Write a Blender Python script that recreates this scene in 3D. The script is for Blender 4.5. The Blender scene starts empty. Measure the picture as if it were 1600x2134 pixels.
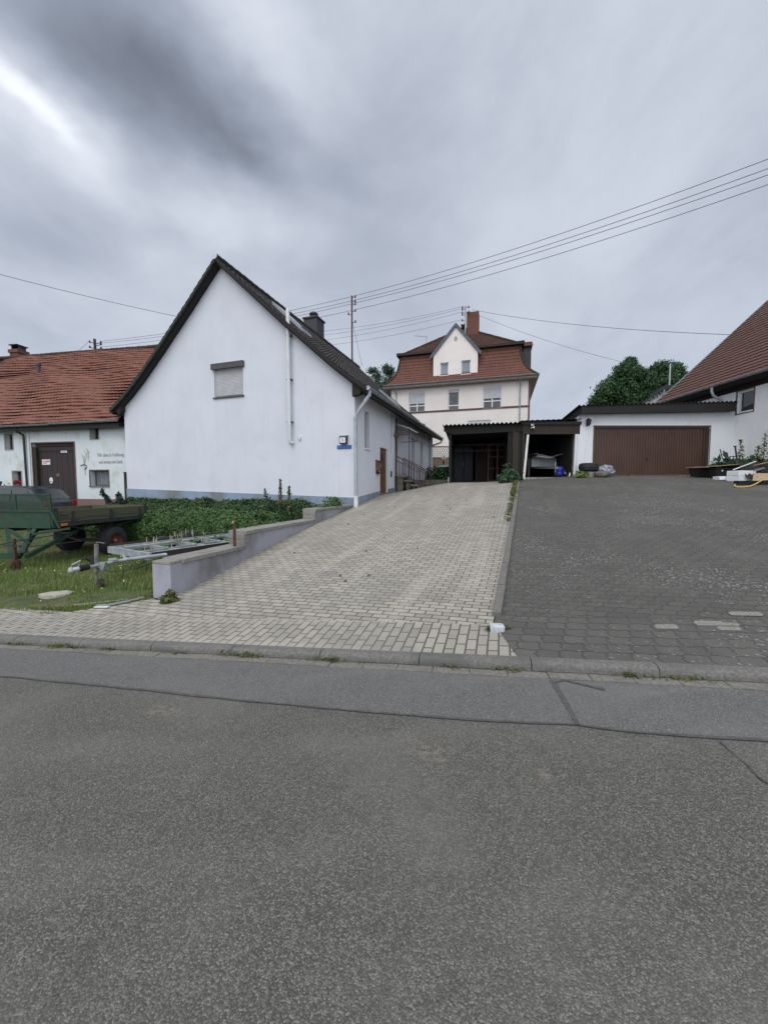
import bpy, bmesh, math, random
import numpy as np
from mathutils import Vector, Matrix, noise
from mathutils.geometry import tessellate_polygon
random.seed(7); rng = np.random.default_rng(7)
R = math.radians; PI = math.pi
S = bpy.context.scene; COL = S.collection

# ------------------------------------------------------------------ camera, sky, light
PITCH = math.atan(49/800)
EYE = Vector((0, 0, 1.6))
cd = bpy.data.cameras.new('camera'); cam = bpy.data.objects.new('camera', cd); COL.objects.link(cam)
cd.sensor_fit = 'HORIZONTAL'; cd.sensor_width = 36; cd.lens = 18.0; cd.clip_start = 0.05; cd.clip_end = 3000
cam.location = EYE; cam.rotation_euler = (R(90) - PITCH, 0, 0); S.camera = cam
SUN_EL, SUN_AZ = 56, -152      # azimuth measured from +Y towards +X
sd = bpy.data.lights.new('sun', 'SUN'); sun = bpy.data.objects.new('sun', sd); COL.objects.link(sun)
sd.energy = 1.2; sd.angle = R(38); sd.color = (1.0, .97, .92)
sv = Vector((math.sin(R(SUN_AZ))*math.cos(R(SUN_EL)), math.cos(R(SUN_AZ))*math.cos(R(SUN_EL)), math.sin(R(SUN_EL))))
sun.rotation_euler = (-sv).to_track_quat('-Z', 'Y').to_euler()
S.view_settings.view_transform = 'Standard'; S.view_settings.look = 'None'
S.view_settings.exposure = 0.0; S.view_settings.gamma = 1.0
S.cycles.max_bounces = 6

class G:                       # tiny node-graph helper
    def __init__(s, tree): s.t = tree; s.n = tree.nodes; s.l = tree.links
    def node(s, typ, **kw):
        n = s.n.new(typ)
        for k, v in kw.items(): setattr(n, k, v)
        return n
    def put(s, sock, v):
        if v is None: return
        if hasattr(v, 'is_output') or isinstance(v, bpy.types.NodeSocket): s.l.new(v, sock)
        else:
            if isinstance(v, (tuple, list)) and len(v) == 3 and sock.type == 'RGBA': v = (*v, 1)
            sock.default_value = v
    def math(s, op, a, b=None, c=None, clamp=False):
        n = s.node('ShaderNodeMath', operation=op, use_clamp=clamp)
        s.put(n.inputs[0], a); s.put(n.inputs[1], b)
        if c is not None: s.put(n.inputs[2], c)
        return n.outputs[0]
    def vmath(s, op, a, b=None):
        n = s.node('ShaderNodeVectorMath', operation=op); s.put(n.inputs[0], a)
        if op == 'SCALE': s.put(n.inputs[3], b)
        elif b is not None: s.put(n.inputs[1], b)
        return n.outputs['Value'] if op in ('LENGTH', 'DOT_PRODUCT') else n.outputs[0]
    def mix(s, f, a, b, mode='MIX'):
        n = s.node('ShaderNodeMix', data_type='RGBA', blend_type=mode); n.clamp_factor = True
        s.put(n.inputs[0], f); s.put(n.inputs[6], a); s.put(n.inputs[7], b); return n.outputs[2]
    def ramp(s, v, lo, hi, a=0., b=1., smooth=True):
        n = s.node('ShaderNodeMapRange', interpolation_type='SMOOTHSTEP' if smooth else 'LINEAR')
        s.put(n.inputs[0], v); s.put(n.inputs[1], lo); s.put(n.inputs[2], hi); s.put(n.inputs[3], a); s.put(n.inputs[4], b)
        return n.outputs[0]
    def noise(s, v, scale, detail=3, rough=.5, dist=0.):
        n = s.node('ShaderNodeTexNoise'); s.put(n.inputs['Vector'], v); n.inputs['Scale'].default_value = scale
        n.inputs['Detail'].default_value = detail; n.inputs['Roughness'].default_value = rough
        n.inputs['Distortion'].default_value = dist; return n.outputs[0]
    def noisec(s, v, scale, detail=3):
        n = s.node('ShaderNodeTexNoise'); s.put(n.inputs['Vector'], v); n.inputs['Scale'].default_value = scale
        n.inputs['Detail'].default_value = detail; return n.outputs[1]
    def voro(s, v, scale, out='Distance', feature='F1'):
        n = s.node('ShaderNodeTexVoronoi', feature=feature); s.put(n.inputs['Vector'], v)
        n.inputs['Scale'].default_value = scale; return n.outputs[out]
    def mapping(s, v, scale=(1, 1, 1), rot=(0, 0, 0), loc=(0, 0, 0)):
        n = s.node('ShaderNodeMapping'); s.put(n.inputs[0], v); n.inputs[1].default_value = loc
        n.inputs[2].default_value = rot; n.inputs[3].default_value = scale; return n.outputs[0]
    def sep(s, v):
        n = s.node('ShaderNodeSeparateXYZ'); s.put(n.inputs[0], v); return n.outputs
    def comb(s, x, y, z=0.):
        n = s.node('ShaderNodeCombineXYZ'); s.put(n.inputs[0], x); s.put(n.inputs[1], y); s.put(n.inputs[2], z); return n.outputs[0]
    def bump(s, h, strength=.3, dist=.01, normal=None):
        n = s.node('ShaderNodeBump'); s.put(n.inputs['Height'], h); n.inputs['Strength'].default_value = strength
        n.inputs['Distance'].default_value = dist; s.put(n.inputs['Normal'], normal); return n.outputs[0]

W = bpy.data.worlds.new('World'); S.world = W; W.use_nodes = True
g = G(W.node_tree); g.n.clear()
out = g.node('ShaderNodeOutputWorld'); bg = g.node('ShaderNodeBackground'); bg.inputs[1].default_value = .1
g.l.new(bg.outputs[0], out.inputs[0])
sky = g.node('ShaderNodeTexSky', sky_type='NISHITA', sun_disc=False)
sky.sun_elevation = R(SUN_EL); sky.sun_rotation = R(SUN_AZ)
tc = g.node('ShaderNodeTexCoord').outputs['Generated']
sx, sy, sz = g.sep(tc)
zz = g.math('ADD', g.math('MAXIMUM', sz, 0.0), .15)
qx, qy = g.math('DIVIDE', sx, zz), g.math('DIVIDE', sy, zz)
q = g.comb(qx, qy, 0.)
warp = g.vmath('ADD', g.vmath('SCALE', g.vmath('SUBTRACT', g.noisec(q, 2.4, 5), (.5, .5, .5)), .26), g.vmath('SCALE', g.vmath('SUBTRACT', g.noisec(q, 9.0, 5), (.5, .5, .5)), .09))
qw = g.vmath('ADD', q, warp)
def blob(c, ang, a, b, soft=.15):
    v = g.mapping(g.vmath('SUBTRACT', qw, (c[0], c[1], 0.)), (1, 1, 1), (0, 0, -R(ang)))
    v = g.vmath('MULTIPLY', v, (1/a, 1/b, 0.))
    return g.ramp(g.vmath('LENGTH', v), soft, 1.0, 1., 0.)
wd = g.vmath('ADD', tc, g.vmath('SCALE', g.vmath('SUBTRACT', g.noisec(tc, 1.6, 3), (.5, .5, .5)), .35))
nz = g.noise(g.mapping(wd, (1.0, 1.0, 1.9)), 3.0, 8, .58)
streak = g.noise(g.mapping(wd, (1.5, .9, 1.2), (0, R(35), R(-40))), 1.5, 6, .55)
v = g.math('ADD', g.math('MULTIPLY', nz, .6), g.math('MULTIPLY', streak, .4))
v = g.ramp(v, .28, .72, .485, .695)
dark = blob((-.47, .81), 50, .46, .24, .0)
dark1 = blob((-.33, .98), 47, .17, .10, .0)
dark2 = blob((-1.0, 1.25), 60, .5, .22, .0)
dark3 = blob((-.10, 1.02), 60, .20, .10, .0)
brt = blob((-.74, .90), 84, .38, .17, .0)
brtb = blob((-.735, .80), 86, .24, .055, .0)
brt2 = blob((-.40, 1.20), 30, .40, .20, .0)
brt3 = blob((-.21, .76), 50, .26, .13, .0)
for bl, k in ((dark, -.30), (dark1, -.09), (dark2, -.10), (dark3, -.07), (brt, .30), (brtb, .26), (brt2, .15), (brt3, .13)):
    v = g.math('ADD', v, g.math('MULTIPLY', bl, k))
v = g.math('MAXIMUM', v, .14)
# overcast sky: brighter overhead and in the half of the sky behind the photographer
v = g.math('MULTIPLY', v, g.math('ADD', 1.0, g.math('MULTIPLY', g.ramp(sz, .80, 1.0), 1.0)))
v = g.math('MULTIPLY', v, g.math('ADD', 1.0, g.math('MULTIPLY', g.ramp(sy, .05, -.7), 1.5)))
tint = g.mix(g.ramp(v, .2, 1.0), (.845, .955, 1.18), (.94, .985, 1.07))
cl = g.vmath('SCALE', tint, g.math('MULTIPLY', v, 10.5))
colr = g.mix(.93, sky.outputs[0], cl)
# ground-coloured lower hemisphere
colr = g.mix(g.ramp(sz, -.06, -.01, 1., 0.), colr, (.9, .92, .85))
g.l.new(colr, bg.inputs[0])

# ------------------------------------------------------------------ projection helpers
def ray(px, py):
    a, b = (px-800)/800, (py-1067)/800
    return Vector((a, math.cos(PITCH)-b*math.sin(PITCH), -math.sin(PITCH)-b*math.cos(PITCH)))
def at(px, py, Y):
    d = ray(px, py); return EYE + d*(Y/d.y)
class Frame:                    # local x = right along a facade, local y = away from the road
    def __init__(s, ox, oy, yaw, z=0.):
        s.o = Vector((ox, oy, z)); s.yaw = yaw; a = R(yaw)
        s.ex = Vector((math.cos(a), -math.sin(a), 0)); s.ey = Vector((math.sin(a), math.cos(a), 0))
    def w(s, x, y, z=0.): return s.o + s.ex*x + s.ey*y + Vector((0, 0, z))
    def l(s, p): d = Vector(p)-s.o; return (d.dot(s.ex), d.dot(s.ey), d.z)
    def onY(s, px, py, yc=0.):
        d = ray(px, py); t = (s.ey.dot(s.o-EYE)+yc)/s.ey.dot(d); p = s.l(EYE+d*t); return p[0], p[2]
    def onX(s, px, py, xc=0.):
        d = ray(px, py); t = (s.ex.dot(s.o-EYE)+xc)/s.ex.dot(d); p = s.l(EYE+d*t); return p[1], p[2]

# ------------------------------------------------------------------ mesh builder
class MB:
    def __init__(s): s.v = []; s.f = []; s.uv = {}
    def add(s, vs, fs, uvs=None):
        b = len(s.v); s.v += [tuple(p) for p in vs]
        for i, f in enumerate(fs):
            s.f.append(tuple(b+k for k in f))
            if uvs: s.uv[len(s.f)-1] = uvs[i]
        return s
    def quad(s, a, b, c, d, uv=None): return s.add([a, b, c, d], [(0, 1, 2, 3)], [uv] if uv else None)
    def box(s, x0, x1, y0, y1, z0, z1, m=None):
        vs = [Vector((x, y, z)) for z in (z0, z1) for y in (y0, y1) for x in (x0, x1)]
        if m is not None: vs = [m @ p for p in vs]
        return s.add(vs, [(0, 2, 3, 1), (4, 5, 7, 6), (0, 1, 5, 4), (2, 6, 7, 3), (0, 4, 6, 2), (1, 3, 7, 5)])
    def bbox(s, x0, x1, y0, y1, z0, z1, b=.01, m=None):       # bevelled box
        bm = bmesh.new(); bmesh.ops.create_cube(bm, size=1)
        for p in bm.verts: p.co = Vector((x0+(p.co.x+.5)*(x1-x0), y0+(p.co.y+.5)*(y1-y0), z0+(p.co.z+.5)*(z1-z0)))
        bmesh.ops.bevel(bm, geom=bm.edges[:], offset=b, segments=2, affect='EDGES', profile=.5)
        return s.bm(bm, m)
    def bm(s, bm, m=None):
        bm.verts.index_update()
        s.add([(m @ p.co if m is not None else p.co.copy()) for p in bm.verts], [[q.index for q in f.verts] for f in bm.faces]); bm.free(); return s
    def cyl(s, p, q, r, n=10, r2=None, caps=True):
        p, q = Vector(p), Vector(q); d = (q-p)
        if d.length < 1e-6: return s
        d.normalize(); a = d.orthogonal().normalized(); b = d.cross(a); r2 = r if r2 is None else r2
        vs = [p+(a*math.cos(2*PI*i/n)+b*math.sin(2*PI*i/n))*r for i in range(n)]
        vs += [q+(a*math.cos(2*PI*i/n)+b*math.sin(2*PI*i/n))*r2 for i in range(n)]
        fs = [(i, (i+1) % n, n+(i+1) % n, n+i) for i in range(n)]
        if caps: fs += [tuple(range(n-1, -1, -1)), tuple(range(n, 2*n))]
        return s.add(vs, fs)
    def tube(s, pts, r, n=8):
        pts = [Vector(p) for p in pts]; rings = []; ref = None
        for i, p in enumerate(pts):
            d = (pts[min(i+1, len(pts)-1)]-pts[max(i-1, 0)]).normalized()
            a = (ref - d*ref.dot(d)) if ref is not None else d.orthogonal()
            a.normalize(); ref = a; b = d.cross(a)
            rr = r[i] if isinstance(r, (list, tuple)) else r
            rings.append([p+(a*math.cos(2*PI*k/n)+b*math.sin(2*PI*k/n))*rr for k in range(n)])
        vs = [v for ring in rings for v in ring]; fs = []
        for i in range(len(pts)-1):
            for k in range(n): fs.append((i*n+k, i*n+(k+1) % n, (i+1)*n+(k+1) % n, (i+1)*n+k))
        fs += [tuple(range(n-1, -1, -1)), tuple((len(pts)-1)*n+k for k in range(n))]
        return s.add(vs, fs)
    def bar(s, p, q, w, h, up=(0, 0, 1)):                       # rectangular bar between points
        p, q = Vector(p), Vector(q); d = (q-p).normalized(); u = Vector(up)
        if abs(d.dot(u)) > .98: u = Vector((0, 1, 0))
        a = d.cross(u).normalized()*(w/2); b = a.normalized().cross(d)*(h/2)
        vs = [p-a-b, p+a-b, p+a+b, p-a+b, q-a-b, q+a-b, q+a+b, q-a+b]
        return s.add(vs, [(0, 1, 2, 3), (7, 6, 5, 4), (0, 4, 5, 1), (1, 5, 6, 2), (2, 6, 7, 3), (3, 7, 4, 0)])
    def lathe(s, prof, c, axis, n=28):                          # prof: (radius, along axis)
        c = Vector(c); d = Vector(axis).normalized(); a = d.orthogonal().normalized(); b = d.cross(a)
        m = len(prof); vs = []; fs = []
        for i in range(n):
            t = 2*PI*i/n; e = a*math.cos(t)+b*math.sin(t)
            vs += [c+e*r+d*h for r, h in prof]
        for i in range(n):
            j = (i+1) % n
            for k in range(m-1): fs.append((i*m+k, j*m+k, j*m+k+1, i*m+k+1))
        return s.add(vs, fs)
    def prism(s, poly, h0, h1, f):                              # poly in 2D, f(u,v,h) -> 3D
        n = len(poly); vs = [f(u, v, h0) for u, v in poly]+[f(u, v, h1) for u, v in poly]
        tri = tessellate_polygon([[Vector((u, v, 0)) for u, v in poly]])
        fs = [tuple(t) for t in tri]+[tuple(n+k for k in reversed(t)) for t in tri]
        fs += [(i, (i+1) % n, n+(i+1) % n, n+i) for i in range(n)]
        return s.add(vs, fs)
    def panel(s, kind, c, outline, holes=(), depth=.2):
        """wall sheet with real openings; kind y: faces -y, x+: faces +x, x-: faces -x"""
        f = {'y': lambda u, z, d: (u, c+d, z), 'x+': lambda u, z, d: (c-d, u, z), 'x-': lambda u, z, d: (c+d, u, z)}[kind]
        loops = [[Vector((u, z, 0)) for u, z in outline]]
        for (u0, u1, z0, z1) in holes: loops.append([Vector(p) for p in ((u0, z0, 0), (u0, z1, 0), (u1, z1, 0), (u1, z0, 0))])
        pts = [p for lp in loops for p in lp]; tri = tessellate_polygon(loops)
        s.add([f(p.x, p.y, 0) for p in pts], [tuple(t) for t in tri])
        s.add([f(p.x, p.y, depth) for p in loops[0]], [tuple(range(len(loops[0])))]) if not holes else None
        for lp in loops[1:]:
            for i in range(4):
                a, b = lp[i], lp[(i+1) % 4]
                s.quad(f(a.x, a.y, 0), f(b.x, b.y, 0), f(b.x, b.y, depth), f(a.x, a.y, depth))
        return s
    def build(s, name, mat, parent=None, origin=None, smooth=False, rot=0., recalc=True):
        me = bpy.data.meshes.new(name); o = bpy.data.objects.new(name, me)
        off = Vector((0, 0, ZB.get(parent.name, 0.))) if parent is not None else Vector(origin or (0, 0, 0))
        vs = [(p[0]-off[0], p[1]-off[1], p[2]-off[2]) for p in s.v]
        me.from_pydata(vs, [], s.f)
        if s.uv:
            ul = me.uv_layers.new(name='UVMap'); k = 0
            buf = np.zeros((len(me.loops), 2), dtype=np.float32)
            for i, poly in enumerate(s.f):
                u = s.uv.get(i)
                if u is not None:
                    for j in range(len(poly)): buf[k+j] = u[j]
                k += len(poly)
            ul.data.foreach_set('uv', buf.ravel())
        me.materials.append(mat)
        if recalc and len(s.f) < 40000:
            bm = bmesh.new(); bm.from_mesh(me); bmesh.ops.recalc_face_normals(bm, faces=bm.faces[:]); bm.to_mesh(me); bm.free()
        if smooth:
            me.polygons.foreach_set('use_smooth', [True]*len(me.polygons))
            if smooth is not True:
                me.set_sharp_from_angle(angle=R(smooth))
        if parent is not None: o.parent = parent
        elif origin is not None: o.location = off
        COL.objects.link(o); return o
ZB = {}
def tag(o, label=None, cat=None, group=None, kind=None):
    if label: o['label'] = label
    if cat: o['category'] = cat
    if group: o['group'] = group
    if kind: o['kind'] = kind
    return o
def thing(name, label, cat, loc=(0, 0, 0), yaw=0., group=None, absz=True):
    """Empty at the base; with absz the parts' heights are written as world heights"""
    o = bpy.data.objects.new(name, None); COL.objects.link(o); o.empty_display_size = .2
    o.location = loc; o.rotation_euler = (0, 0, -R(yaw)); tag(o, label, cat, group)
    ZB[o.name] = loc[2] if absz else 0.
    return o
def FT(name, label, cat, fr, z, group=None):       # thing on a Frame
    return thing(name, label, cat, (fr.o.x, fr.o.y, z), fr.yaw, group)
def copy_thing(root, loc, yaw=0., label=None):
    c = root.copy(); COL.objects.link(c); c.location = loc; c.rotation_euler = (0, 0, -R(yaw))
    if label: c['label'] = label
    for ch in list(root.children):
        d = ch.copy(); COL.objects.link(d); d.parent = c
        for e in list(ch.children):
            h = e.copy(); COL.objects.link(h); h.parent = d
    return c

# ------------------------------------------------------------------ materials
def newmat(name):
    m = bpy.data.materials.new(name); m.use_nodes = True; gg = G(m.node_tree)
    return m, gg, gg.n['Principled BSDF']
def pm(name, c1, c2=None, scale=6, rough=.8, bump=.2, bscale=60, bdist=.004, metal=0., detail=4, lo=.35, hi=.65, spec=.5, c3=None, s3=1.2, lo3=.5, hi3=.75, stretch=(1, 1, 1)):
    m, gg, b = newmat(name)
    co = gg.node('ShaderNodeTexCoord').outputs['Object']
    cs = gg.mapping(co, stretch)
    c2 = c2 or tuple(x*.8 for x in c1)
    col = gg.mix(gg.ramp(gg.noise(cs, scale, detail), lo, hi), c1, c2)
    if c3: col = gg.mix(gg.ramp(gg.noise(cs, s3, 5, .6), lo3, hi3), col, c3)
    gg.put(b.inputs['Base Color'], col); b.inputs['Roughness'].default_value = rough; b.inputs['Metallic'].default_value = metal
    b.inputs['Specular IOR Level'].default_value = spec
    if bump: gg.put(b.inputs['Normal'], gg.bump(gg.noise(co, bscale, 3), bump, bdist))
    return m
def uvm(gg): return gg.node('ShaderNodeTexCoord').outputs['UV']
def brick(gg, v, w, h, c1, c2, mortar, ms=.006, off=.5, smooth=.1, bias=0.):
    n = gg.node('ShaderNodeTexBrick'); n.offset = off; gg.put(n.inputs['Vector'], v)
    for k, x in (('Color1', c1), ('Color2', c2), ('Mortar', mortar)): gg.put(n.inputs[k], x)
    n.inputs['Scale'].default_value = 1; n.inputs['Mortar Size'].default_value = ms; n.inputs['Mortar Smooth'].default_value = smooth
    n.inputs['Bias'].default_value = bias; n.inputs['Brick Width'].default_value = w; n.inputs['Row Height'].default_value = h
    return n.outputs[0], n.outputs[1]

def stucco(name, c, dirt=None, dirt_lo=.55, dirt_hi=.8, bscale=45, bd=.006, low=None):
    m, gg, b = newmat(name); co = gg.node('ShaderNodeTexCoord').outputs['Object']
    col = gg.mix(gg.ramp(gg.noise(co, .7, 5, .6), .35, .7), c, tuple(x*.93 for x in c))
    col = gg.mix(gg.ramp(gg.noise(gg.mapping(co, (3, 3, .25)), 1.5, 4), .52, .75, 0, .35), col, tuple(x*.86 for x in c))
    if dirt:
        d = gg.math('ADD', gg.noise(co, .9, 6, .62), gg.math('MULTIPLY', gg.noise(gg.mapping(co, (4, 4, .35)), 1.2, 3), .12))
        col = gg.mix(gg.ramp(d, dirt_lo, dirt_hi), col, dirt)
    if low:
        z = gg.sep(co)[2]
        f = gg.ramp(gg.math('ADD', z, gg.math('MULTIPLY', gg.noise(co, 2.5, 4), .9)), low[0], low[1], .8, 0.)
        col = gg.mix(f, col, low[2])
    col = gg.mix(gg.ramp(gg.noise(co, 30, 2), .4, .7, 0, .18), col, tuple(x*.8 for x in c))
    gg.put(b.inputs['Base Color'], col); b.inputs['Roughness'].default_value = .92
    gg.put(b.inputs['Normal'], gg.bump(gg.noise(co, bscale, 4, .6), .55, bd))
    return m
def tiles(name, c1, c2, gap, w=.22, h=.3, stain=(.05, .04, .035), slo=.55, shi=.8, moss=None):
    m, gg, b = newmat(name); uv = uvm(gg); co = gg.node('ShaderNodeTexCoord').outputs['Object']
    col, fac = brick(gg, uv, w, h, c1, c2, gap, ms=.007, off=.0)
    col = gg.mix(gg.ramp(gg.noise(uv, 1.1, 5, .6), slo, shi, 0, .8), col, stain)
    col = gg.mix(gg.ramp(gg.noise(uv, 14, 4), .4, .75, 0, .5), col, tuple(x*.62 for x in c1))
    if moss: col = gg.mix(gg.ramp(gg.noise(uv, 3.5, 6, .65), .56, .72, 0, .8), col, moss)
    gg.put(b.inputs['Base Color'], col); b.inputs['Roughness'].default_value = .85
    h = gg.math('ADD', gg.math('MULTIPLY', fac, -1.), gg.math('MULTIPLY', gg.noise(uv, 40, 3), .4))
    gg.put(b.inputs['Normal'], gg.bump(h, .5, .008)); return m
def leafmat(name, c1, c2, c3=None):
    m, gg, b = newmat(name); gi = gg.node('ShaderNodeNewGeometry').outputs['Random Per Island']
    co = gg.node('ShaderNodeTexCoord').outputs['Object']
    col = gg.mix(gi, c1, c2)
    if c3: col = gg.mix(gg.ramp(gg.noise(co, 1.3, 3), .45, .65), col, c3)
    gg.put(b.inputs['Base Color'], col); b.inputs['Roughness'].default_value = .6
    b.inputs['Specular IOR Level'].default_value = .3
    return m
def glassmat(name, tint=(.03, .035, .04), rough=.06):
    m, gg, b = newmat(name); co = gg.node('ShaderNodeTexCoord').outputs['Object']
    gg.put(b.inputs['Base Color'], gg.mix(gg.ramp(gg.noise(co, 2.0, 3), .35, .65), tint, tuple(x*1.7 for x in tint)))
    b.inputs['Roughness'].default_value = rough; b.inputs['Specular IOR Level'].default_value = .7
    return m

M = {}
M['wallA'] = stucco('white_render', (.64, .66, .72), dirt=(.54, .56, .60), dirt_lo=.58, dirt_hi=.95, bscale=38)
M['plinth'] = stucco('blue_grey_plinth_paint', (.25, .32, .42), dirt=(.17, .18, .18), dirt_lo=.46, dirt_hi=.72)
M['barn'] = stucco('old_lime_render', (.64, .69, .71), dirt=(.40, .42, .34), dirt_lo=.54, dirt_hi=.82, bscale=20)
M['barnplinth'] = stucco('brown_plinth', (.22, .14, .12), dirt=(.14, .13, .09))
M['villa'] = stucco('cream_render', (.80, .735, .70), bscale=50)
M['villatrim'] = pm('stone_trim', (.17, .10, .085), (.13, .08, .07), rough=.8)
M['cornice'] = pm('cornice_paint', (.30, .26, .24), (.22, .19, .17))
M['garage'] = stucco('garage_render', (.74, .76, .79), dirt=(.42, .42, .40), dirt_lo=.62, dirt_hi=.85, bscale=30)
M['houseR'] = stucco('cottage_render', (.76, .77, .78), dirt=(.5, .5, .47), dirt_lo=.62, dirt_hi=.85)
M['retain'] = stucco('lilac_grey_render', (.33, .335, .38), dirt=(.16, .155, .155), dirt_lo=.48, dirt_hi=.76, bscale=25)
M['tileBarn'] = tiles('old_red_clay_tiles', (.225, .084, .055), (.165, .064, .045), (.03, .018, .014), .21, .26, stain=(.12, .055, .04), slo=.5, shi=.76)
M['tileVilla'] = tiles('villa_red_tiles', (.168, .064, .044), (.122, .049, .036), (.03, .015, .012), .25, .30, stain=(.06, .035, .025))
M['tileVillaTop'] = tiles('weathered_brown_tiles', (.105, .055, .045), (.15, .075, .055), (.02, .015, .012), .22, .24, stain=(.035, .032, .03))
M['tileR'] = tiles('dark_brown_tiles', (.125, .058, .043), (.098, .047, .036), (.012, .008, .006), .28, .30, stain=(.05, .032, .028), slo=.55, shi=.85)
M['tileA'] = tiles('slate_grey_concrete_tiles', (.062, .056, .055), (.045, .041, .041), (.012, .011, .011), .24, .28, stain=(.09, .08, .072), slo=.58, shi=.7, moss=(.075, .072, .06))
M['mosstile'] = pm('mossy_tile_edge', (.035, .045, .028), (.02, .022, .02), scale=8, rough=.95, bump=.8, bscale=18, bdist=.03)
M['fascia'] = pm('dark_brown_fascia', (.010, .008, .008), (.007, .006, .006), rough=.7)
M['soffit'] = pm('brown_boards', (.014, .010, .008), (.010, .008, .007), rough=.8, stretch=(1, 1, 6))
M['zinc'] = pm('weathered_zinc', (.36, .38, .40), (.26, .28, .30), scale=5, rough=.45, metal=.55, bump=.1)
M['zincpipe'] = pm('grey_downpipe', (.40, .43, .47), (.33, .36, .40), scale=4, rough=.5, metal=.2, bump=.08)
M['flue'] = pm('white_plastic_flue', (.66, .70, .70), (.58, .62, .62), scale=3, rough=.45, bump=.05)
M['white'] = pm('white_paint', (.72, .73, .74), (.64, .65, .66), rough=.5, bump=.05)
M['shutter'] = pm('roller_shutter', (.50, .50, .51), (.44, .44, .45), scale=4, rough=.5, bump=.05)
M['shutterpale'] = pm('pale_shutter', (.60, .61, .63), (.54, .55, .57), rough=.5, bump=.05)
M['darkbox'] = pm('dark_shutter_box', (.075, .065, .07), (.055, .05, .053), rough=.6)
M['glass'] = glassmat('window_glass')
M['glasscar'] = glassmat('car_glass', (.016, .024, .022), .08)
M['curtain'] = pm('net_curtain', (.30, .33, .38), (.22, .24, .28), scale=10, rough=.9, bump=.4, bscale=12, bdist=.02, stretch=(6, 6, .2))
M['revealgrey'] = stucco('window_reveal', (.36, .34, .32))
M['brownframe'] = pm('brown_surround', (.16, .10, .085), (.11, .07, .06), rough=.8)
M['doorbarn'] = pm('dark_barn_door', (.040, .026, .028), (.028, .019, .021), scale=3, rough=.75, bump=.3, bscale=14, stretch=(6, 6, .4))
M['wooddoor'] = pm('oak_door', (.17, .075, .03), (.10, .042, .018), scale=5, rough=.5, stretch=(5, 5, .5))
M['garagedoor'] = pm('brown_steel_door', (.080, .041, .028), (.066, .034, .023), scale=1.2, rough=.5, bump=.05)
M['railing'] = pm('red_brown_iron', (.10, .045, .04), (.06, .03, .028), rough=.6, metal=.3)
M['stone'] = pm('mossy_stone', (.19, .175, .15), (.12, .11, .085), scale=7, rough=.95, bump=.5, c3=(.09, .10, .05), s3=3)
M['concrete'] = pm('concrete', (.30, .29, .275), (.22, .215, .2), scale=9, rough=.95, bump=.4, bscale=50, c3=(.15, .15, .13), s3=2.2)
M['kerb'] = pm('worn_kerb_concrete', (.17, .162, .150), (.115, .110, .103), scale=40, rough=.95, bump=.6, bscale=120, bdist=.003, c3=(.10, .098, .092), s3=1.6, lo3=.48, hi3=.7)
M['gutterstone'] = pm('gutter_slab', (.20, .188, .165), (.14, .132, .115), scale=30, rough=.95, bump=.6, bscale=110, bdist=.003, c3=(.12, .115, .095), s3=2.5)
M['coping'] = pm('coping_block', (.255, .245, .225), (.19, .182, .165), scale=25, rough=.95, bump=.5, bscale=80, c3=(.14, .135, .12), s3=2)
M['blackwood'] = pm('dark_timber_and_shade', (.008, .007, .0065), (.005, .0045, .004), scale=4, rough=.85, bump=.4, bscale=20, stretch=(4, 4, .6))  # near-black carries the shade inside carport and shed as well as dark wood
M['brownwood'] = pm('weathered_brown_boards', (.036, .025, .018), (.022, .016, .012), scale=6, rough=.8, bump=.4, bscale=18, stretch=(7, 7, .5))
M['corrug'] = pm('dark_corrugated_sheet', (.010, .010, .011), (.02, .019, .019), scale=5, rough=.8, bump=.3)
M['black'] = pm('black_rubber', (.012, .012, .014), (.02, .02, .022), rough=.7, bump=.2)
M['tyre'] = pm('tyre_rubber', (.016, .018, .024), (.028, .03, .036), scale=12, rough=.8, bump=.3)
M['rim'] = pm('rusty_orange_rim', (.19, .045, .028), (.10, .032, .022), scale=14, rough=.7)
M['greensteel'] = pm('green_trailer_paint', (.014, .055, .028), (.010, .038, .021), scale=6, rough=.55, c3=(.03, .035, .022), s3=3, lo3=.5, hi3=.7)
M['olivewood'] = pm('olive_dropside_boards', (.090, .092, .052), (.062, .064, .036), scale=5, rough=.75, bump=.3, bscale=16, stretch=(.6, 5, 5), c3=(.045, .04, .03), s3=3)
M['darksteel'] = pm('dark_greasy_steel', (.018, .022, .018), (.03, .034, .028), rough=.7, bump=.3)
M['carpaint'] = pm('dark_car_paint', (.012, .015, .024), (.016, .019, .03), rough=.25, bump=0., spec=.8)
M['redlens'] = pm('red_lens', (.30, .02, .03), (.2, .015, .02), rough=.3, bump=0)
M['orange'] = pm('orange_reflector', (.65, .16, .02), (.5, .12, .02), rough=.35, bump=0)
M['galv'] = pm('galvanised_steel', (.40, .44, .46), (.30, .33, .35), scale=8, rough=.5, metal=.35, bump=.1)
M['galvrust'] = pm('rusty_grey_tube', (.22, .23, .23), (.16, .13, .11), scale=10, rough=.7, metal=.2)
M['rust'] = pm('rusty_iron', (.085, .04, .028), (.05, .027, .02), scale=20, rough=.9, bump=.5)
M['rustrail'] = pm('dark_rusty_rail', (.05, .032, .03), (.025, .02, .02), scale=20, rough=.85)
M['brickred'] = pm('red_brick', (.165, .062, .045), (.12, .048, .037), scale=12, rough=.9, bump=.5, bscale=30)
M['slate'] = pm('slate_cladding', (.028, .03, .036), (.018, .02, .024), scale=6, rough=.6, bump=.4, bscale=12)
M['verge'] = pm('slate_blue_verge', (.095, .115, .14), (.075, .09, .11), rough=.7)
M['blue'] = pm('blue_plastic', (.012, .03, .30), (.01, .022, .22), rough=.4, bump=0)
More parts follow.
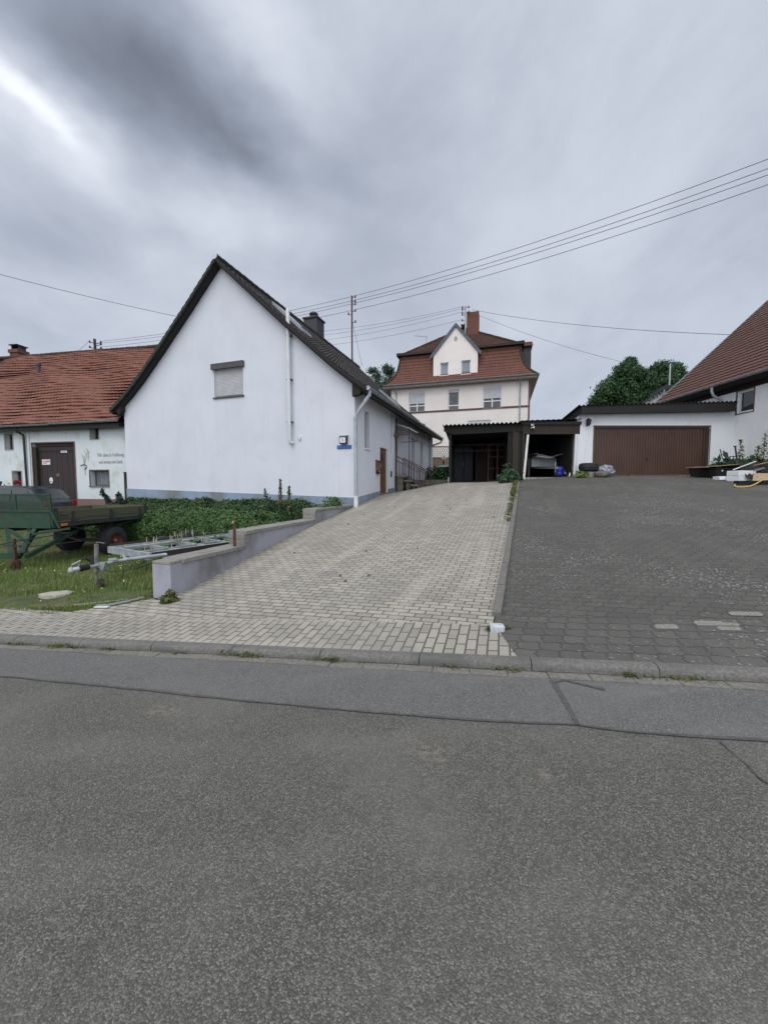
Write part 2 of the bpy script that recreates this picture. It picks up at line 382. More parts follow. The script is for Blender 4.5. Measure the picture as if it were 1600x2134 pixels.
M['navy'] = pm('shaded_navy_cabinet', (.006, .010, .022), (.005, .008, .018), rough=.6)  # navy darkened further so the colour carries the carport's shade
M['bluesign'] = pm('blue_enamel', (.014, .085, .32), (.012, .07, .26), rough=.35, bump=0)
M['bluelet'] = pm('pale_blue_lettering', (.06, .22, .58), (.05, .19, .5), rough=.4, bump=0)
M['signwhite'] = pm('sign_white', (.72, .72, .72), (.66, .66, .66), rough=.4, bump=0)
M['signred'] = pm('sign_red', (.42, .03, .05), (.36, .025, .04), rough=.4, bump=0)
M['signblack'] = pm('sign_black', (.015, .015, .018), (.02, .02, .022), rough=.5, bump=0)
M['ochre'] = pm('ochre_card', (.17, .13, .065), (.13, .10, .05), rough=.8)
M['textbrown'] = pm('faded_purple_brown_lettering', (.30, .25, .27), (.42, .39, .41), scale=18, rough=.9, bump=0)
M['fadedgreen'] = pm('faded_painted_wheat', (.42, .44, .36), (.52, .54, .48), scale=20, rough=.9, bump=0)
M['copper'] = pm('copper_brown_metal', (.20, .115, .075), (.13, .075, .05), scale=6, rough=.45, metal=.3, bump=.05)
M['styro'] = pm('white_foam_blocks', (.76, .78, .80), (.70, .72, .74), rough=.8, bump=.2)
M['ply'] = pm('pale_timber_board', (.42, .31, .19), (.30, .21, .13), scale=5, rough=.8, bump=.2, stretch=(.6, 6, 6))
M['redply'] = pm('reddish_board', (.19, .075, .05), (.14, .06, .045), rough=.8)
M['greyply'] = pm('grey_weathered_board', (.24, .25, .26), (.17, .18, .18), scale=5, rough=.85, stretch=(.6, 6, 6))
M['hose'] = pm('yellow_hose', (.60, .43, .13), (.52, .37, .11), rough=.5, bump=0)
M['fencewood'] = pm('orange_fence_slats', (.22, .10, .045), (.15, .07, .035), rough=.8)
M['tarp'] = pm('silver_plastic_sheet', (.30, .32, .37), (.10, .11, .14), scale=9, rough=.3, bump=.8, bscale=9, bdist=.05)
M['granite'] = pm('pale_granite_sett', (.50, .53, .55), (.38, .41, .44), scale=30, rough=.85, bump=.6, bscale=60)
M['slab'] = pm('sandy_concrete_slab', (.42, .39, .32), (.32, .30, .25), scale=18, rough=.95, bump=.6, bscale=50)
M['bark'] = pm('bark', (.055, .042, .032), (.035, .028, .022), scale=10, rough=.95, bump=.6, bscale=20)
M['wire'] = pm('grey_wire', (.075, .075, .085), (.06, .06, .07), rough=.6, bump=0)
M['porcelain'] = pm('brown_insulator', (.10, .035, .04), (.07, .028, .03), rough=.4, bump=0)
M['bindark'] = pm('dark_green_bin', (.012, .035, .025), (.01, .025, .02), rough=.5)
M['binlid'] = pm('pale_green_lid', (.16, .26, .24), (.13, .21, .2), rough=.5)
M['leafIvy'] = leafmat('ivy_leaves', (.024, .062, .016), (.095, .165, .046), (.036, .080, .024))
M['leafIvyDark'] = leafmat('dark_ivy_leaves', (.014, .038, .012), (.055, .105, .034))
M['leafTree'] = leafmat('tree_leaves', (.016, .045, .022), (.055, .11, .048))
M['leafConif'] = leafmat('conifer_sprays', (.010, .034, .013), (.062, .135, .042), (.020, .055, .020))
M['leafDark'] = leafmat('dark_leaves', (.014, .035, .022), (.03, .06, .035))
M['grassblade'] = leafmat('grass_blades', (.085, .15, .026), (.17, .22, .055), (.12, .17, .036))
M['weed'] = leafmat('weeds', (.04, .075, .018), (.13, .105, .045), (.07, .10, .02))
M['yellow'] = leafmat('yellow_petals', (.62, .55, .06), (.72, .70, .40))
M['dryseed'] = leafmat('dry_seed_heads', (.34, .30, .20), (.45, .40, .30))
M['redflower'] = leafmat('red_petals', (.42, .015, .02), (.3, .01, .03))

def asphalt(name, base, lightc, darkc, warm, scale=75, patch=None):
    m, gg, b = newmat(name); co = gg.node('ShaderNodeTexCoord').outputs['Object']
    n1 = gg.node('ShaderNodeTexVoronoi'); gg.put(n1.inputs['Vector'], co); n1.inputs['Scale'].default_value = scale
    rnd = gg.sep(n1.outputs['Color'])[0]; dist = n1.outputs['Distance']
    n2 = gg.node('ShaderNodeTexVoronoi'); gg.put(n2.inputs['Vector'], co); n2.inputs['Scale'].default_value = scale*2.1
    rnd2 = gg.sep(n2.outputs['Color'])[1]
    col = gg.mix(gg.ramp(rnd, .05, .95), darkc, base)
    col = gg.mix(gg.ramp(rnd, .80, .97), col, lightc)
    col = gg.mix(gg.ramp(rnd2, .0, .22, .55, 0), col, darkc)
    col = gg.mix(gg.ramp(rnd2, .94, 1.0, 0, .5), col, lightc)
    if patch:
        for (px_, py_, rx_, ry_) in patch:
            dd = gg.vmath('LENGTH', gg.vmath('MULTIPLY', gg.vmath('ADD', gg.vmath('SUBTRACT', co, (px_, py_, 0.)), gg.vmath('SCALE', gg.vmath('SUBTRACT', gg.noisec(co, 7, 4), (.5, .5, .5)), .25)), (1/rx_, 1/ry_, 0.)))
            col = gg.mix(gg.math('MULTIPLY', gg.ramp(dd, .2, 1., .75, 0.), gg.ramp(gg.noise(co, 22, 3), .4, .6)), col, (.24, .21, .17))
    col = gg.mix(gg.ramp(dist, .45, .8, 0, .7), col, darkc)
    col = gg.mix(gg.ramp(gg.noise(co, .8, 5, .6), .42, .68, 0, .45), col, warm)
    col = gg.mix(gg.ramp(gg.noise(co, 6, 4, .6), .52, .72, 0, .3), col, darkc)
    col = gg.mix(gg.ramp(gg.noise(gg.mapping(co, (.35, 1.6, 1), (0, 0, R(12))), 1.0, 3), .5, .7, 0, .22), col, lightc)
    gg.put(b.inputs['Base Color'], col); b.inputs['Roughness'].default_value = .88
    h = gg.math('ADD', gg.math('MULTIPLY', dist, -1.), gg.math('MULTIPLY', rnd, .6))
    gg.put(b.inputs['Normal'], gg.bump(h, .75, .006)); return m
M['road'] = asphalt('old_road_asphalt', (.166, .159, .139), (.226, .216, .19), (.066, .063, .056), (.178, .168, .146), 145, patch=[(.29, 2.32, .22, .12), (-1.74, 2.95, .22, .10), (.9, 2.05, .06, .05)])
M['patch'] = asphalt('newer_bluish_asphalt', (.186, .181, .171), (.285, .278, .264), (.090, .088, .084), (.170, .166, .158), 170)
M['seam'] = pm('bitumen_seam', (.062, .061, .062), (.09, .088, .088), scale=20, rough=.8, bump=.3)

def pavers(name, w, h, c1, c2, mortar, ms, zig=False, spots=None, stain=(.1, .1, .09), slo=.5, shi=.75):
    m, gg, b = newmat(name); uv = uvm(gg); co = gg.node('ShaderNodeTexCoord').outputs['Object']
    jit = gg.vmath('SCALE', gg.vmath('SUBTRACT', gg.noisec(uv, 5, 2), (.5, .5, .5)), .012)
    uvj = gg.vmath('ADD', uv, jit)
    if zig:
        x, y, z = gg.sep(uvj)
        tri = gg.math('PINGPONG', gg.math('ADD', y, .02), h/2)               # 0..h/2..0
        stp = gg.ramp(tri, h*.16, h*.30, -.016, .016)
        tri2 = gg.math('PINGPONG', x, w/2)
        st2 = gg.ramp(tri2, w*.2, w*.3, -.006, .006)
        uvj = gg.comb(gg.math('ADD', x, stp), gg.math('ADD', y, st2), 0.)
    col, fac = brick(gg, uvj, w, h, c1, c2, mortar, ms=ms, smooth=.25)
    grain = gg.noise(uv, 160, 2)
    col = gg.mix(gg.ramp(grain, .35, .7, 0, .45), col, tuple(x*.62 for x in c1))
    col = gg.mix(gg.ramp(gg.noise(uv, .55, 5, .6), slo, shi, 0, .6), col, stain)
    col = gg.mix(gg.ramp(gg.noise(uv, 3, 6, .65), .50, .70, 0, .4), col, tuple(x*.8 for x in stain))
    col = gg.mix(gg.ramp(gg.noise(gg.mapping(uv, (1.6, .16, 1)), 1.3, 4), .5, .72, 0, .3), col, tuple(x*1.25 for x in c1))
    if spots:
        sp = gg.voro(gg.vmath('MULTIPLY', gg.vmath('ADD', uv, gg.vmath('SCALE', gg.noisec(uv, 18, 2), .05)), (1, 1.0, 1)), 19)
        dens = gg.noise(uv, .42, 5, .65)
        thr = gg.ramp(dens, .38, .62, .10, .38)
        f = gg.math('LESS_THAN', sp, thr)
        f = gg.math('MULTIPLY', f, gg.ramp(gg.noise(uv, 34, 3), .45, .60))
        col = gg.mix(gg.math('MULTIPLY', f, .62), col, spots)
        # a few replaced pale stones
        id_ = gg.node('ShaderNodeTexWhiteNoise', noise_dimensions='2D')
        fl = gg.vmath('FLOOR', gg.vmath('MULTIPLY', uvj, (1/w, 1/h, 0))); gg.put(id_.inputs['Vector'], fl)
        x, y, z = gg.sep(uv)
        col = gg.mix(gg.math('MULTIPLY', gg.math('MULTIPLY', gg.math('GREATER_THAN', id_.outputs[0], 1.1), gg.math('SUBTRACT', 1., fac)), .8), col, (.21, .205, .185))
    gg.put(b.inputs['Base Color'], col); b.inputs['Roughness'].default_value = .92
    h_ = gg.math('ADD', gg.math('MULTIPLY', fac, -1.), gg.math('MULTIPLY', grain, .3))
    gg.put(b.inputs['Normal'], gg.bump(h_, .7, .006)); return m
M['pav'] = pavers('grey_beige_paving_blocks', .205, .103, (.385, .355, .302), (.265, .246, .213), (.062, .056, .046), .0095, stain=(.20, .19, .17))
M['pav2'] = pavers('apron_paving_blocks', .205, .103, (.355, .328, .28), (.27, .25, .216), (.058, .052, .043), .0095, stain=(.20, .19, .17))
M['yard'] = pavers('dark_interlocking_pavers', .195, .135, (.096, .090, .080), (.074, .070, .063), (.030, .028, .025), .0055, zig=True, spots=(.38, .37, .345), stain=(.115, .108, .098))
M['yard2'] = pavers('dark_interlocking_apron', .20, .150, (.106, .100, .090), (.078, .074, .068), (.028, .026, .024), .006, zig=True, spots=(.34, .33, .31), stain=(.11, .105, .095))
M['soil'] = pm('lawn_soil', (.045, .062, .020), (.075, .088, .030), scale=5, rough=1., bump=.8, bscale=30, bdist=.02, c3=(.14, .105, .070), s3=1.3, lo3=.50, hi3=.62)
M['ground'] = pm('ground_cover', (.05, .07, .03), (.08, .085, .05), scale=.4, rough=1., bump=.2)
M['palepav'] = pm('pale_paver', (.24, .235, .205), (.17, .165, .145), scale=40, rough=.95, bump=.5)

# ------------------------------------------------------------------ terrain
K = Frame(.36, 3.64, 12.6)           # kerb line (back edge at y = 0), x to the right
D = Frame(1.22, 4.15, 20.3)          # driveway edging line (x = 0), y uphill
A = Frame(-1.005, 13.4, 18.8)        # white house, near corner
B = Frame(-11.45, 17.3, 10.5)        # barn, right-hand corner
C = Frame(11.1, 30.0, 16.6)          # tall villa, right-front corner
H = Frame(14.7, 16.3, 0.)            # cottage on the right, its wall runs towards the road
GA = Frame(8.1, 16.3, 0.)            # garage
SLOPE = .050
def zroad(x, y):
    k = (x-K.o.x)*K.ex.x + (y-K.o.y)*K.ex.y
    return SLOPE*k - .065
def tps(pts):
    P = np.array(pts, float); n = len(P)
    def U(r2): return np.where(r2 > 1e-12, .5*r2*np.log(np.maximum(r2, 1e-12)), 0.)
    d2 = ((P[:, None, :2]-P[None, :, :2])**2).sum(-1)
    L = np.zeros((n+3, n+3)); L[:n, :n] = U(d2)+np.eye(n)*.12; L[:n, n] = 1; L[:n, n+1:] = P[:, :2]; L[n, :n] = 1; L[n+1:, :n] = P[:, :2].T
    w = np.linalg.solve(L, np.concatenate([P[:, 2], [0, 0, 0]]))
    def f(x, y):
        q = np.stack([np.asarray(x, float).ravel(), np.asarray(y, float).ravel()], 1)
        u = U(((q[:, None, :]-P[None, :, :2])**2).sum(-1))
        z = u@w[:n]+w[n]+q@w[n+1:]
        return z.reshape(np.shape(x)) if np.ndim(x) else float(z[0])
    return f
def gp(px, py, Y): p = at(px, py, Y); return (p.x, p.y, p.z)
cp = []
for k in np.arange(-14, 14.1, 2): p = K.w(k, 0); cp.append((p.x, p.y, SLOPE*k))
for k, z in ((-12, .03), (-9, .03), (-6, .04), (-3, .055), (0, .08), (3, .09), (6, .095), (10, .1)): p = K.w(k, .7); cp.append((p.x, p.y, SLOPE*k+z))
cp += [gp(1000, 1196, 5.97), gp(1000, 1162, 6.74), gp(1000, 1130, 7.7), gp(1000, 1106, 8.64), gp(1000, 1047, 11.8), gp(1000, 1022, 14), gp(1000, 1006, 16.6),
       gp(317, 1245, 5.9), gp(510, 1165, 7.57), gp(655, 1092, 10.5), gp(733, 1057, 13.3), gp(742, 1055, 13.4), gp(800, 1031, 15.8), gp(835, 1026, 17.8),
       gp(865, 1022, 19), gp(893, 1010, 25), gp(935, 1006, 16.9), gp(1240, 991, 16.3), gp(1480, 991, 16.3), (14.7, 16.3, 2.15), gp(1300, 1090, 8.26),
       (3.0, 22, 1.9), (6, 20, 1.9), (11, 10, 1.35), (14.7, 8, 1.2), gp(1088, 1000, 16.4)]
TD = tps(cp)
TL = tps([gp(0, 1275, 5.9), (-3.6, 5.95, -.10), (-3.4, 7.0, -.06), (-2.8, 9, .08), (-2.4, 11, .28), (-3, 13, .4), gp(228, 1156, 11.5), (-6, 9, -.2), (-5.1, 6.9, -.13),
          (-14, 14.5, .12), (-11.4, 16.5, .28), (-16, 17.5, .2), (-9, 14.5, .2), (-22, 15, -.1), (-12, 6, -.62), (-20, 9, -.75), (-24, 12, -.5), (-8.5, 8.9, -.27), (-7.0, 6.2, -.31), (-9.5, 6.9, -.46)])

def sheet(name, fr, polys, step, zf, mat, uvfr=None, lift=0., kind='structure', label=None):
    """draped sheet clipped to convex polygons given in frame fr"""
    uvfr = uvfr or fr; mb = MB(); tris = []
    for poly in polys:
        poly = [tuple(p) for p in poly]
        tris += [[poly[k] for k in t] for t in tessellate_polygon([[Vector((*p, 0)) for p in poly]])] if len(poly) > 4 else [poly]
    for poly in tris:
        xs = [p[0] for p in poly]; ys = [p[1] for p in poly]
        bm = bmesh.new()
        nx = max(1, int((max(xs)-min(xs))/step)); ny = max(1, int((max(ys)-min(ys))/step))
        bmesh.ops.create_grid(bm, x_segments=nx, y_segments=ny, size=.5)
        for v in bm.verts: v.co = Vector((min(xs)+(v.co.x+.5)*(max(xs)-min(xs)), min(ys)+(v.co.y+.5)*(max(ys)-min(ys)), 0))
        area = sum(poly[i][0]*poly[(i+1) % len(poly)][1]-poly[(i+1) % len(poly)][0]*poly[i][1] for i in range(len(poly)))
        for i in range(len(poly)):
            a = Vector((*poly[i], 0)); b = Vector((*poly[(i+1) % len(poly)], 0)); n = (b-a).cross(Vector((0, 0, 1)))
            if area < 0: n = -n
            if n.length < 1e-6: continue
            bmesh.ops.bisect_plane(bm, geom=bm.verts[:]+bm.edges[:]+bm.faces[:], plane_co=a, plane_no=n.normalized(), clear_outer=True)
        bm.verts.index_update()
        W_ = [fr.w(v.co.x, v.co.y) for v in bm.verts]
        Z = zf(np.array([p.x for p in W_]), np.array([p.y for p in W_]))
        vs = [(p.x, p.y, float(z)+lift) for p, z in zip(W_, Z)]
        uvs = [uvfr.l(p)[:2] for p in W_]
        mb.add(vs, [[v.index for v in f.verts] for f in bm.faces], [[uvs[v.index] for v in f.verts] for f in bm.faces]); bm.free()
    o = mb.build(name, mat, origin=(0, 0, 0), smooth=True, recalc=False); tag(o, label, None, None, kind); return o
WF = Frame(0, 0, 0)
# wide ground under and beyond everything
def zground(x, y):
    sm = lambda v, a, b: (lambda t: t*t*(3-2*t))(np.clip((v-a)/(b-a), 0, 1))
    base = -.75+SLOPE*np.clip(x, -30, 14)*.9
    up = np.where(y > 3.5, sm(y, 5, 22)*(1.1+1.6*sm(x, -11, 4)), 0.)
    return base+up-.05+np.where(y > 60, (y-60)*.01, 0)
mb = MB()
xs = np.concatenate([[-900, -400, -150, -80], np.arange(-50, 51, 2.5), [80, 150, 400, 900]]); ys = np.concatenate([[-600, -200, -80], np.arange(-40, 71, 2.5), [100, 200, 500, 1200]])
X, Y = np.meshgrid(xs, ys); Z = zground(X, Y)
mb.add([(a, b, c) for a, b, c in zip(X.ravel(), Y.ravel(), Z.ravel())], [(j*len(xs)+i, j*len(xs)+i+1, (j+1)*len(xs)+i+1, (j+1)*len(xs)+i) for j in range(len(ys)-1) for i in range(len(xs)-1)])
tag(mb.build('ground', M['ground'], origin=(0, 0, 0), smooth=True, recalc=False), kind='structure')

sheet('road', K, [[(-30, -10), (25, -10), (25, -.20), (-30, -.20)]], 1.0, zroad, M['road'])
# newer strip along the gutter: its seam is measured from the photograph
def onroad(px, py):
    d = ray(px, py); t = .1
    for _ in range(60):
        p = EYE+d*t; e = p.z-zroad(p.x, p.y); t += e/max(.15, -d.z)
    return K.l(EYE+d*t)[:2]
seam = [onroad(*p) for p in ((-400, 1392), (0, 1410), (260, 1435), (520, 1463), (800, 1488), (1000, 1503), (1200, 1512), (1330, 1529), (1450, 1536), (1600, 1545), (2300, 1590))]
seam.insert(0, (-28, seam[0][1]+.10)); seam.append((22, seam[-1][1]-.3))
edge_y = -.258
for i in range(1): pass
polys = [[(seam[i][0], seam[i][1]), (seam[i+1][0], seam[i+1][1]), (seam[i+1][0], edge_y), (seam[i][0], edge_y)] for i in range(len(seam)-1)]
sheet('road_patch', K, polys, .5, zroad, M['patch'], lift=.004)
def ribbon(name, pts, wid, zf, mat, lift=.008, wob=.25):
    mb = MB(); fine = []
    for i in range(len(pts)-1):
        n = max(2, int(math.dist(pts[i], pts[i+1])/.05))
        for k in range(n): t = k/n; fine.append((pts[i][0]*(1-t)+pts[i+1][0]*t, pts[i][1]*(1-t)+pts[i+1][1]*t))
    fine.append(pts[-1]); L = []; 
    for i, p in enumerate(fine):
        a = fine[max(0, i-1)]; b = fine[min(len(fine)-1, i+1)]; dx, dy = b[0]-a[0], b[1]-a[1]; l = math.hypot(dx, dy) or 1
        nx, ny = -dy/l, dx/l
        w1 = wid*(.5+wob*noise.noise((p[0]*3, p[1]*3, 1))*2); w2 = wid*(.5+wob*noise.noise((p[0]*4, p[1]*4, 7))*2)
        L.append((K.w(p[0]+nx*w1, p[1]+ny*w1), K.w(p[0]-nx*w2, p[1]-ny*w2)))
    for i in range(len(L)-1):
        q = [L[i][0], L[i][1], L[i+1][1], L[i+1][0]]
        mb.add([(v.x, v.y, zf(v.x, v.y)+lift) for v in q], [(0, 1, 2, 3)])
    return tag(mb.build(name, mat, origin=(0, 0, 0), recalc=False), kind='structure')
ribbon('road_seam', seam, .022, zroad, M['seam'], wob=.2)
ribbon('road_seam', [onroad(*p) for p in ((1152, 1420), (1163, 1440), (1180, 1470), (1205, 1514))], .045, zroad, M['seam'], wob=.15)
ribbon('road_seam', [onroad(*p) for p in ((1150, 1424), (1175, 1419), (1210, 1428), (1260, 1440))], .03, zroad, M['seam'], lift=.010)
ribbon('road_crack', [onroad(*p) for p in ((1500, 1547), (1530, 1575), (1560, 1600), (1580, 1622), (1640, 1660))], .012, zroad, M['seam'], wob=.4)

# kerb stones, 1 m long with rounded nose, and the gutter slabs in front of them
kb = MB(); gs = MB(); x = -20.0; 
while x < 15:
    j = rng.uniform(-.004, .004); jz = rng.uniform(-.003, .003); x1 = x+.992
    prof = [(.0, -.1), (.0, .012), (-.075, .012), (-.098, .006), (-.112, -.008), (-.12, -.03), (-.124, -.1)]
    vs = []
    for xx in (x, x1):
        for (yy, z) in prof: p = K.w(xx, yy+j); vs.append((p.x, p.y, SLOPE*xx+z+jz))
    n = len(prof)
    kb.add(vs, [(i, i+1, n+i+1, n+i) for i in range(n-1)]+[tuple(range(n)), tuple(range(2*n-1, n-1, -1))]); x += 1.0
x = -20.0
while x < 15:
    w = .33; jz = rng.uniform(-.003, .003); j = rng.uniform(-.006, .004)
    vs = []
    for xx in (x+.003, x+w-.003):
        for (yy, z) in ((-.118, -.1), (-.118, -.062), (-.25+j, -.058), (-.25+j, -.1)): p = K.w(xx, yy); vs.append((p.x, p.y, SLOPE*xx+z+jz))
    gs.add(vs, [(i, i+1, 4+i+1, 4+i) for i in range(3)]+[(0, 1, 2, 3), (7, 6, 5, 4)]); x += w
tag(kb.build('kerb', M['kerb'], origin=(0, 0, 0)), kind='structure')
tag(gs.build('gutter', M['gutterstone'], origin=(0, 0, 0)), kind='structure')

jp = [(x_, -.124) for x_ in np.arange(-20, 15, .5)]
ribbon('kerb_joint_shade', jp, .016, lambda x, y: zroad(x, y)+.004, M['seam'], lift=.004, wob=.5)  # dark ribbon paints the shadow gap under the kerb together with joint dirt
# paving: apron strip behind the kerb, driveway, dark yard
kx = lambda p: K.l(p)[:2]
e0 = K.l(Vector((1.22, 4.15, 0)))          # foot of the edging line
sheet('driveway_apron', K, [[(-20, -.02), (e0[0]+.17, -.02), (e0[0]+.03, .66), (-20, .66)]], .25, TD, M['pav2'],
      uvfr=type('U', (), {'l': staticmethod(lambda p: (lambda q: (q[1], q[0]-q[1]*.08, 0))(K.l(p)))})(), lift=.002)
dr = lambda x, y: D.l(Vector((x, y, 0)))[:2]
wallL = [(-3.40, 5.75), (-1.2, 13.3)]
sheet('driveway', D, [
    [(-.02, -.45), (-.02, 20), (-5.75, 20), (-5.35, 7.68), dr(-3.42, 5.72), dr(*K.w(-4.6, .64).xy), dr(*K.w(e0[0]-.1, .64).xy)],
    [dr(*K.w(-4.62, .64).xy), dr(-3.40, 5.73), dr(-3.75, 5.95), dr(*K.w(-6.0, .92).xy), dr(*K.w(-7.0, .86).xy), dr(*K.w(-7.0, .64).xy)],
    [dr(*K.w(-6.98, .64).xy), dr(*K.w(-6.98, .86).xy), dr(*K.w(-20, .82).xy), dr(*K.w(-20, .64).xy)]], .3, TD, M['pav'])
kp = lambda x, y: tuple(K.w(x, y).xy)
sheet('paving_bed', WF, [[kp(-18, .05), kp(e0[0]+.2, .05), (6, 16.6), (4, 24), (.6, 18), (-.95, 13.6), (-3.3, 6.4), (-5, 6.3), kp(-18, 1.6)]], .6, TD, M['soil'], lift=-.03)
yk = lambda x, y: dr(*K.w(x, y).xy)
sheet('yard_paving', D, [[yk(e0[0]-.02, .60), yk(e0[0]+.2, .5), yk(14.5, .5), (20, 4), (16, 20), (.02, 13.4), (.02, 1)]], .35, TD, M['yard'], lift=.002)
sheet('yard_apron', K, [[(e0[0]+.17, -.02), (14.5, -.02), (14.5, .92), (e0[0]+.26, .92), (e0[0]+.04, .5)]], .3, TD, M['yard2'],
      uvfr=type('U', (), {'l': staticmethod(lambda p: (lambda q: (q[0]+q[1]*.35, q[1], 0))(K.l(p)))})(), lift=.006)
# edging stones between the two pavings
eb = MB(); y = .22
while y < 13.3:
    y1 = min(y+.985, 13.35); jx = rng.uniform(-.006, .006); hz = rng.uniform(.045, .058)
    pts = []
    for yy in (y, y1):
        for (xx, up) in ((-.05, -.1), (-.05, hz-.008), (-.042, hz), (.042, hz), (.05, hz-.008), (.05, -.1)):
            p = D.w(xx+jx, yy); pts.append((p.x, p.y, TD(p.x, p.y)+up))
    eb.add(pts, [(i, i+1, 7+i, 6+i) for i in range(5)]+[tuple(range(6)), tuple(range(11, 5, -1))]); y += 1.0
tag(eb.build('edging', M['kerb'], origin=(0, 0, 0)), kind='structure')

# lawn soil
sheet('lawn_soil', WF, [[(-3.35, 5.9), (-1.3, 12.9), (-2, 14.5), (-11.2, 17.4), (-22, 19.5), (-26, 12), (*K.w(-20, .78).xy,), (*K.w(-7.0, .83).xy,), (-4.9, 5.43), (-3.8, 5.80)]], .4, TL, M['soil'])

# ------------------------------------------------------------------ scatter generators
def leaves(name, P, N, size, mat, parent=None, origin=None, aspect=1.6, sj=.4, up=.3, kind=None, label=None, cat=None, group=None, droop=0.):
    """P: leaf centres (n,3); N: outward directions; every leaf a small rhombus"""
    n = len(P); r = rng.normal(size=(n, 3)); nn = N*.8+r*.6+np.array([0, 0, up]); nn /= np.linalg.norm(nn, axis=1)[:, None]
    t = rng.normal(size=(n, 3)); t[:, 2] -= droop; t -= nn*(t*nn).sum(1)[:, None]; t /= np.linalg.norm(t, axis=1)[:, None]; b = np.cross(nn, t)
    s = size*(1+sj*rng.uniform(-1, 1, n))[:, None]
    V = np.stack([P-t*s*aspect*.5, P+b*s*.38, P+t*s*aspect*.5, P-b*s*.38], 1).reshape(-1, 3)
    return fastmesh(name, V, n, 4, mat, parent, origin, kind, label, cat, group)
def fastmesh(name, V, n, k, mat, parent=None, origin=None, kind=None, label=None, cat=None, group=None):
    off = np.array([0, 0, ZB.get(parent.name, 0.)]) if parent is not None else np.array(origin or (0, 0, 0), float)
    V = (V-off).astype(np.float32)
    me = bpy.data.meshes.new(name); me.vertices.add(len(V)); me.vertices.foreach_set('co', V.ravel())
    me.loops.add(n*k); me.loops.foreach_set('vertex_index', np.arange(n*k, dtype=np.int32))
    me.polygons.add(n); me.polygons.foreach_set('loop_start', np.arange(0, n*k, k, dtype=np.int32))
    me.update(calc_edges=True); me.materials.append(mat)
    o = bpy.data.objects.new(name, me)
    if parent is not None: o.parent = parent
    else: o.location = off.tolist()
    COL.objects.link(o); return tag(o, label, cat, group, kind)
def clumpcloud(n, centers, radii, shell=.35):
    """points in several ellipsoid clumps, thicker towards their skins"""
    centers = np.array(centers, float); radii = np.array(radii, float)
    w = np.prod(radii, 1)**(2/3); k = rng.choice(len(centers), n, p=w/w.sum())
    d = rng.normal(size=(n, 3)); d /= np.linalg.norm(d, axis=1)[:, None]
    r = 1-shell*rng.uniform(0, 1, n)**1.5*1.4; r *= (1+.15*rng.normal(size=n)+.10*rng.exponential(size=n)*(rng.random(n) < .2))
    return centers[k]+d*radii[k]*r[:, None], d

# ------------------------------------------------------------------ shared building parts
def tile_roof(mb, prof, uL, uR, pos, course=.3, tw=.22, amp=.014, thick=.032, sag=.0, per=3, jit=.004, wav=0.):
    """courses of overlapping tiles laid over a profile [(run, z)...] from eave to ridge; pos(u, run, z) -> point"""
    segs = [0.]
    for a, b in zip(prof, prof[1:]): segs.append(segs[-1]+math.dist(a, b))
    Ltot = segs[-1]
    def P(s):
        s = min(max(s, 0), Ltot)
        for i in range(len(prof)-1):
            if s <= segs[i+1] or i == len(prof)-2:
                t = (s-segs[i])/(segs[i+1]-segs[i]); a, b = prof[i], prof[i+1]
                n = Vector((-(b[1]-a[1]), (b[0]-a[0]))).normalized(); n = n if n.y > 0 else -n
                return a[0]+(b[0]-a[0])*t, a[1]+(b[1]-a[1])*t, n
    nc = max(1, round(Ltot/course)); c = Ltot/nc
    for i in range(nc):
        s0, s1 = i*c, (i+1)*c; t = (s0+s1)/2/Ltot
        l, r = uL(s0/Ltot), uR(s0/Ltot); l1, r1 = uL(s1/Ltot), uR(s1/Ltot)
        k0 = math.floor(l/(tw/per)); k1 = math.ceil(r/(tw/per)); us = [k*tw/per for k in range(k0, k1+1) if l < k*tw/per < r]
        us = [l]+us+[r]; r0_, z0_, n0 = P(s0); r1_, z1_, n1 = P(s1)
        vs = []; uv = []
        for u in us:
            ph = (u/tw) % 1.0; w = amp*math.cos(2*PI*ph)
            kk = math.floor(u/tw); jj = jit*((hash((kk, i, 3)) % 100)/50-1)
            sg = sag*noise.noise((u*.35, s0*.5, 3))+wav*noise.noise((u*1.4, i*7.7, 5))
            uu1 = min(max(u, l1), r1)
            b0 = thick+w+jj+sg; b1 = w+sg
            vs += [pos(u, r0_-n0.y*0, z0_-.012), pos(u, r0_+n0.x*b0, z0_+n0.y*b0), pos(uu1, r1_+n1.x*b1, z1_+n1.y*b1)]
            uv += [(u, s0-.02), (u, s0), (u, s1)]
        fs = []; fu = []
        for k in range(len(us)-1):
            a, b = 3*k, 3*(k+1)
            for f in ((a, b, b+1, a+1), (a+1, b+1, b+2, a+2)): fs.append(f); fu.append([uv[q] for q in f])
        mb.add(vs, fs, fu)
def roof_slab(mb, prof, u0, u1, pos, t=.12, drop=.05):
    """boarding below the tiles, with thickness"""
    n = len(prof)
    top = [(r, z-drop) for r, z in prof]; bot = [(r, z-drop-t) for r, z in prof]
    for a in (u0, u1): mb.add([pos(a, *p) for p in top]+[pos(a, *p) for p in bot], [(i, i+1, n+i+1, n+i) for i in range(n-1)])
    for row in (top, bot): mb.add([pos(u0, *p) for p in row]+[pos(u1, *p) for p in row], [(i, i+1, n+i+1, n+i) for i in range(n-1)])
    for k in (0, n-1): mb.quad(pos(u0, *top[k]), pos(u1, *top[k]), pos(u1, *bot[k]), pos(u0, *bot[k]))
def ridge(mb, p, q, r=.11, step=.38):
    p, q = Vector(p), Vector(q); n = max(1, int((q-p).length/step)); d = (q-p)/n
    for i in range(n):
        a = p+d*i+Vector((0, 0, rng.uniform(-.008, .008))); mb.cyl(a, a+d*1.08, r*1.08, 10, r*.92)
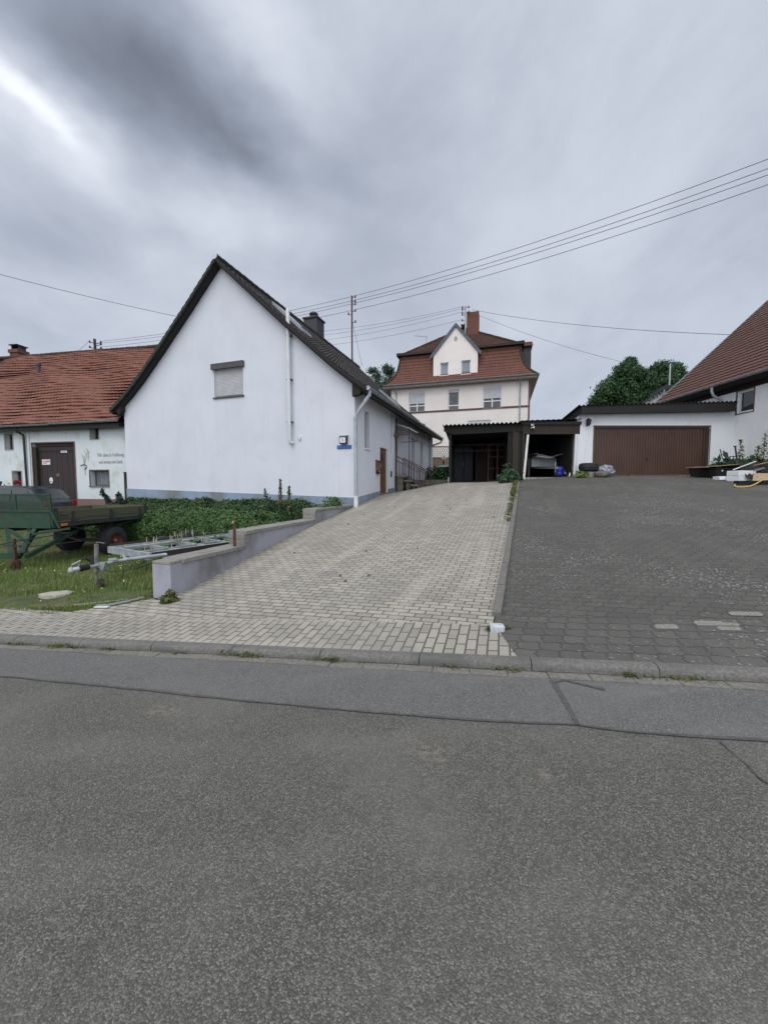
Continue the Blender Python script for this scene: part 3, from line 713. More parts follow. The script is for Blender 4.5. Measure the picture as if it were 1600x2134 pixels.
def window(par, kind, c, rect, rec=.12, frame='white', pane='glass', fw=.07, mull=(), trans=(), shutter=None, sill=True, curtain=False, bars=0, name='window', label=None, sillmat='white', surround=None, sw=.05, boxh=0.):
    """window (frame) > pane, shutter, sill, surround; kind like MB.panel"""
    f = {'y': lambda u, z, d: (u, c+d, z), 'x+': lambda u, z, d: (c-d, u, z), 'x-': lambda u, z, d: (c+d, u, z)}[kind]
    def bx(mb, u0, u1, z0, z1, d0, d1):
        a, b = f(u0, z0, d0), f(u1, z1, d1)
        mb.box(min(a[0], b[0]), max(a[0], b[0]), min(a[1], b[1]), max(a[1], b[1]), min(a[2], b[2]), max(a[2], b[2]))
    u0, u1, z0, z1 = rect; fr = MB()
    bx(fr, u0, u0+fw, z0, z1, rec, rec+.06); bx(fr, u1-fw, u1, z0, z1, rec, rec+.06)
    bx(fr, u0+fw, u1-fw, z0, z0+fw, rec, rec+.06); bx(fr, u0+fw, u1-fw, z1-fw, z1, rec, rec+.06)
    for m_ in mull: x = u0+(u1-u0)*m_; bx(fr, x-.045, x+.045, z0+fw, z1-fw, rec-.004, rec+.05)
    for m_ in trans: z = z0+(z1-z0)*m_; bx(fr, u0+fw, u1-fw, z-.04, z+.04, rec-.006, rec+.05)
    w = fr.build(name, M[frame], par); tag(w, label)
    pn = MB(); bx(pn, u0+fw*.5, u1-fw*.5, z0+fw*.5, z1-fw*.5, rec+.045, rec+.055); pn.build('pane', M[pane], w) if False else sub(pn, 'pane', M[pane], w, par)
    if curtain:
        cm = MB(); n = 14
        for k in range(n):
            a = u0+fw+(u1-u0-2*fw)*k/n; b = u0+fw+(u1-u0-2*fw)*(k+.8)/n; bx(cm, a, b, z0+fw, z1-fw, rec+.034, rec+.044)
        sub(cm, 'curtain', M['curtain'], w, par)
    if bars:
        bm_ = MB()
        for k in range(bars): a = u0+(u1-u0)*(k+.5)/bars; bx(bm_, a-.012, a+.012, z0, z1, rec-.04, rec-.02)
        sub(bm_, 'bars', M['zinc'], w, par)
    if shutter:
        zb, mat_ = shutter; sm = MB(); z = z1-.01
        if boxh: bx(sm, u0, u1, z1-boxh, z1, rec-.06, rec-.003); z = z1-boxh
        while z-.05 > zb:
            bx(sm, u0+.03, u1-.03, z-.043, z, rec-.035, rec-.012); z -= .052
        bx(sm, u0, u0+.03, zb, z1, rec-.045, rec-.002); bx(sm, u1-.03, u1, zb, z1, rec-.045, rec-.002)
        sub(sm, 'shutter', M[mat_], w, par)
    if sill:
        sl = MB(); bx(sl, u0-.04, u1+.04, z0-.05, z0+.002, -.05, rec+.03); sub(sl, 'sill', M[sillmat], w, par)
    if surround:
        sm = MB(); q = sw
        bx(sm, u0-q, u0, z0-q, z1+q, -.012, .02); bx(sm, u1, u1+q, z0-q, z1+q, -.012, .02); bx(sm, u0, u1, z1, z1+q, -.012, .02)
        bx(sm, u0, u1, z0-q, z0, -.012, .02) if not sill else None
        sub(sm, 'surround', M[surround], w, par)
    return w
def sub(mb, name, mat, part, root, smooth=False):
    """a sub-part: heights shifted by the root's base, parented to the part"""
    ZB['__'] = ZB.get(root.name, 0.)
    mb.v = [(p[0], p[1], p[2]-ZB['__']) for p in mb.v]
    o = mb.build(name, mat, None, None, smooth); o.parent = part; return o
def gutter_run(mb, p, q, r=.07):
    p, q = Vector(p), Vector(q); d = (q-p).normalized(); side = d.cross(Vector((0, 0, 1))).normalized(); n = 8
    prof = [(r*math.cos(PI+PI*k/n), r*math.sin(PI+PI*k/n)) for k in range(n+1)]
    prof2 = [((r-.008)*math.cos(2*PI-PI*k/n), (r-.008)*math.sin(2*PI-PI*k/n)) for k in range(n+1)]
    pr = prof+prof2; m = len(pr)
    vs = [p+side*a+Vector((0, 0, b)) for a, b in pr]+[q+side*a+Vector((0, 0, b)) for a, b in pr]
    mb.add(vs, [(i, (i+1) % m, m+(i+1) % m, m+i) for i in range(m)])
    L = (q-p).length; k = .5
    while k < L: mb.cyl(p+d*k+side*(-r)+Vector((0, 0, .004)), p+d*k+side*r+Vector((0, 0, .004)), .008, 5); k += .75
    mb.cyl(p-d*.004, p+d*.004, r, 12); mb.cyl(q-d*.004, q+d*.004, r, 12)
    mb.tube([p-side*r, q-side*r], .012, 6); mb.tube([p+side*r, q+side*r], .012, 6)

# ------------------------------------------------------------------ white gable house (A)
hz = 1.0
ha = FT('white_house', 'white rendered gable house with grey roof beside the paved driveway', 'house', A, .1)
ch_r = [(0.55, 4.96), (0, 5.33), (-.7, 5.88), (-2.64, 7.58), (-5.48, 10.22)]
ch_l = [(-11.28, 5.00), (-10.85, 5.27), (-10.25, 5.70), (-9.56, 6.27), (-8.65, 7.11), (-6.95, 8.75), (-5.48, 10.22)]
LA, WA = 13.2, -10.85
under = lambda pr: [(x, z-.17) for x, z in pr]
gab = [(WA, .1), (0, .1), (0, 5.15)]+[p for p in under(ch_r)[2:]]+[p for p in reversed(under(ch_l)[1:-1])]
gab[-1] = (WA, 5.10)
w0, z0w = A.onY(447, 829); w1, z1w = A.onY(506, 764)
mb = MB().panel('y', 0, gab, [(w0, w1, z0w, z1w)], .18)
# driveway side: front section with door and narrow window, then set back .25
t0 = 4.64
dt0, dt1, dz0, dz1 = 2.62, 3.62, 1.42, 3.30
nw0, nw1, nwz0, nwz1 = .93, 1.40, 3.10, 4.46
mb.panel('x+', 0, [(0, .1), (t0, .1), (t0, 5.15), (0, 5.15)], [(dt0, dt1, dz0, dz1), (nw0, nw1, nwz0, nwz1)], .22)
rw = [(8.62, 9.35, 2.02, 4.45), (10.7, 11.4, 3.0-.9, 4.45)]
pd = (5.15, 6.15, 2.25, 4.35)
mb.panel('x+', -.25, [(t0, .1), (LA, .1), (LA, 5.15), (t0, 5.15)], [pd]+rw, .2)
mb.quad((0, t0, .1), (-.25, t0, .1), (-.25, t0, 5.15), (0, t0, 5.15))
mb.add([(x, LA, z) for x, z in gab], [tuple(range(len(gab)))])
mb.quad((WA, 0, .1), (WA, LA, .1), (WA, LA, 5.1), (WA, 0, 5.1))
mb.build('wall', M['wallA'], ha)
# plinth, 2 cm proud
mb = MB()
mb.add([(WA-.02, -.02, .1), (.02, -.02, .1), (.02, -.02, 1.28), (WA-.02, -.02, 1.60)], [(0, 1, 2, 3)])
mb.add([(WA-.02, 0, 1.60), (.02, 0, 1.28), (.02, -.02, 1.28), (WA-.02, -.02, 1.60)], [(0, 1, 2, 3)])
mb.add([(.02, -.02, .1), (.02, dt0-.02, .1), (.02, dt0-.02, 1.50), (.02, -.02, 1.28)], [(0, 1, 2, 3)])
mb.add([(.02, -.02, 1.28), (.02, dt0-.02, 1.50), (-.0, dt0-.02, 1.50), (-.0, 0, 1.28)], [(0, 1, 2, 3)])
mb.add([(.02, dt1+.02, .1), (.02, t0, .1), (.02, t0, 1.64), (.02, dt1+.02, 1.58)], [(0, 1, 2, 3)])
mb.box(-.25, .02, t0-.002, t0+.02, .1, 1.64)
mb.box(-.25, -.23, t0+.02, LA+.02, .1, 2.12)
mb.build('plinth', M['plinth'], ha)
for pr, nm, tl in ((ch_r, 'roof', 1), (ch_l, 'roof', -1)):
    rm = MB()
    tile_roof(rm, pr, lambda t: -.28, lambda t: LA+.35, lambda u, r, z: (r, u, z), course=.29, tw=.24, amp=.012, sag=.03, thick=.036)
    rf = rm.build(nm, M['tileA'], ha, smooth=40, recalc=False)
    bd = MB(); roof_slab(bd, pr, -.24, LA+.31, lambda u, r, z: (r, u, z), .14); sub(bd, 'roof_boards', M['fascia'], rf, ha)
    if tl > 0:
        rd = MB(); ridge(rd, (-5.48, -.33, 10.24), (-5.48, LA+.4, 10.24), .12); sub(rd, 'ridge_tiles', M['tileA'], rf, ha, 40)
        kn = MB().cyl((-5.48, -.37, 10.25), (-5.48, -.30, 10.25), .12, 14); sub(kn, 'ridge_end_cap', M['shutterpale'], rf, ha)
        # verge tiles, soffit box and slanted rooflights
    vg = MB(); s = 0
    for a, b in zip(pr, pr[1:]):
        n = max(1, round(math.dist(a, b)/.29))
        for k in range(n):
            p0 = (a[0]+(b[0]-a[0])*k/n, a[1]+(b[1]-a[1])*k/n); p1 = (a[0]+(b[0]-a[0])*(k+1)/n, a[1]+(b[1]-a[1])*(k+1)/n)
            vg.bar((p0[0], -.285, p0[1]-.03), (p1[0], -.285, p1[1]-.055), .05, .12+.02*rng.random(), up=(0, 1, 0)) if False else vg.prism([(p0[0], p0[1]+.055), (p1[0], p1[1]+.018), (p1[0], p1[1]-.12), (p0[0], p0[1]-.115)], -.33, -.245, lambda u, v, h: (u, h, v))
    sub(vg, 'verge_tiles', M['mosstile'] if tl < 0 else M['tileA'], rf, ha)
# eaves soffit boxes
mb = MB()
mb.prism([(0.02, 5.0), (.50, 4.80), (.50, 4.92), (0.02, 5.22)], -.2, LA+.3, lambda u, v, h: (u, h, v))
mb.prism([(WA-.02, 4.98), (-11.22, 4.86), (-11.22, 4.96), (WA-.02, 5.16)], -.2, LA+.3, lambda u, v, h: (u, h, v))
mb.prism([(0.0, 4.72), (.30, 4.78), (.30, 5.02), (0, 5.15)], -.22, -.02, lambda u, v, h: (u, h, v))
mb.prism([(WA-.05, 4.75), (WA+.10, 4.95), (WA+.1, 5.2), (-11.1, 5.0)], -.22, -.02, lambda u, v, h: (u, h, v))
mb.build('eaves', M['soffit'], ha)
def rooflight(px, py, du, ds):
    y, z = None, None
# rooflights on the driveway slope
def on_slope(px, py, pr=ch_r):
    for a, b in zip(pr, pr[1:]):
        n = Vector((-(b[1]-a[1]), 0, b[0]-a[0])); o = Vector((a[0], 0, a[1]))
        d = ray(px, py); nw = A.ex*n.x+Vector((0, 0, n.z)); ow = A.w(a[0], 0, a[1]); t = (ow-EYE).dot(nw)/d.dot(nw); p = A.l(EYE+d*t)
        if min(a[0], b[0])-.01 <= p[0] <= max(a[0], b[0])+.01: return p
    return p
def slopez(x):
    for a, b in zip(ch_r, ch_r[1:]):
        if b[0] <= x <= a[0]: return a[1]+(b[1]-a[1])*(x-a[0])/(b[0]-a[0])
for (x0_, x1_, y0_, y1_) in ((-4.35, -2.95, 1.6, 2.35), (-1.9, -.9, 7.9, 8.6)):
    q = MB()
    q.prism([(x0_, slopez(x0_)+.03), (x0_, slopez(x0_)+.16), (x1_, slopez(x1_)+.16), (x1_, slopez(x1_)+.03)], y0_, y1_, lambda u, v, h: (u, h, v))
    rl = q.build('rooflight', M['zinc'], ha)
    q = MB(); q.prism([(x0_+.08, slopez(x0_+.08)+.165), (x0_+.08, slopez(x0_+.08)+.17), (x1_-.08, slopez(x1_-.08)+.17), (x1_-.08, slopez(x1_-.08)+.165)], y0_+.07, y1_-.07, lambda u, v, h: (u, h, v)); sub(q, 'pane', glassmat('sky_glass', (.25, .28, .32), .05), rl, ha)
# chimney clad in slate
cx, cy = -5.9, 7.9
q = MB().box(cx-.42, cx+.42, cy-.42, cy+.45, 9.3, 11.25)
chm = q.build('chimney', M['slate'], ha)
q = MB().box(cx-.48, cx+.48, cy-.48, cy+.51, 11.25, 11.33); q.lathe([(.19, 0), (.19, .22), (.26, .26), (.24, .34), (.12, .42), (0, .45)], (cx, cy, 11.33), (0, 0, 1), 14); sub(q, 'chimney_cap', M['slate'], chm, ha)
# gable window with closed shutter
w = window(ha, 'y', 0, (w0, w1, z0w, z1w), rec=.1, frame='shutter', shutter=(z0w+.02, 'shutter'), sill=True, sillmat='darkbox')
q = MB().box(w0-.07, w1+.07, -.10, .01, z1w+.003, z1w+.215); sub(q, 'shutter_box', M['darkbox'], w, ha)
# side windows, door
window(ha, 'x+', 0, (nw0, nw1, nwz0, nwz1), rec=.16, frame='brownframe', pane='glass', fw=.05, sillmat='white')
for r_ in rw: window(ha, 'x+', -.25, r_, rec=.17, frame='revealgrey', pane='glass', fw=.05, sillmat='darkbox')
def leafdoor(par, kind, c, rect, rec, mat, pane=True):
    u0, u1, z0, z1 = rect; x = c-rec; q = MB()
    q.box(x-.05, x, u0, u0+.09, z0, z1); q.box(x-.05, x, u1-.09, u1, z0, z1); q.box(x-.05, x, u0+.09, u1-.09, z1-.1, z1)
    q.box(x-.04, x-.012, u0+.09, u1-.09, z0+.0, z0+.42*(z1-z0)); q.box(x-.04, x-.012, u0+.09, u0+.24, z0+.42*(z1-z0), z1-.1); q.box(x-.04, x-.012, u1-.24, u1-.09, z0+.42*(z1-z0), z1-.1)
    q.box(x-.04, x-.012, u0+.24, u1-.24, z1-.24, z1-.1)
    for k in (1, 2, 3): uu = u0+.24+(u1-u0-.48)*k/4; q.box(x-.03, x-.006, uu-.012, uu+.012, z0+.42*(z1-z0), z1-.24)
    for k in range(7): uu = u0+.12+(u1-u0-.24)*k/6; q.box(x-.013, x-.004, uu-.03, uu+.03, z0+.06, z0+.38*(z1-z0))
    d = q.build('door', M[mat], par)
    g_ = MB().box(x-.028, x-.02, u0+.22, u1-.22, z0+.42*(z1-z0)-.01, z1-.22); sub(g_, 'pane', M['glass'], d, par)
    g_ = MB().cyl((x, u0+.05, z0+1.0), (x+.06, u0+.05, z0+1.0), .012, 8).cyl((x+.055, u0+.05, z0+1.0), (x+.055, u0+.17, z0+1.0), .012, 8); sub(g_, 'handle', M['zinc'], d, par)
    return d
leafdoor(ha, 'x+', 0, (dt0, dt1, dz0, dz1), .08, 'wooddoor')
q = MB().box(-.1, .12, dt0-.05, dt1+.05, 1.20, 1.42); q.build('doorstep', M['stone'], ha)
leafdoor(ha, 'x+', -.25, pd, .12, 'revealgrey')
# gutter and downpipes
q = MB(); gutter_run(q, (.60, -.3, 4.93), (.60, LA+.4, 4.96), .075); q.build('gutter', M['zinc'], ha, smooth=40)
q = MB(); q.tube([(.60, -.14, 4.90), (.60, -.14, 4.74), (.50, -.15, 4.60), (.14, -.17, 4.12), (.10, -.17, 3.98), (.10, -.17, 1.18)], .062, 12)
for z in (3.98, 2.75, 4.6): q.cyl((.10 if z < 4.5 else .5, -.17 if z < 4.5 else -.15, z-.03), (.10 if z < 4.5 else .5, -.17 if z < 4.5 else -.15, z+.03), .07, 12)
dp = q.build('downpipe', M['zincpipe'], ha, smooth=40)
q = MB().cyl((.10, -.17, .85), (.10, -.17, 1.32), .075, 14).cyl((.10, -.17, 1.30), (.10, -.17, 1.35), .085, 14); sub(q, 'standpipe', M['white'], dp, ha, 40)
q = MB(); q.tube([(.60, LA+.2, 4.90), (.60, LA+.2, 4.80), (.5, LA+.2, 4.66), (-.05, LA+.03, 4.46), (-.16, LA-.02, 4.3), (-.16, LA-.02, 1.9)], .055, 10); q.build('downpipe', M['zincpipe'], ha, smooth=40)
# white flue on the gable
fx, fzb = A.onY(604, 923, -.12); _, fzt = A.onY(604, 645, -.12)
q = MB(); q.tube([(fx, -.14, fzt-.03), (fx, -.14, fzb+.10), (fx+.01, -.13, fzb+.02), (fx+.07, -.05, fzb)], .068, 14)
for z in (fzt-.9, fzt-1.7, fzb+.35, fzb+1.0, fzb+2.3): q.cyl((fx, -.14, z-.012), (fx, -.14, z+.012), .074, 14)
q.lathe([(.068, 0), (.06, .05), (.03, .07), (0, .075)], (fx, -.14, fzt-.03), (0, 0, 1), 14)
fl = q.build('flue', M['flue'], ha, smooth=40)
q = MB()
for py in (698, 790, 879): _, z = A.onY(604, py, -.12); q = MB().box(fx-.10, fx+.10, -.155, -.01, z-.018, z+.018); sub(q, 'bracket', M['darkbox'], fl, ha)
bx_, bz_ = A.onY(625, 913); q = MB().bbox(bx_-.05, bx_+.05, -.06, 0.01, bz_-.06, bz_+.06, .01); q.build('socket_box', M['flue'], ha)
# cable and small things on the side wall
q = MB().tube([(.02, 4.16, 4.95), (.02, 4.16, 3.9)], .012, 6).tube([(.02, 4.02, 4.9), (.02, 4.02, 3.2)], .008, 6); q.build('cable', M['zinc'], ha)
q = MB().bbox(0, .05, 4.02, 4.10, 2.12, 2.38, .008); q.build('doorbell', M['black'], ha)
ZB['white_house'] = .1

# number lamp and street-name board near the corner
def on_gable(px, py): x, z = A.onY(px, py); return x, z
x, z = A.onY(717.5, 918); p = A.w(x, 0, z)
t = thing('house_number_lamp', 'square house number lamp above the blue street-name board', 'lamp', tuple(p), A.yaw, absz=False)
MB().bbox(-.13, .13, -.14, 0, -.13, .14, .02).build('lamp_housing', M['signblack'], t)
MB().add([(-.15, -.15, .15), (.15, -.15, .15), (.15, 0, .19), (-.15, 0, .19), (-.15, -.15, .13), (.15, -.15, .13), (.15, 0, .13), (-.15, 0, .13)], [(0, 1, 2, 3), (4, 5, 6, 7), (0, 1, 5, 4), (1, 2, 6, 5), (0, 3, 7, 4)]).build('lamp_cap', M['zinc'], t)
MB().box(-.10, .10, -.146, -.142, -.09, .09).build('lamp_face', M['signwhite'], t)
def text(name, s, size, mat, par, loc, rx=90, rz=0, ext=.002, align='CENTER', sx=1., shear=0., bold=0.):
    c = bpy.data.curves.new(name, 'FONT'); c.body = s; c.size = size; c.extrude = ext; c.align_x = align; c.align_y = 'CENTER'; c.shear = shear; c.offset = bold
    o = bpy.data.objects.new(name, c); COL.objects.link(o); dg = bpy.context.evaluated_depsgraph_get()
    me = bpy.data.meshes.new_from_object(o.evaluated_get(dg)); bpy.data.objects.remove(o); me.name = name
    me.materials.clear(); me.materials.append(mat)
    o = bpy.data.objects.new(name, me); o.parent = par; o.location = loc; o.rotation_euler = (R(rx), 0, R(rz)); o.scale = (sx, 1, 1); COL.objects.link(o); return o
text('numeral', '5', .15, M['signblack'], t, (0, -.148, 0))
x, z = A.onY(717.5, 931.5); p = A.w(x, 0, z)
t = thing('street_name_board', 'blue street-name board on the white gable wall', 'sign', tuple(p), A.yaw, absz=False)
MB().bbox(-.275, .275, -.025, -.002, -.065, .065, .004).build('board', M['bluesign'], t)
text('lettering', 'BICHENAST 5', .078, M['bluelet'], t, (0, -.027, 0), bold=.002)
x0m, z = A.onX(787, 972, .02); p = A.w(.0, x0m-.02, z)
t = thing('letter_box', 'copper-brown letter box with newspaper tube beside the wooden door', 'letter box', tuple(p), A.yaw, absz=False)
MB().bbox(.0, .14, -.18, .16, -.17, .20, .015).build('box_body', M['copper'], t)
MB().add([(-.0, -.20, .20), (.17, -.20, .20), (.17, .18, .20), (0, .18, .20), (0, -.20, .26), (0, .18, .26)], [(0, 1, 2, 3), (1, 2, 5, 4), (0, 1, 4), (2, 3, 5), (0, 3, 5, 4)]).build('lid', M['copper'], t)
MB().lathe([(.055, -.19), (.055, .17), (.047, .17), (.047, -.19)], (.08, 0, -.25), (0, 1, 0), 14).build('newspaper_tube', M['brownframe'], t)
MB().tube([(.145, .03+.05*math.cos(a), .02+.05*math.sin(a)) for a in np.linspace(0, 2*PI, 14)], .008, 5).build('ring_emblem', M['zinc'], t)
yy, z = A.onX(824, 904, .05); p = A.w(0, yy, z)
t = thing('wall_floodlight', 'small bronze floodlight on the side wall below the eaves', 'lamp', tuple(p), A.yaw, absz=False)
MB().bbox(.05, .2, -.1, .14, -.09, .11, .015, Matrix.Rotation(R(15), 4, 'Y')).build('lamp_head', M['copper'], t)
MB().cyl((0, -.04, -.10), (.09, -.02, -.06), .02, 8).box(-.002, .03, -.08, 0, -.14, -.06).build('bracket', M['black'], t)

# entrance stair with two iron railings and a light canopy on posts
sy0, sy1 = 4.9, 6.1
st = FT('entrance_stair', 'short mossy stone stair up to the recessed house entrance', 'stairs', Frame(*A.w(0, 4.9).xy, A.yaw), 1.45)
gz = TD(*A.w(1.0, 5.5).xy)
steps = [(-.23, .42, 2.20), (.36, .74, 2.00), (.68, 1.06, 1.79), (1.0, 1.42, gz+.12)]
for x0_, x1_, z in steps: MB().bbox(x0_, x1_, 0., 1.25, z-.09, z, .012).build('step', M['stone'], st)
MB().box(-.23, .30, .06, .20, 1.3, 2.11).box(-.23, .30, 1.06, 1.2, 1.3, 2.11).box(.45, .62, .1, .22, 1.3, 1.91).box(.45, .62, 1.02, 1.14, 1.3, 1.91).box(.76, .9, .1, 1.14, 1.3, 1.70).build('supports', M['stone'], st)
for n_, yy in (('iron_railing', .02), ('iron_railing', 1.22)):
    r_ = FT(n_, 'red-brown iron stair railing on the near side of the entrance stair' if yy < .5 else 'red-brown iron stair railing on the far side of the entrance stair', 'railing', Frame(*A.w(0, 4.9+yy).xy, A.yaw), 1.45)
    q = MB(); q.tube([(.02, 0, 3.10), (1.30, 0, 2.42), (1.36, 0, 2.34), (1.36, 0, gz+.02)], .02, 8); q.tube([(.02, 0, 2.90), (1.10, 0, 2.32)], .014, 6); q.tube([(.02, 0, 2.32), (1.10, 0, 1.74)], .014, 6); q.build('handrail', M['railing'], r_)
    q = MB()
    for k in range(8): x = .12+k*.145; q.cyl((x, 0, 3.06-x*.53), (x, 0, 2.29-x*.53), .010, 6)
    q.build('balusters', M['railing'], r_); MB().bar((0.0, 0, 1.5), (0.0, 0, 3.12 if yy > .5 else 4.85), .05 if yy < .5 else .03, .05 if yy < .5 else .03).build('post', M['railing'], r_); MB().bar((1.08, 0, gz), (1.08, 0, 2.52), .03, .03).build('post', M['railing'], r_)
cn = FT('entrance_canopy', 'light sloping canopy on thin iron frame under the eaves', 'canopy', Frame(*A.w(0, 4.9).xy, A.yaw), 1.6)
q = MB(); q.add([(-.1, .05, 4.66), (.62, .05, 4.40), (.62, 1.7, 4.40), (-.1, 1.7, 4.66), (-.1, .05, 4.63), (.62, .05, 4.37), (.62, 1.7, 4.37), (-.1, 1.7, 4.63)], [(0, 1, 2, 3), (4, 7, 6, 5), (0, 4, 5, 1), (1, 5, 6, 2), (2, 6, 7, 3), (3, 7, 4, 0)]); q.build('canopy_sheet', M['white'], cn)
q = MB().bar((.58, .12, 2.15), (.58, .12, 4.40), .03, .03).bar((-.2, .12, 4.1), (.58, .12, 4.1), .025, .025).bar((-.2, 1.6, 3.95), (.6, 1.6, 3.95), .025, .025).bar((.58, .12, 3.95), (.58, 1.65, 3.95), .025, .025).bar((.58, 1.6, 3.9), (.58, 1.6, 4.4), .025, .025); q.build('frame', M['signblack'], cn)

# power mast on the house ridge
mx = A.w(-5.3, LA-.3); mz = 10.1
mp = at(733, 616, mx.y); mastx = mx.x
ms = thing('roof_mast', 'tall rusty power mast on the white house roof with insulators', 'mast', (mp.x, mx.y, mz), 0)
top = mp.z
MB().cyl((0, 0, mz), (0, 0, top), .055, 10).cyl((0, 0, mz-.05), (0, 0, mz+.5), .10, 12, .07).build('pole', M['railing'], ms)
mast_pts = []
for py, dx in ((619, .0), (628, .22), (634, .2), (648, .22), (655, -.22), (671, .22)):
    z = at(733, py, mx.y).z
    q = MB(); s_ = 1 if dx >= 0 else -1
    q.cyl((0, 0, z-.03), (s_*.24, 0, z), .02, 6); q.lathe([(.0, -.02), (.05, 0), (.06, .06), (.035, .09), (.05, .13), (.03, .17), (0, .18)], (s_*.24, 0, z-.03), (0, 0, 1), 10)
    q.build('insulator', M['porcelain'], ms); mast_pts.append(Vector((mp.x+s_*.24, mx.y, z+.1)))
q = MB(); q.tube([(0.05, 0, at(733, 672, mx.y).z), (.75, -1.2, at(751, 762, mx.y-1.2).z)], .012, 5); q.build('guy_wire', M['wire'], ms)

# ------------------------------------------------------------------ barn (B)
BR = (-.05, -24.0)
bz = -.1
ba = FT('barn', 'old white barn with red tiled roof on the left', 'barn', B, bz)
ze = 4.42
door = (-5.22, -2.86, .0, 3.72); smallL = (-6.78, -6.33, 3.46, 4.20); smallR = (-1.95, -1.5, 3.84, 4.38); lowL = (-6.45, -5.93, 1.68, 2.42); lowR = (-2.06, -1.06, 1.72, 2.42)
farL = (-9.4, -8.8, 1.7, 2.5)
MB().panel('y', 0, [(BR[1], -.1), (BR[0], -.1), (BR[0], ze+.1), (BR[1], ze+.1)], [door, smallL, smallR, lowL, lowR, farL], .3).quad((BR[0], 0, -.1), (BR[0], 10, -.1), (BR[0], 10, ze), (BR[0], 0, ze)).add([(BR[0], 0, ze), (BR[0], 10, ze), (BR[0], 5.2, 9.7)], [(0, 1, 2)]).build('wall', M['barn'], ba)
MB().box(-2.80, BR[0], -.02, .0, -.1, 1.12).build('plinth', M['barnplinth'], ba)
pb = [(-.38, 4.58), (5.2, 9.86)]
q = MB(); tile_roof(q, pb, lambda t: BR[1], lambda t: BR[0]+.05, lambda u, r, z: (u, r, z), course=.27, tw=.21, amp=.016, thick=.042, sag=.16, wav=.035, jit=.010)
rf = q.build('roof', M['tileBarn'], ba, smooth=35, recalc=False)
q = MB(); roof_slab(q, pb, BR[1], BR[0]+.02, lambda u, r, z: (u, r, z), .10, .20); q.prism([(5.2, 9.75), (11, 4.5), (11, 4.3), (5.2, 9.5)], BR[1], BR[0], lambda u, v, h: (h, u, v)); sub(q, 'roof_boards', M['fascia'], rf, ba)
q = MB(); ridge(q, (BR[1], 5.2, 9.88), (BR[0], 5.2, 9.84), .12, .36); sub(q, 'ridge_tiles', M['tileBarn'], rf, ba, 40)
x, z = B.onY(81, 788, 3.4); zz_ = 4.58+5.28*(3.4+.38)/5.58
q = MB().cyl((x, 3.4, zz_-.1), (x, 3.4, zz_+.50), .10, 10).cyl((x, 3.4, zz_+.42), (x, 3.4, zz_+.55), .13, 10); q.build('vent_pipe', M['darkbox'], ba)
x, z = B.onY(40, 745, 5.6); q = MB().box(x-.32, x+.32, 5.3, 5.9, 9.2, 10.35).box(x-.38, x+.38, 5.24, 5.96, 10.22, 10.42); cq = q.build('chimney', M['brickred'], ba)
q = MB(); 
for a in (-.28, .28): q.box(x+a-.04, x+a+.04, 5.4, 5.8, 10.42, 10.68)
q.box(x-.32, x+.32, 5.25, 5.95, 10.68, 10.73); q.bar((x-.2, 5.6, 10.76), (x+.42, 5.6, 10.66), .25, .04); sub(q, 'chimney_cap', M['slate'], cq, ba)
q = MB(); gutter_run(q, (-3.6, -.46, 4.52), (BR[0], -.46, 4.56), .06); gutter_run(q, (BR[1], -.46, 4.42), (-3.6, -.46, 4.50), .06); q.build('gutter', M['zinc'], ba, smooth=40)
MB().box(BR[1], BR[0], -.36, -.02, 4.36, 4.46).build('eaves', M['fascia'], ba)
q = MB().tube([(-5.58, -.40, 4.42), (-5.58, -.34, 4.25), (-5.58, -.09, 4.1), (-5.56, -.09, 3.9), (-5.50, -.09, .4)], .048, 8); q.build('downpipe', M['signblack'], ba)
MB().box(-5.44, -5.33, -.05, 0, -.1, 4.36).build('wall_strip', M['barn'], ba)
def bwin(rect, **k): return window(ba, 'y', 0, rect, **k)
bwin(smallL, rec=.2, frame='brownframe', fw=.04, sill=False, surround='revealgrey'); bwin(smallR, rec=.26, frame='brownframe', fw=.04, sill=False, surround='revealgrey', pane='signblack', sw=.04)
wl = bwin(lowL, rec=.22, frame='brownframe', fw=.05, sill=False, surround='revealgrey')
bwin(lowR, rec=.24, frame='brownframe', fw=.06, sill=True, sillmat='stone', curtain=True, bars=9, surround='brownframe', sw=.04); bwin(farL, rec=.22, frame='brownframe', fw=.05, sill=False, surround='revealgrey')
# barn door of boards with its frame
q = MB(); u0, u1, z0, z1 = door; n = 15
for k in range(n): a = u0+.16+(u1-u0-.16)*k/n; q.box(a+.004, a+(u1-u0-.16)/n-.004, .16+.004*(k % 2), .2, z0, z1-.12)
q.box(u0+.16, u1, .13, .158, z1-.35, z1-.12); dr_ = q.build('door', M['doorbarn'], ba)
q = MB().box(u0, u0+.17, .02, .26, z0, z1-.16).box(u0+.12, u1, .08, .26, z1-.13, z1); sub(q, 'frame', M['brownwood'], dr_, ba)
q = MB().box(u0-.05, u1+.05, -.014, .02, z1, z1+.05).box(u1, u1+.06, -.014, .02, z0, z1).box(u0-.05, u0, -.014, .02, z0, z1); sub(q, 'surround', M['brownframe'], dr_, ba)
q = MB().bar((u0+1.4, .12, 1.42), (u0+1.55, .12, 1.47), .02, .02); sub(q, 'handle', M['zinc'], dr_, ba)
def board(name, label, cat, px, py, w, h, mat, frc=B, yc=.15, th=.012):
    x, z = frc.onY(px, py, yc); p = frc.w(x, yc, z); t = thing(name, label, cat, tuple(p), frc.yaw, absz=False)
    MB().bbox(-w/2, w/2, -th, 0, -h/2, h/2, .003).build('board', M[mat], t); return t
t = board('dealer_sign', 'white sign with red lettering on the dark barn door', 'sign', 96.5, 963, .47, .25, 'signwhite')
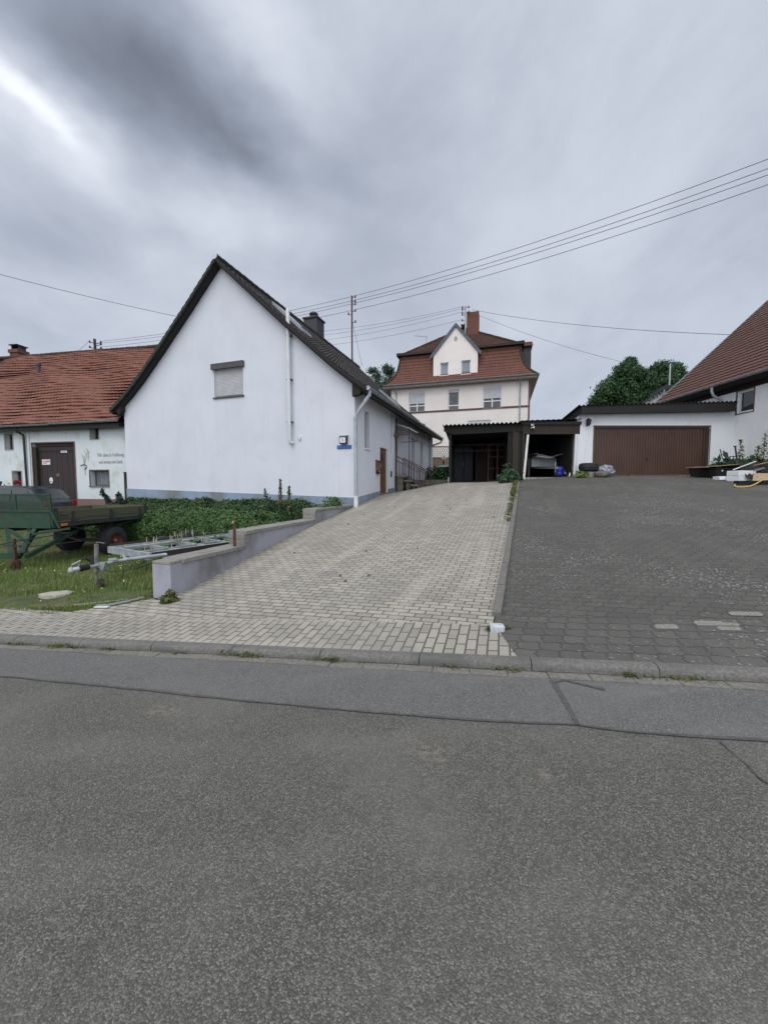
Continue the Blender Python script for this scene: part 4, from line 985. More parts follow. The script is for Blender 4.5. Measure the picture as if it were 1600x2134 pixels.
text('lettering', 'CASE', .115, M['signred'], t, (-.045, -.014, .03), bold=.003, sx=1.2); MB().box(-.16, .03, -.0145, -.0125, -.065, -.035).build('red_bar', M['signred'], t)
text('lettering', 'IH', .10, M['signblack'], t, (.165, -.014, .035), bold=.003); text('lettering', 'Landtechnik', .04, M['signred'], t, (.11, -.014, -.05)) if False else None
t = board('door_plate', 'narrow white plate near the top of the barn door', 'sign', 133.5, 941, .35, .10, 'signwhite')
text('lettering', 'SCP  ACC', .055, M['signblack'], t, (0, -.014, 0))
board('card_notice', 'small ochre card pinned on the barn door', 'card', 121.5, 990, .18, .15, 'ochre')
x, z = B.onY(107, 1001, .15); p = B.w(x, .15, z); t = thing('oval_sticker', 'oval cream sticker low on the barn door', 'sticker', tuple(p), B.yaw, absz=False)
q = MB(); n = 24; q.add([(.10*math.cos(2*PI*i/n), -.012, .145*math.sin(2*PI*i/n)) for i in range(n)]+[(.10*math.cos(2*PI*i/n), 0, .145*math.sin(2*PI*i/n)) for i in range(n)], [tuple(range(n))]+[(i, (i+1) % n, n+(i+1) % n, n+i) for i in range(n)]); q.build('board', M['signwhite'], t)
MB().box(-.06, -.01, -.0145, -.0125, -.08, -.03).box(.0, .06, -.0145, -.0125, -.08, -.05).build('print', M['signblack'], t)
# painted motto and wheat ears on the wall
x0t, z0t = B.onY(230, 948, -.006); x1t, z1t = B.onY(231, 962.5, -.006)
text('motto_lettering', 'Wir säen in Hoffnung', .225, M['textbrown'], ba, (x0t, -.006, z0t-bz), sx=.72, bold=.004)
text('motto_lettering', 'und ernten mit Dank.', .225, M['textbrown'], ba, (x1t, -.006, z1t-bz), sx=.66, bold=.004)
q = MB()
for (a, b_, c_, d_) in ((178, 990, 176, 950), (176, 972, 173, 948), (177, 965, 183, 936), (183, 955, 185, 940), (180, 950, 176, 938), (184, 945, 180, 934), (175, 958, 170, 946), (184, 960, 185, 950)):
    xa, za = B.onY(a, b_, -.006); xb, zb = B.onY(c_, d_, -.006); q.bar((xa, -.006, za), (xb, -.006, zb), .012, .03, up=(0, 1, 0))
q.build('painted_wheat', M['fadedgreen'], ba)
q = MB()
for (a, b_, c_, d_) in ((168, 970, 175, 968), (175, 967, 181, 971), (181, 973, 177, 979)):
    xa, za = B.onY(a, b_, -.008); xb, zb = B.onY(c_, d_, -.008); q.bar((xa, -.012, za), (xb, -.012, zb), .02, .035, up=(0, 1, 0))
q.build('painted_ribbon', M['darksteel'], ba)
x, z = B.onY(262, 985, -.08); q = MB().bar((0, 0, 0), (0, 0, z-.3), .10, .08)
t = thing('gate_post', 'rusty old gate post between barn and white house', 'post', tuple(B.w(x+.02, -.12, .3)), B.yaw, absz=False); q.build('post', M['brownwood'], t); MB().box(-.065, .065, -.055, .055, z-.3, z-.27).build('cap', M['rust'], t)

# pylon standing behind the barn
p = at(197, 706, 34); q0 = at(203, 760, 34)
t = thing('power_pylon', 'power pole with brown insulators rising behind the barn roof', 'pole', (p.x+.25, 34, .2), 0)
MB().cyl((0, 0, .2), (-.25, 0, p.z), .13, 10, .10).build('pole', M['bark'], t)
py_pts = []
for k, (py, s_) in enumerate(((711, -1), (712, 1), (716, 1), (722, -1), (724, 1), (730, 1))):
    z = at(200, py, 34).z; q = MB(); q.bar((-.2, 0, z-.15), (-.2+s_*.48, 0, z-.1), .05, .05); q.lathe([(0, 0), (.07, 0), (.09, .06), (.05, .10), (.06, .16), (0, .2)], (-.2+s_*.48, 0, z-.1), (0, 0, 1), 10); q.build('insulator', M['porcelain'], t); py_pts.append(Vector((p.x+.05+s_*.48, 34, z+.05)))

# ------------------------------------------------------------------ tall villa (C)
VZ = 1.7
vi = FT('villa', 'tall cream villa with red mansard roof and brick chimney behind the carport', 'house', C, VZ)
VW, VD = -10.94, 10.5
e_ = 9.95
def cr(px0, py0, px1, py1): a, b = C.onY(px0, py0), C.onY(px1, py1); return (a[0], b[0], b[1], a[1])
cw = [cr(852, 817, 885, 857), cr(934, 812, 956, 853), cr(1007, 805, 1044, 849)]
gw = cr(975, 877, 1022, 884); gw = (gw[0], gw[1], 5.55, gw[3])
gw2 = (-9.35, -8.0, 5.55, 7.0)
MB().panel('y', 0, [(VW, VZ), (0, VZ), (0, e_), (VW, e_)], cw+[gw, gw2], .22).build('wall', M['villa'], vi)
MB().panel('x+', 0, [(0, VZ), (VD, VZ), (VD, e_), (0, e_)], [(1.6, 2.6, 8.0, 9.5), (4.2, 5.2, 8.0, 9.5)], .22).quad((VW, 0, VZ), (VW, VD, VZ), (VW, VD, e_), (VW, 0, e_)).quad((VW, VD, VZ), (0, VD, VZ), (0, VD, e_), (VW, VD, e_)).build('wall', M['villa'], vi)
for r_ in ((1.6, 2.6, 8.0, 9.5), (4.2, 5.2, 8.0, 9.5)): window(vi, 'x+', 0, r_, rec=.14, mull=(.5,))
window(vi, 'y', 0, cw[0], rec=.12, fw=.06, mull=(.5,), trans=(.30,), shutter=(cw[0][2]+.62, 'shutterpale'), boxh=.16)
window(vi, 'y', 0, cw[1], rec=.12, fw=.06, trans=(.22,), boxh=.24, shutter=(cw[1][3]-.26, 'shutter'))
window(vi, 'y', 0, cw[2], rec=.12, fw=.06, mull=(.5,), trans=(.33,), shutter=(cw[2][2]+.72, 'shutterpale'), boxh=.18)
window(vi, 'y', 0, gw, rec=.12, fw=.06, mull=(.5,), trans=(.3,), shutter=(gw[3]-.4, 'shutterpale'), boxh=.2)
window(vi, 'y', 0, gw2, rec=.12, fw=.06, mull=(.5,), trans=(.3,))
MB().box(VW-.05, .08, -.07, 0, 7.93, 8.01).box(VW-.03, .05, -.045, 0, 7.88, 7.93).box(0, .08, 0, VD, 7.9, 8.0).build('string_course', M['villatrim'], vi)
x0, _ = C.onY(1093, 900); MB().box(-.02, .12, -.02, .15, VZ, e_-.1).build('corner_strip', M['villatrim'], vi)
OH = .55
MB().box(VW-OH, OH, -OH, VD+OH, 9.93, 10.03).box(VW-OH-.03, OH+.03, -OH-.03, -OH, 9.97, 10.13).box(OH, OH+.03, -OH, VD+OH, 9.97, 10.13).build('cornice', M['cornice'], vi)
q = MB(); gutter_run(q, (VW-OH, -OH-.10, 10.17), (OH+.1, -OH-.10, 10.17), .07); gutter_run(q, (OH+.1, VD+OH, 10.17), (OH+.1, -OH-.1, 10.17), .07); q.build('gutter', M['zinc'], vi, smooth=40)
for xx in (VW+.45, -.62): q = MB(); q.tube([(xx, -OH-.1, 10.12), (xx, -OH-.05, 9.95), (xx, -.12, 9.6), (xx, -.08, 9.4), (xx, -.08, VZ+.2)], .05, 8); q.build('downpipe', M['zinc'], vi)
# mansard: lower steep flared part, inset grows with height
mp_ = [(0, 10.16), (.35, 10.50), (.75, 11.0), (1.0, 11.6), (1.15, 12.35), (1.2, 12.85)]
tot = sum(math.dist(a, b) for a, b in zip(mp_, mp_[1:]))
def inset(t, pr=mp_, T=tot):
    s = t*T; acc = 0
    for a, b in zip(pr, pr[1:]):
        l = math.dist(a, b)
        if s <= acc+l+1e-6: return a[0]+(b[0]-a[0])*(s-acc)/l
        acc += l
    return pr[-1][0]
FX0, FX1, FY0, FY1 = VW-OH, OH, -OH, VD+OH
gx0, gx1 = -7.37, -3.84
def face(par_mb, pr, T, off, side, **k):
    fn = lambda t: inset(t, pr, T)
    if side == 'front': tile_roof(par_mb, pr, lambda t: FX0+off+fn(t), lambda t: FX1-off-fn(t), lambda u, r, z: (u, FY0+off+r, z), **k)
    if side == 'right': tile_roof(par_mb, pr, lambda t: FY0+off+fn(t), lambda t: FY1-off-fn(t), lambda u, r, z: (FX1-off-r, u, z), **k)
    if side == 'left': tile_roof(par_mb, pr, lambda t: FY0+off+fn(t), lambda t: FY1-off-fn(t), lambda u, r, z: (FX0+off+r, u, z), **k)
    if side == 'back': tile_roof(par_mb, pr, lambda t: FX0+off+fn(t), lambda t: FX1-off-fn(t), lambda u, r, z: (u, FY1-off-r, z), **k)
q = MB()
for s_ in ('front', 'right', 'left', 'back'): face(q, mp_, tot, 0, s_, course=.27, tw=.25, amp=.014, thick=.034, sag=.02)
rf = q.build('roof', M['tileVilla'], vi, smooth=35, recalc=False)
# lead band then upper hipped part
up_ = [(0, 12.93), (.5, 13.10), (5.2, 16.6)]
T2 = sum(math.dist(a, b) for a, b in zip(up_, up_[1:]))
q = MB()
for s_ in ('front', 'right', 'left', 'back'): face(q, up_, T2, .95, s_, course=.25, tw=.22, amp=.014, thick=.055, sag=.05)
rt = q.build('roof', M['tileVillaTop'], vi, smooth=35, recalc=False)
q = MB()
c0 = [(FX0+.95, FY0+.95), (FX1-.95, FY0+.95), (FX1-.95, FY1-.95), (FX0+.95, FY1-.95)]
for i in range(4): a, b = c0[i], c0[(i+1) % 4]; q.bar((a[0], a[1], 12.88), (b[0], b[1], 12.88), .10, .10)
sub(q, 'roof_edge_board', M['fascia'], rt, vi)
q = MB()
ins = 5.2+.95; a, b = (FX0+ins, 0), (FX1-ins, 0); ymid = (FY0+FY1)/2
for (cx_, cy_, tx, ty) in ((c0[0][0], c0[0][1], FX0+ins, FY0+ins), (c0[1][0], c0[1][1], FX1-ins, FY0+ins), (c0[2][0], c0[2][1], FX1-ins, FY1-ins), (c0[3][0], c0[3][1], FX0+ins, FY1-ins)):
    pts_ = [(cx_, cy_, 12.97), (cx_+(tx-cx_)*.096, cy_+(ty-cy_)*.096, 13.14), (tx, ty, 16.63)]
    ridge(q, pts_[0], pts_[1], .1); ridge(q, pts_[1], pts_[2], .1)
ridge(q, (FX0+ins-.1, FY0+ins, 16.62), (FX1-ins+.1, FY0+ins, 16.62), .11)
for (cx_, cy_, sx_, sy_) in ((FX0, FY0, 1, 1), (FX1, FY0, -1, 1)):
    for a, b in zip(mp_, mp_[1:]): ridge(q, (cx_+sx_*a[0], cy_+sy_*a[0], a[1]+.03), (cx_+sx_*b[0], cy_+sy_*b[0], b[1]+.03), .09, .3)
sub(q, 'hip_tiles', M['tileVilla'], rf, vi, 40)
# cross gable with two windows
peak = -5.58
shz = 12.62
gp_ = [(gx0, 10.72), (gx1, 10.72), (gx1, shz), (peak, 14.62), (gx0, shz)]
dw = [cr(917, 756, 934, 781), cr(961, 751, 980, 778)]
q = MB().panel('y', .02, gp_, dw, .2)
q.add([(gx0, .02, 10.72), (gx0, .02, shz), (gx0, 3.5, shz), (gx0, 3.5, 10.72)], [(0, 1, 2, 3)]).add([(gx1, .02, 10.72), (gx1, .02, shz), (gx1, 3.5, shz), (gx1, 3.5, 10.72)], [(0, 1, 2, 3)])
cg = q.build('cross_gable', M['villa'], vi)
for r_ in dw: window(vi, 'y', .02, r_, rec=.1, fw=.06, pane='curtain')
q = MB(); ox, oz = C.onY(950, 705); n = 20; q.add([(peak+.12*math.cos(2*PI*i/n), -.01, oz+.18*math.sin(2*PI*i/n)) for i in range(n)]+[(peak+.12*math.cos(2*PI*i/n), .02, oz+.18*math.sin(2*PI*i/n)) for i in range(n)], [tuple(range(n))]+[(i, (i+1) % n, n+(i+1) % n, n+i) for i in range(n)]); sub(q, 'oval_vent', M['brownframe'] if False else M['revealgrey'], cg, vi)
q = MB()
for s_ in (-1, 1):
    gx = gx0-.28 if s_ < 0 else gx1+.28; zz0 = shz-.22; 
    pf = [(abs(gx-peak), zz0), (0, 14.86)]
    n_ = 4
    q.prism([(gx, zz0), (peak, 14.84), (peak, 14.56), (gx+s_*-.05, zz0-.26)], -.10, .02, lambda u, v, h: (u, h, v))
sub(q, 'barge_board', M['verge'], cg, vi)
for s_ in (-1, 1):
    q = MB(); gx = gx0-.25 if s_ < 0 else gx1+.25
    tile_roof(q, [(0, shz-.20), (abs(gx-peak), 14.84)], lambda t: -.06, lambda t: 4.6, lambda u, r, z, g_=gx, s2=s_: (g_-s2*r, u, z), course=.26, tw=.22, amp=.012)
    sub(q, 'gable_roof', M['tileVillaTop'], cg, vi)
# small slate dormer on the right flank
q = MB().box(-1.05, .30, 2.6, 4.6, 11.0, 13.35); dm = q.build('side_dormer', M['slate'], vi)
q = MB()
tile_roof(q, [(0, 13.3), (1.25, 14.05)], lambda t: -2.6, lambda t: .42, lambda u, r, z: (u, 2.35+r, z), course=.26, tw=.22); tile_roof(q, [(0, 13.3), (1.25, 14.05)], lambda t: -2.6, lambda t: .42, lambda u, r, z: (u, 4.85-r, z), course=.26, tw=.22)
sub(q, 'dormer_roof', M['tileVilla'], dm, vi)
q = MB().add([(.38, 2.35, 13.27), (.38, 4.85, 13.27), (.38, 3.6, 14.02)], [(0, 1, 2)]).box(.3, .34, 3.0, 4.2, 11.6, 12.9); sub(q, 'dormer_front', M['shutter'], dm, vi)
# chimney
xc, _ = C.onY(985, 700, 4.2); q = MB().box(xc-.52, xc+.52, 3.8, 4.9, 14.5, C.onY(985, 649, 3.8)[1]); cq = q.build('chimney', M['brickred'], vi)
q = MB(); zt = C.onY(985, 649, 3.8)[1]
for k in range(11): q.box(xc-.526, xc+.526, 3.794, 4.906, zt-.34*k-.355, zt-.34*k-.34)
sub(q, 'chimney_bands', M['villatrim'], cq, vi)
# mast and aerial on the villa
vm = C.w(xc-.62, 3.6); pz = at(973, 637, vm.y).z
t = thing('roof_mast', 'short power mast beside the brick chimney of the villa', 'mast', (vm.x, vm.y, 13.8), 0)
MB().cyl((0, 0, 13.8), (0, 0, pz), .06, 8).build('pole', M['zinc'], t)
vl_pts = []
for k, (py, s_) in enumerate(((641, -1), (645, -1), (652, -1), (656, -1), (668, -1), (640, 1), (650, 1))):
    z = at(973, py, vm.y).z; q = MB().cyl((0, 0, z), (s_*.25, 0, z), .025, 6).lathe([(0, 0), (.06, 0), (.07, .08), (.04, .12), (.05, .18), (0, .2)], (s_*.28, 0, z-.05), (0, 0, 1), 8); q.build('insulator', M['porcelain'], t); vl_pts.append(Vector((vm.x+s_*.28, vm.y, z+.1)))
av = C.w(C.onY(888, 715, 3.0)[0], 3.0); pz = at(888, 702, av.y).z
t = thing('roof_aerial', 'thin white television aerial on the left villa roof slope', 'aerial', (av.x, av.y, pz-1.3), 0)
MB().cyl((0, 0, pz-1.3), (0, 0, pz+.15), .022, 6).build('pole', M['zinc'], t)
q = MB().cyl((-1.05, 0, pz+.12), (.15, 0, pz), .02, 5)
for k in range(9): x = -1.0+k*.13; q.cyl((x, -.15, pz+.11-.013*k), (x, .15, pz+.11-.013*k), .008, 4)
q.build('elements', M['zinc'], t)

# annex with red roof peeking behind the shed
ax = FT('annex', 'low annex with red tiled roof behind the brown shed', 'annex', Frame(11.2, 27.5, 10), 1.8)
MB().box(0, 3.6, 0, 3, 1.8, 5.6).build('wall', M['villa'], ax)
q = MB(); tile_roof(q, [(0, 5.55), (2.2, 6.45)], lambda t: -.3+1.0*t, lambda t: 4.2-.9*t, lambda u, r, z: (u, -.3+r, z), course=.27, tw=.22); q.build('roof', M['tileVilla'], ax)

# ------------------------------------------------------------------ corrugated sheet helper
def corrug(mb, x0, x1, y0, y1, zf, wave=.177, amp=.028, per=6, t=.008):
    n = int((x1-x0)/wave*per); xs = [x0+(x1-x0)*i/n for i in range(n+1)]
    for (ya, yb) in ((y0, y1),):
        vs = []
        for x in xs:
            w = amp*math.cos(2*PI*(x-x0)/wave)
            vs += [(x, ya, zf(x, ya)+w), (x, yb, zf(x, yb)+w), (x, ya, zf(x, ya)+w-t), (x, yb, zf(x, yb)+w-t)]
        fs = []
        for i in range(n): a, b = 4*i, 4*i+4; fs += [(a, b, b+1, a+1), (a+2, a+3, b+3, b+2), (a, a+2, b+2, b)]
        mb.add(vs, fs)
# ------------------------------------------------------------------ carport
CPY = 16.7
cz = 1.72
xl, xr = (925-800)/800*CPY, (1088-800)/800*CPY+.05
zl, zr = at(925, 890, CPY).z, at(1086, 884, CPY).z
cpt = thing('carport', 'open dark timber carport with wavy sheet roof at the end of the driveway', 'carport', (0, 0, cz), 0)
CPF = Frame(at(925, 890, 17.1).x, 17.1, 13.1)
cpt.location = (CPF.o.x, CPF.o.y, cz); cpt.rotation_euler = (0, 0, -R(13.1))
zl, zr = at(925, 890, 17.1).z, at(1086, 884, 16.35).z
wq = 3.32; zz = lambda x, y: zl+(zr-zl)*x/wq-.035*y
q = MB(); corrug(q, -.05, wq, -.22, 5.6, lambda x, y: zz(x, y)+.05, amp=.035); q.build('roof_sheet', M['corrug'], cpt, smooth=40, recalc=False)
q = MB(); q.prism([(0, zz(0, 0)), (wq, zz(wq, 0)), (wq, zz(wq, 0)-.30), (.42, zz(0, 0)-.34), (.1, zz(0, 0)-.22), (0, zz(0, 0)-.2)], -.06, -.02, lambda u, v, h: (u, h, v))
for k in range(6): y = .9*k+.3; q.box(.05, wq, y, y+.1, zz(0, y)-.22, zz(0, y)-.04) if False else q.bar((.05, y, zz(0.05, y)-.12), (wq, y, zz(wq, y)-.12), .08, .14)
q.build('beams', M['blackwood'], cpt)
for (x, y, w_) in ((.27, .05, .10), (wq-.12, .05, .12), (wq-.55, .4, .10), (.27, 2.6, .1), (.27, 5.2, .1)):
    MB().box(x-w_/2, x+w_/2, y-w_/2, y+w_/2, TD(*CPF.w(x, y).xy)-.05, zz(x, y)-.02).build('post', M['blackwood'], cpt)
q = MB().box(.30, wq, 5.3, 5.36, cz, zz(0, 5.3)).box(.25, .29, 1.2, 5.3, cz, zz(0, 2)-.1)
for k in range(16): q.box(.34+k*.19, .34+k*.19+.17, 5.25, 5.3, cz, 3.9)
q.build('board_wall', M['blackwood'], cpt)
MB().box(wq-.62, wq-.1, -.02, .03, cz+.2, zz(wq, 0)-.25).build('side_boards', M['blackwood'], cpt)
MB().bar((.4, 2.4, 3.75), (wq-.2, 2.4, 3.78), .06, .10).bar((.4, 2.0, 3.42), (wq-.2, 2.2, 3.45), .05, .06).build('cross_beams', M['brownwood'], cpt)
MB().cyl((.22, -.03, cz+.1), (.22, -.03, cz+.38), .03, 8).build('post_foot', M['zinc'], cpt)
# things kept in the carport
fz = TD(xl+1.5, CPY+2)
t = thing('blue_cabinet', 'dark blue metal cabinet in the shade of the carport', 'cabinet', (xl+.95, CPY+3.0, fz), 0, absz=False)
MB().bbox(0, .5, 0, .5, 0, 1.9, .01).build('cabinet_body', M['navy'], t); MB().bbox(.52, .98, 0, .5, 0, 1.9, .01).build('cabinet_body', M['navy'], t)
MB().cyl((.47, -.02, .9), (.47, -.02, 1.1), .01, 6).build('handle', M['zinc'], t)
t = thing('brown_panel_door', 'brown wooden door leaning at the back of the carport', 'door', (xl+2.1, CPY+3.2, fz), 0, absz=False)
MB().box(0, .95, 0, .05, 0, 1.95).box(.12, .83, -.012, 0, .15, .85).box(.12, .83, -.012, 0, 1.0, 1.8).build('panel', M['brownwood'], t)
for nm, lb, dx, h in (('ladder', 'tall dark ladder frame standing inside the carport on the right', 2.25, 1.75), ('shelf_frame', 'dark metal shelf frame beside the ladder in the carport', 2.72, 1.75)):
    t = thing(nm, lb, 'ladder' if nm == 'ladder' else 'shelf', (xl+dx, CPY+.9+dx*.2, fz+.05), 0, absz=False)
    MB().bar((0, 0, 0), (.04, .05, h), .035, .035).build('rail', M['railing'], t); MB().bar((.42, 0, 0), (.42, .05, h), .035, .035).build('rail', M['railing'], t)
    q = MB()
    for k in range(4): z = .08+k*h/3.2; q.bar((0.02, .01, z), (.42, .02, z), .03, .03)
    q.build('rungs', M['railing'], t)
# ------------------------------------------------------------------ brown shed
SY = 16.35
sx0, sx1 = at(1088, 900, SY).x, at(1207, 900, SY).x; sw_ = sx1-sx0
zt0, zt1 = at(1088, 881, SY).z, at(1205, 877, SY).z; zb0 = at(1150, 905, SY).z
sz = 1.9
sh = thing('brown_shed', 'open brown boarded shed between carport and garage', 'shed', (sx0, SY, sz), 0)
q = MB(); corrug(q, -.1, sw_, -.2, 5.2, lambda x, y: zt0+(zt1-zt0)*x/sw_+.06-.03*y, amp=.012, wave=.22); 
for k in range(9): q.box(.2+k*.25, .24+k*.25, -.2, 5.0, zt0+.06, zt0+.10) if False else None
q.build('roof_sheet', M['corrug'], sh, recalc=False)
q = MB()
for k in range(5): x = .55+k*.40; q.lathe([(.03, 0), (.03, .03), (0, .05)], (x, -.1, zt0+.07), (0, 0, 1), 8)
q.build('roof_screws', M['signblack'], sh)
MB().box(-.08, sw_+.02, -.12, -.02, zt0-.09, zt0+.04).build('fascia', M['fascia'], sh)
q = MB(); n = 22
for k in range(n): a = sw_*k/n; q.box(a+.003, a+sw_/n-.003, -.06+.004*(k % 2), -.02, zb0, zt0-.09)
q.build('board_panel', M['brownwood'], sh)
MB().box(0, .10, -.05, .05, sz-.1, zb0).box(-.38, -.04, .02, .06, sz-.1, zt0-.3).build('post', M['brownwood'], sh)
MB().box(sw_-.26, sw_-.22, .1, 5, sz-.1, zt0).box(0, .04, .1, 5, sz-.1, zt0).box(0, sw_, 4.95, 5.0, sz-.1, zt0).build('board_wall', M['blackwood'], sh)  # inner boards near-black: the shed's shade is put into their colour
MB().box(.0, sw_, .0, 5, sz-.05, TD(sx0+1, SY)+.05).build('floor_slab', M['concrete'], sh)
q = MB(); q.bar((.62, 4.9, 3.55), (1.9, 4.9, 3.50), .02, .09); 
for k in range(5): q.box(.7+k*.28, .84+k*.28, 4.85, 4.94, 3.5, 3.6)
q.build('glazed_slot', M['greyply'], sh)
def px_bar(name, label, cat, pts, r, mat, w=None):
    (x0, y0, Y0), (x1, y1, Y1) = pts; a, b = at(x0, y0, Y0), at(x1, y1, Y1)
    base = a if a.z < b.z else b; t = thing(name, label, cat, tuple(base), 0, absz=False)
    q = MB(); (q.cyl(a-base, b-base, r, 10) if w is None else q.bar(a-base, b-base, w, r)); o = q.build('bar', mat, t); return t
px_bar('leaning_pipe', 'long white plastic pipe leaning at the left jamb of the brown shed', 'pipe', [(1091, 999, SY-.15), (1100, 906, SY-.1)], .05, M['white'])
px_bar('door_post', 'upright white post at the right side of the shed opening', 'post', [(1196.5, 989, SY-.1), (1200.5, 905, SY-.1)], .05, M['white'])
def wallmount(px, py, Y): p = at(px, py, Y); return tuple(p)
t = thing('sensor_lamp', 'small white and black floodlight on the brown shed boards', 'lamp', wallmount(1107.5, 889, SY-.06), 0, absz=False)
MB().bbox(-.07, .07, -.10, -.0, -.10, .12, .015).build('lamp_housing', M['signblack'], t); MB().bbox(-.055, .055, -.115, -.102, .0, .10, .005).build('lamp_glass', M['curtain'], t); MB().add([(-.07, -.12, -.06), (.07, -.12, .0), (.07, -.12, -.10), (-.07, -.12, -.10)], [(0, 1, 2, 3)]).add([(-.06, -.12, .1), (-.06, -.12, .02), (-.0, -.12, .05)], [(0, 1, 2)]).box(-.05, .05, -.12, -.09, -.10, -.06).build('reflector', M['signwhite'], t)
# car trailer in the shed carrying boards
ty = SY+1.5; tp = at(1135, 985, ty); gz_ = TD(tp.x, ty)+.06
t = thing('box_trailer', 'small grey box trailer loaded with boards inside the brown shed', 'trailer', (tp.x, ty, gz_), 0, absz=False)
w2 = .62
MB().box(-w2, w2, 0, .03, .48, .86).box(-w2, -w2+.03, .03, 1.9, .48, .86).box(w2-.03, w2, .03, 1.9, .48, .86).box(-w2, w2, 1.87, 1.9, .48, .86).box(-w2, w2, .03, 1.87, .47, .5).box(-w2-.01, w2+.01, -.012, 0, .66, .68).build('box_body', M['galv'], t)
MB().bar((-.40, .2, .42), (0, -1.0, .36), .05, .05).bar((.40, .2, .42), (0, -1.0, .36), .05, .05).bar((0, -.9, .36), (0, -1.25, .36), .06, .06).cyl((0.06, -.95, .1), (.06, -.95, .62), .024, 8).build('drawbar', M['galv'], t)
for s_ in (-1, 1): MB().lathe([(.0, -.06), (.20, -.07), (.26, -.05), (.27, 0), (.26, .05), (.20, .07), (0, .06)], (s_*(w2+.12), 1.0, .27), (1, 0, 0), 18).build('wheel', M['tyre'], t, smooth=40)
MB().lathe([(0, -.03), (.08, -.03), (.09, 0), (.08, .03), (0, .03)], (.06, -.95, .09), (1, 0, 0), 12).build('jockey_wheel', M['black'], t)
for k, (x0_, z0_, x1_, z1_, m_, lab) in enumerate(((-.72, 1.03, .12, .84, 'greyply', 'uppermost grey board sloping down from the left on the box trailer'), (-.60, .95, .05, .83, 'greyply', 'second grey board from the top left on the box trailer'), (-.62, .90, .0, .81, 'white', 'lowest pale board at the left on the box trailer'), (.10, .86, .92, 1.10, 'greyply', 'grey board rising to the right on the box trailer'), (-.3, .95, .5, 1.18, 'slate', 'large dark panel lying across the back of the box trailer'))):
    b_ = thing('loose_board', lab, 'board', (tp.x, ty+.0+.02*k, gz_), 0, group='boards on the box trailer', absz=False)
    MB().bar((x0_, .02 if k < 4 else 1.2, z0_+.01*k), (x1_, .02 if k < 4 else 1.2, z1_+.01*k), 1.4 if k != 4 else 1.2, .022).build('board', M[m_], b_)
p = at(1165, 995, SY+.6); t = thing('blue_barrel', 'bright blue plastic barrel on the right inside the brown shed', 'barrel', (p.x, SY+.6, TD(p.x, SY+.6)+.05), 0, absz=False)
MB().lathe([(0, 0), (.16, 0), (.18, .03), (.19, .15), (.18, .17), (.19, .19), (.19, .33), (.17, .38), (.12, .41), (0, .41)], (0, 0, 0), (0, 0, 1), 22).build('barrel_body', M['blue'], t, smooth=40); MB().lathe([(0, 0), (.035, 0), (.035, .04), (0, .04)], (-.08, 0, .41), (0, 0, 1), 10).build('screw_cap', M['blue'], t)
for nm, lb, a, b, w_, m_ in (('leaning_board', 'grey green board leaning at the right wall in the shed', (1180, 988, SY+.5), (1193, 955, SY+.8), .35, 'greyply'), ('leaning_strip', 'thin white strip leaning beside the grey green board', (1185, 996, SY+.1), (1194.5, 962, SY+.35), .05, 'white'), ('leaning_plank', 'brown plank leaning at the left wall in the shed', (1101, 993, SY+.5), (1102, 955, SY+.7), .10, 'brownwood')):
    px_bar(nm, lb, 'board', [a, b], .03, M[m_], w=w_)
# ------------------------------------------------------------------ garage
gz0 = 2.0
ga = FT('garage', 'white rendered double garage with brown door and dark sheet roof', 'garage', GA, gz0)
gd = (.72, 5.59, 2.16, 4.21)
MB().panel('y', 0, [(0, gz0), (6.6, gz0), (6.6, 4.80), (0, 4.72)], [gd], .25).quad((0, 0, gz0), (0, 6, gz0), (0, 6, 3.7), (0, 0, 4.72)).build('wall', M['garage'], ga)
MB().box(-.015, .70, -.012, 0, gz0, 2.35).build('plinth', M['concrete'], ga)
q = MB(); n = 42; u0, u1, z0, z1 = gd
for k in range(n):
    a = u0+.06+(u1-u0-.26)*k/n; d = (u1-u0-.26)/n; q.add([(a, .10, z0), (a+d*.78, .10, z0), (a+d*.86, .118, z0), (a+d, .118, z0), (a, .10, z1-.07), (a+d*.78, .10, z1-.07), (a+d*.86, .118, z1-.07), (a+d, .118, z1-.07)], [(0, 1, 5, 4), (1, 2, 6, 5), (2, 3, 7, 6)])
    if k < n-1: q.add([(a+d, .118, z0), (a+d, .10, z0), (a+d, .10, z1-.07), (a+d, .118, z1-.07)], [(0, 1, 2, 3)])
gdo = q.build('garage_door', M['garagedoor'], ga, recalc=False)
q = MB().box(u0, u0+.06, .04, .2, z0, z1).box(u1-.20, u1-.14, .06, .2, z0, z1-.07).box(u0+.06, u1, .05, .2, z1-.07, z1); sub(q, 'frame', M['garagedoor'], gdo, ga)
q = MB().box(u1-.14, u1, .02, .24, z0, z1-.07); sub(q, 'side_frame', M['brownwood'], gdo, ga)
q = MB().cyl((u0+2.33, .10, 2.86), (u0+2.33, .06, 2.86), .03, 10).bar((u0+2.33, .055, 2.81), (u0+2.33, .055, 2.91), .02, .02); sub(q, 'handle', M['signblack'], gdo, ga)
q = MB(); q.add([(u0-.035, -.008, z0), (u0, -.008, z0), (u0, -.008, z1+.035), (u0-.035, -.008, z1+.035)], [(0, 1, 2, 3)]).box(u0-.035, u1+.035, -.008, .0, z1, z1+.035).box(u1, u1+.035, -.008, 0, z0, z1); sub(q, 'surround', M['brownframe'], gdo, ga)
q = MB(); corrug(q, -.12, 6.36, -.38, 6, lambda x, y: 5.0+.025*x-.20*(y+.38), amp=.032); q.build('roof_sheet', M['corrug'], ga, smooth=40, recalc=False)
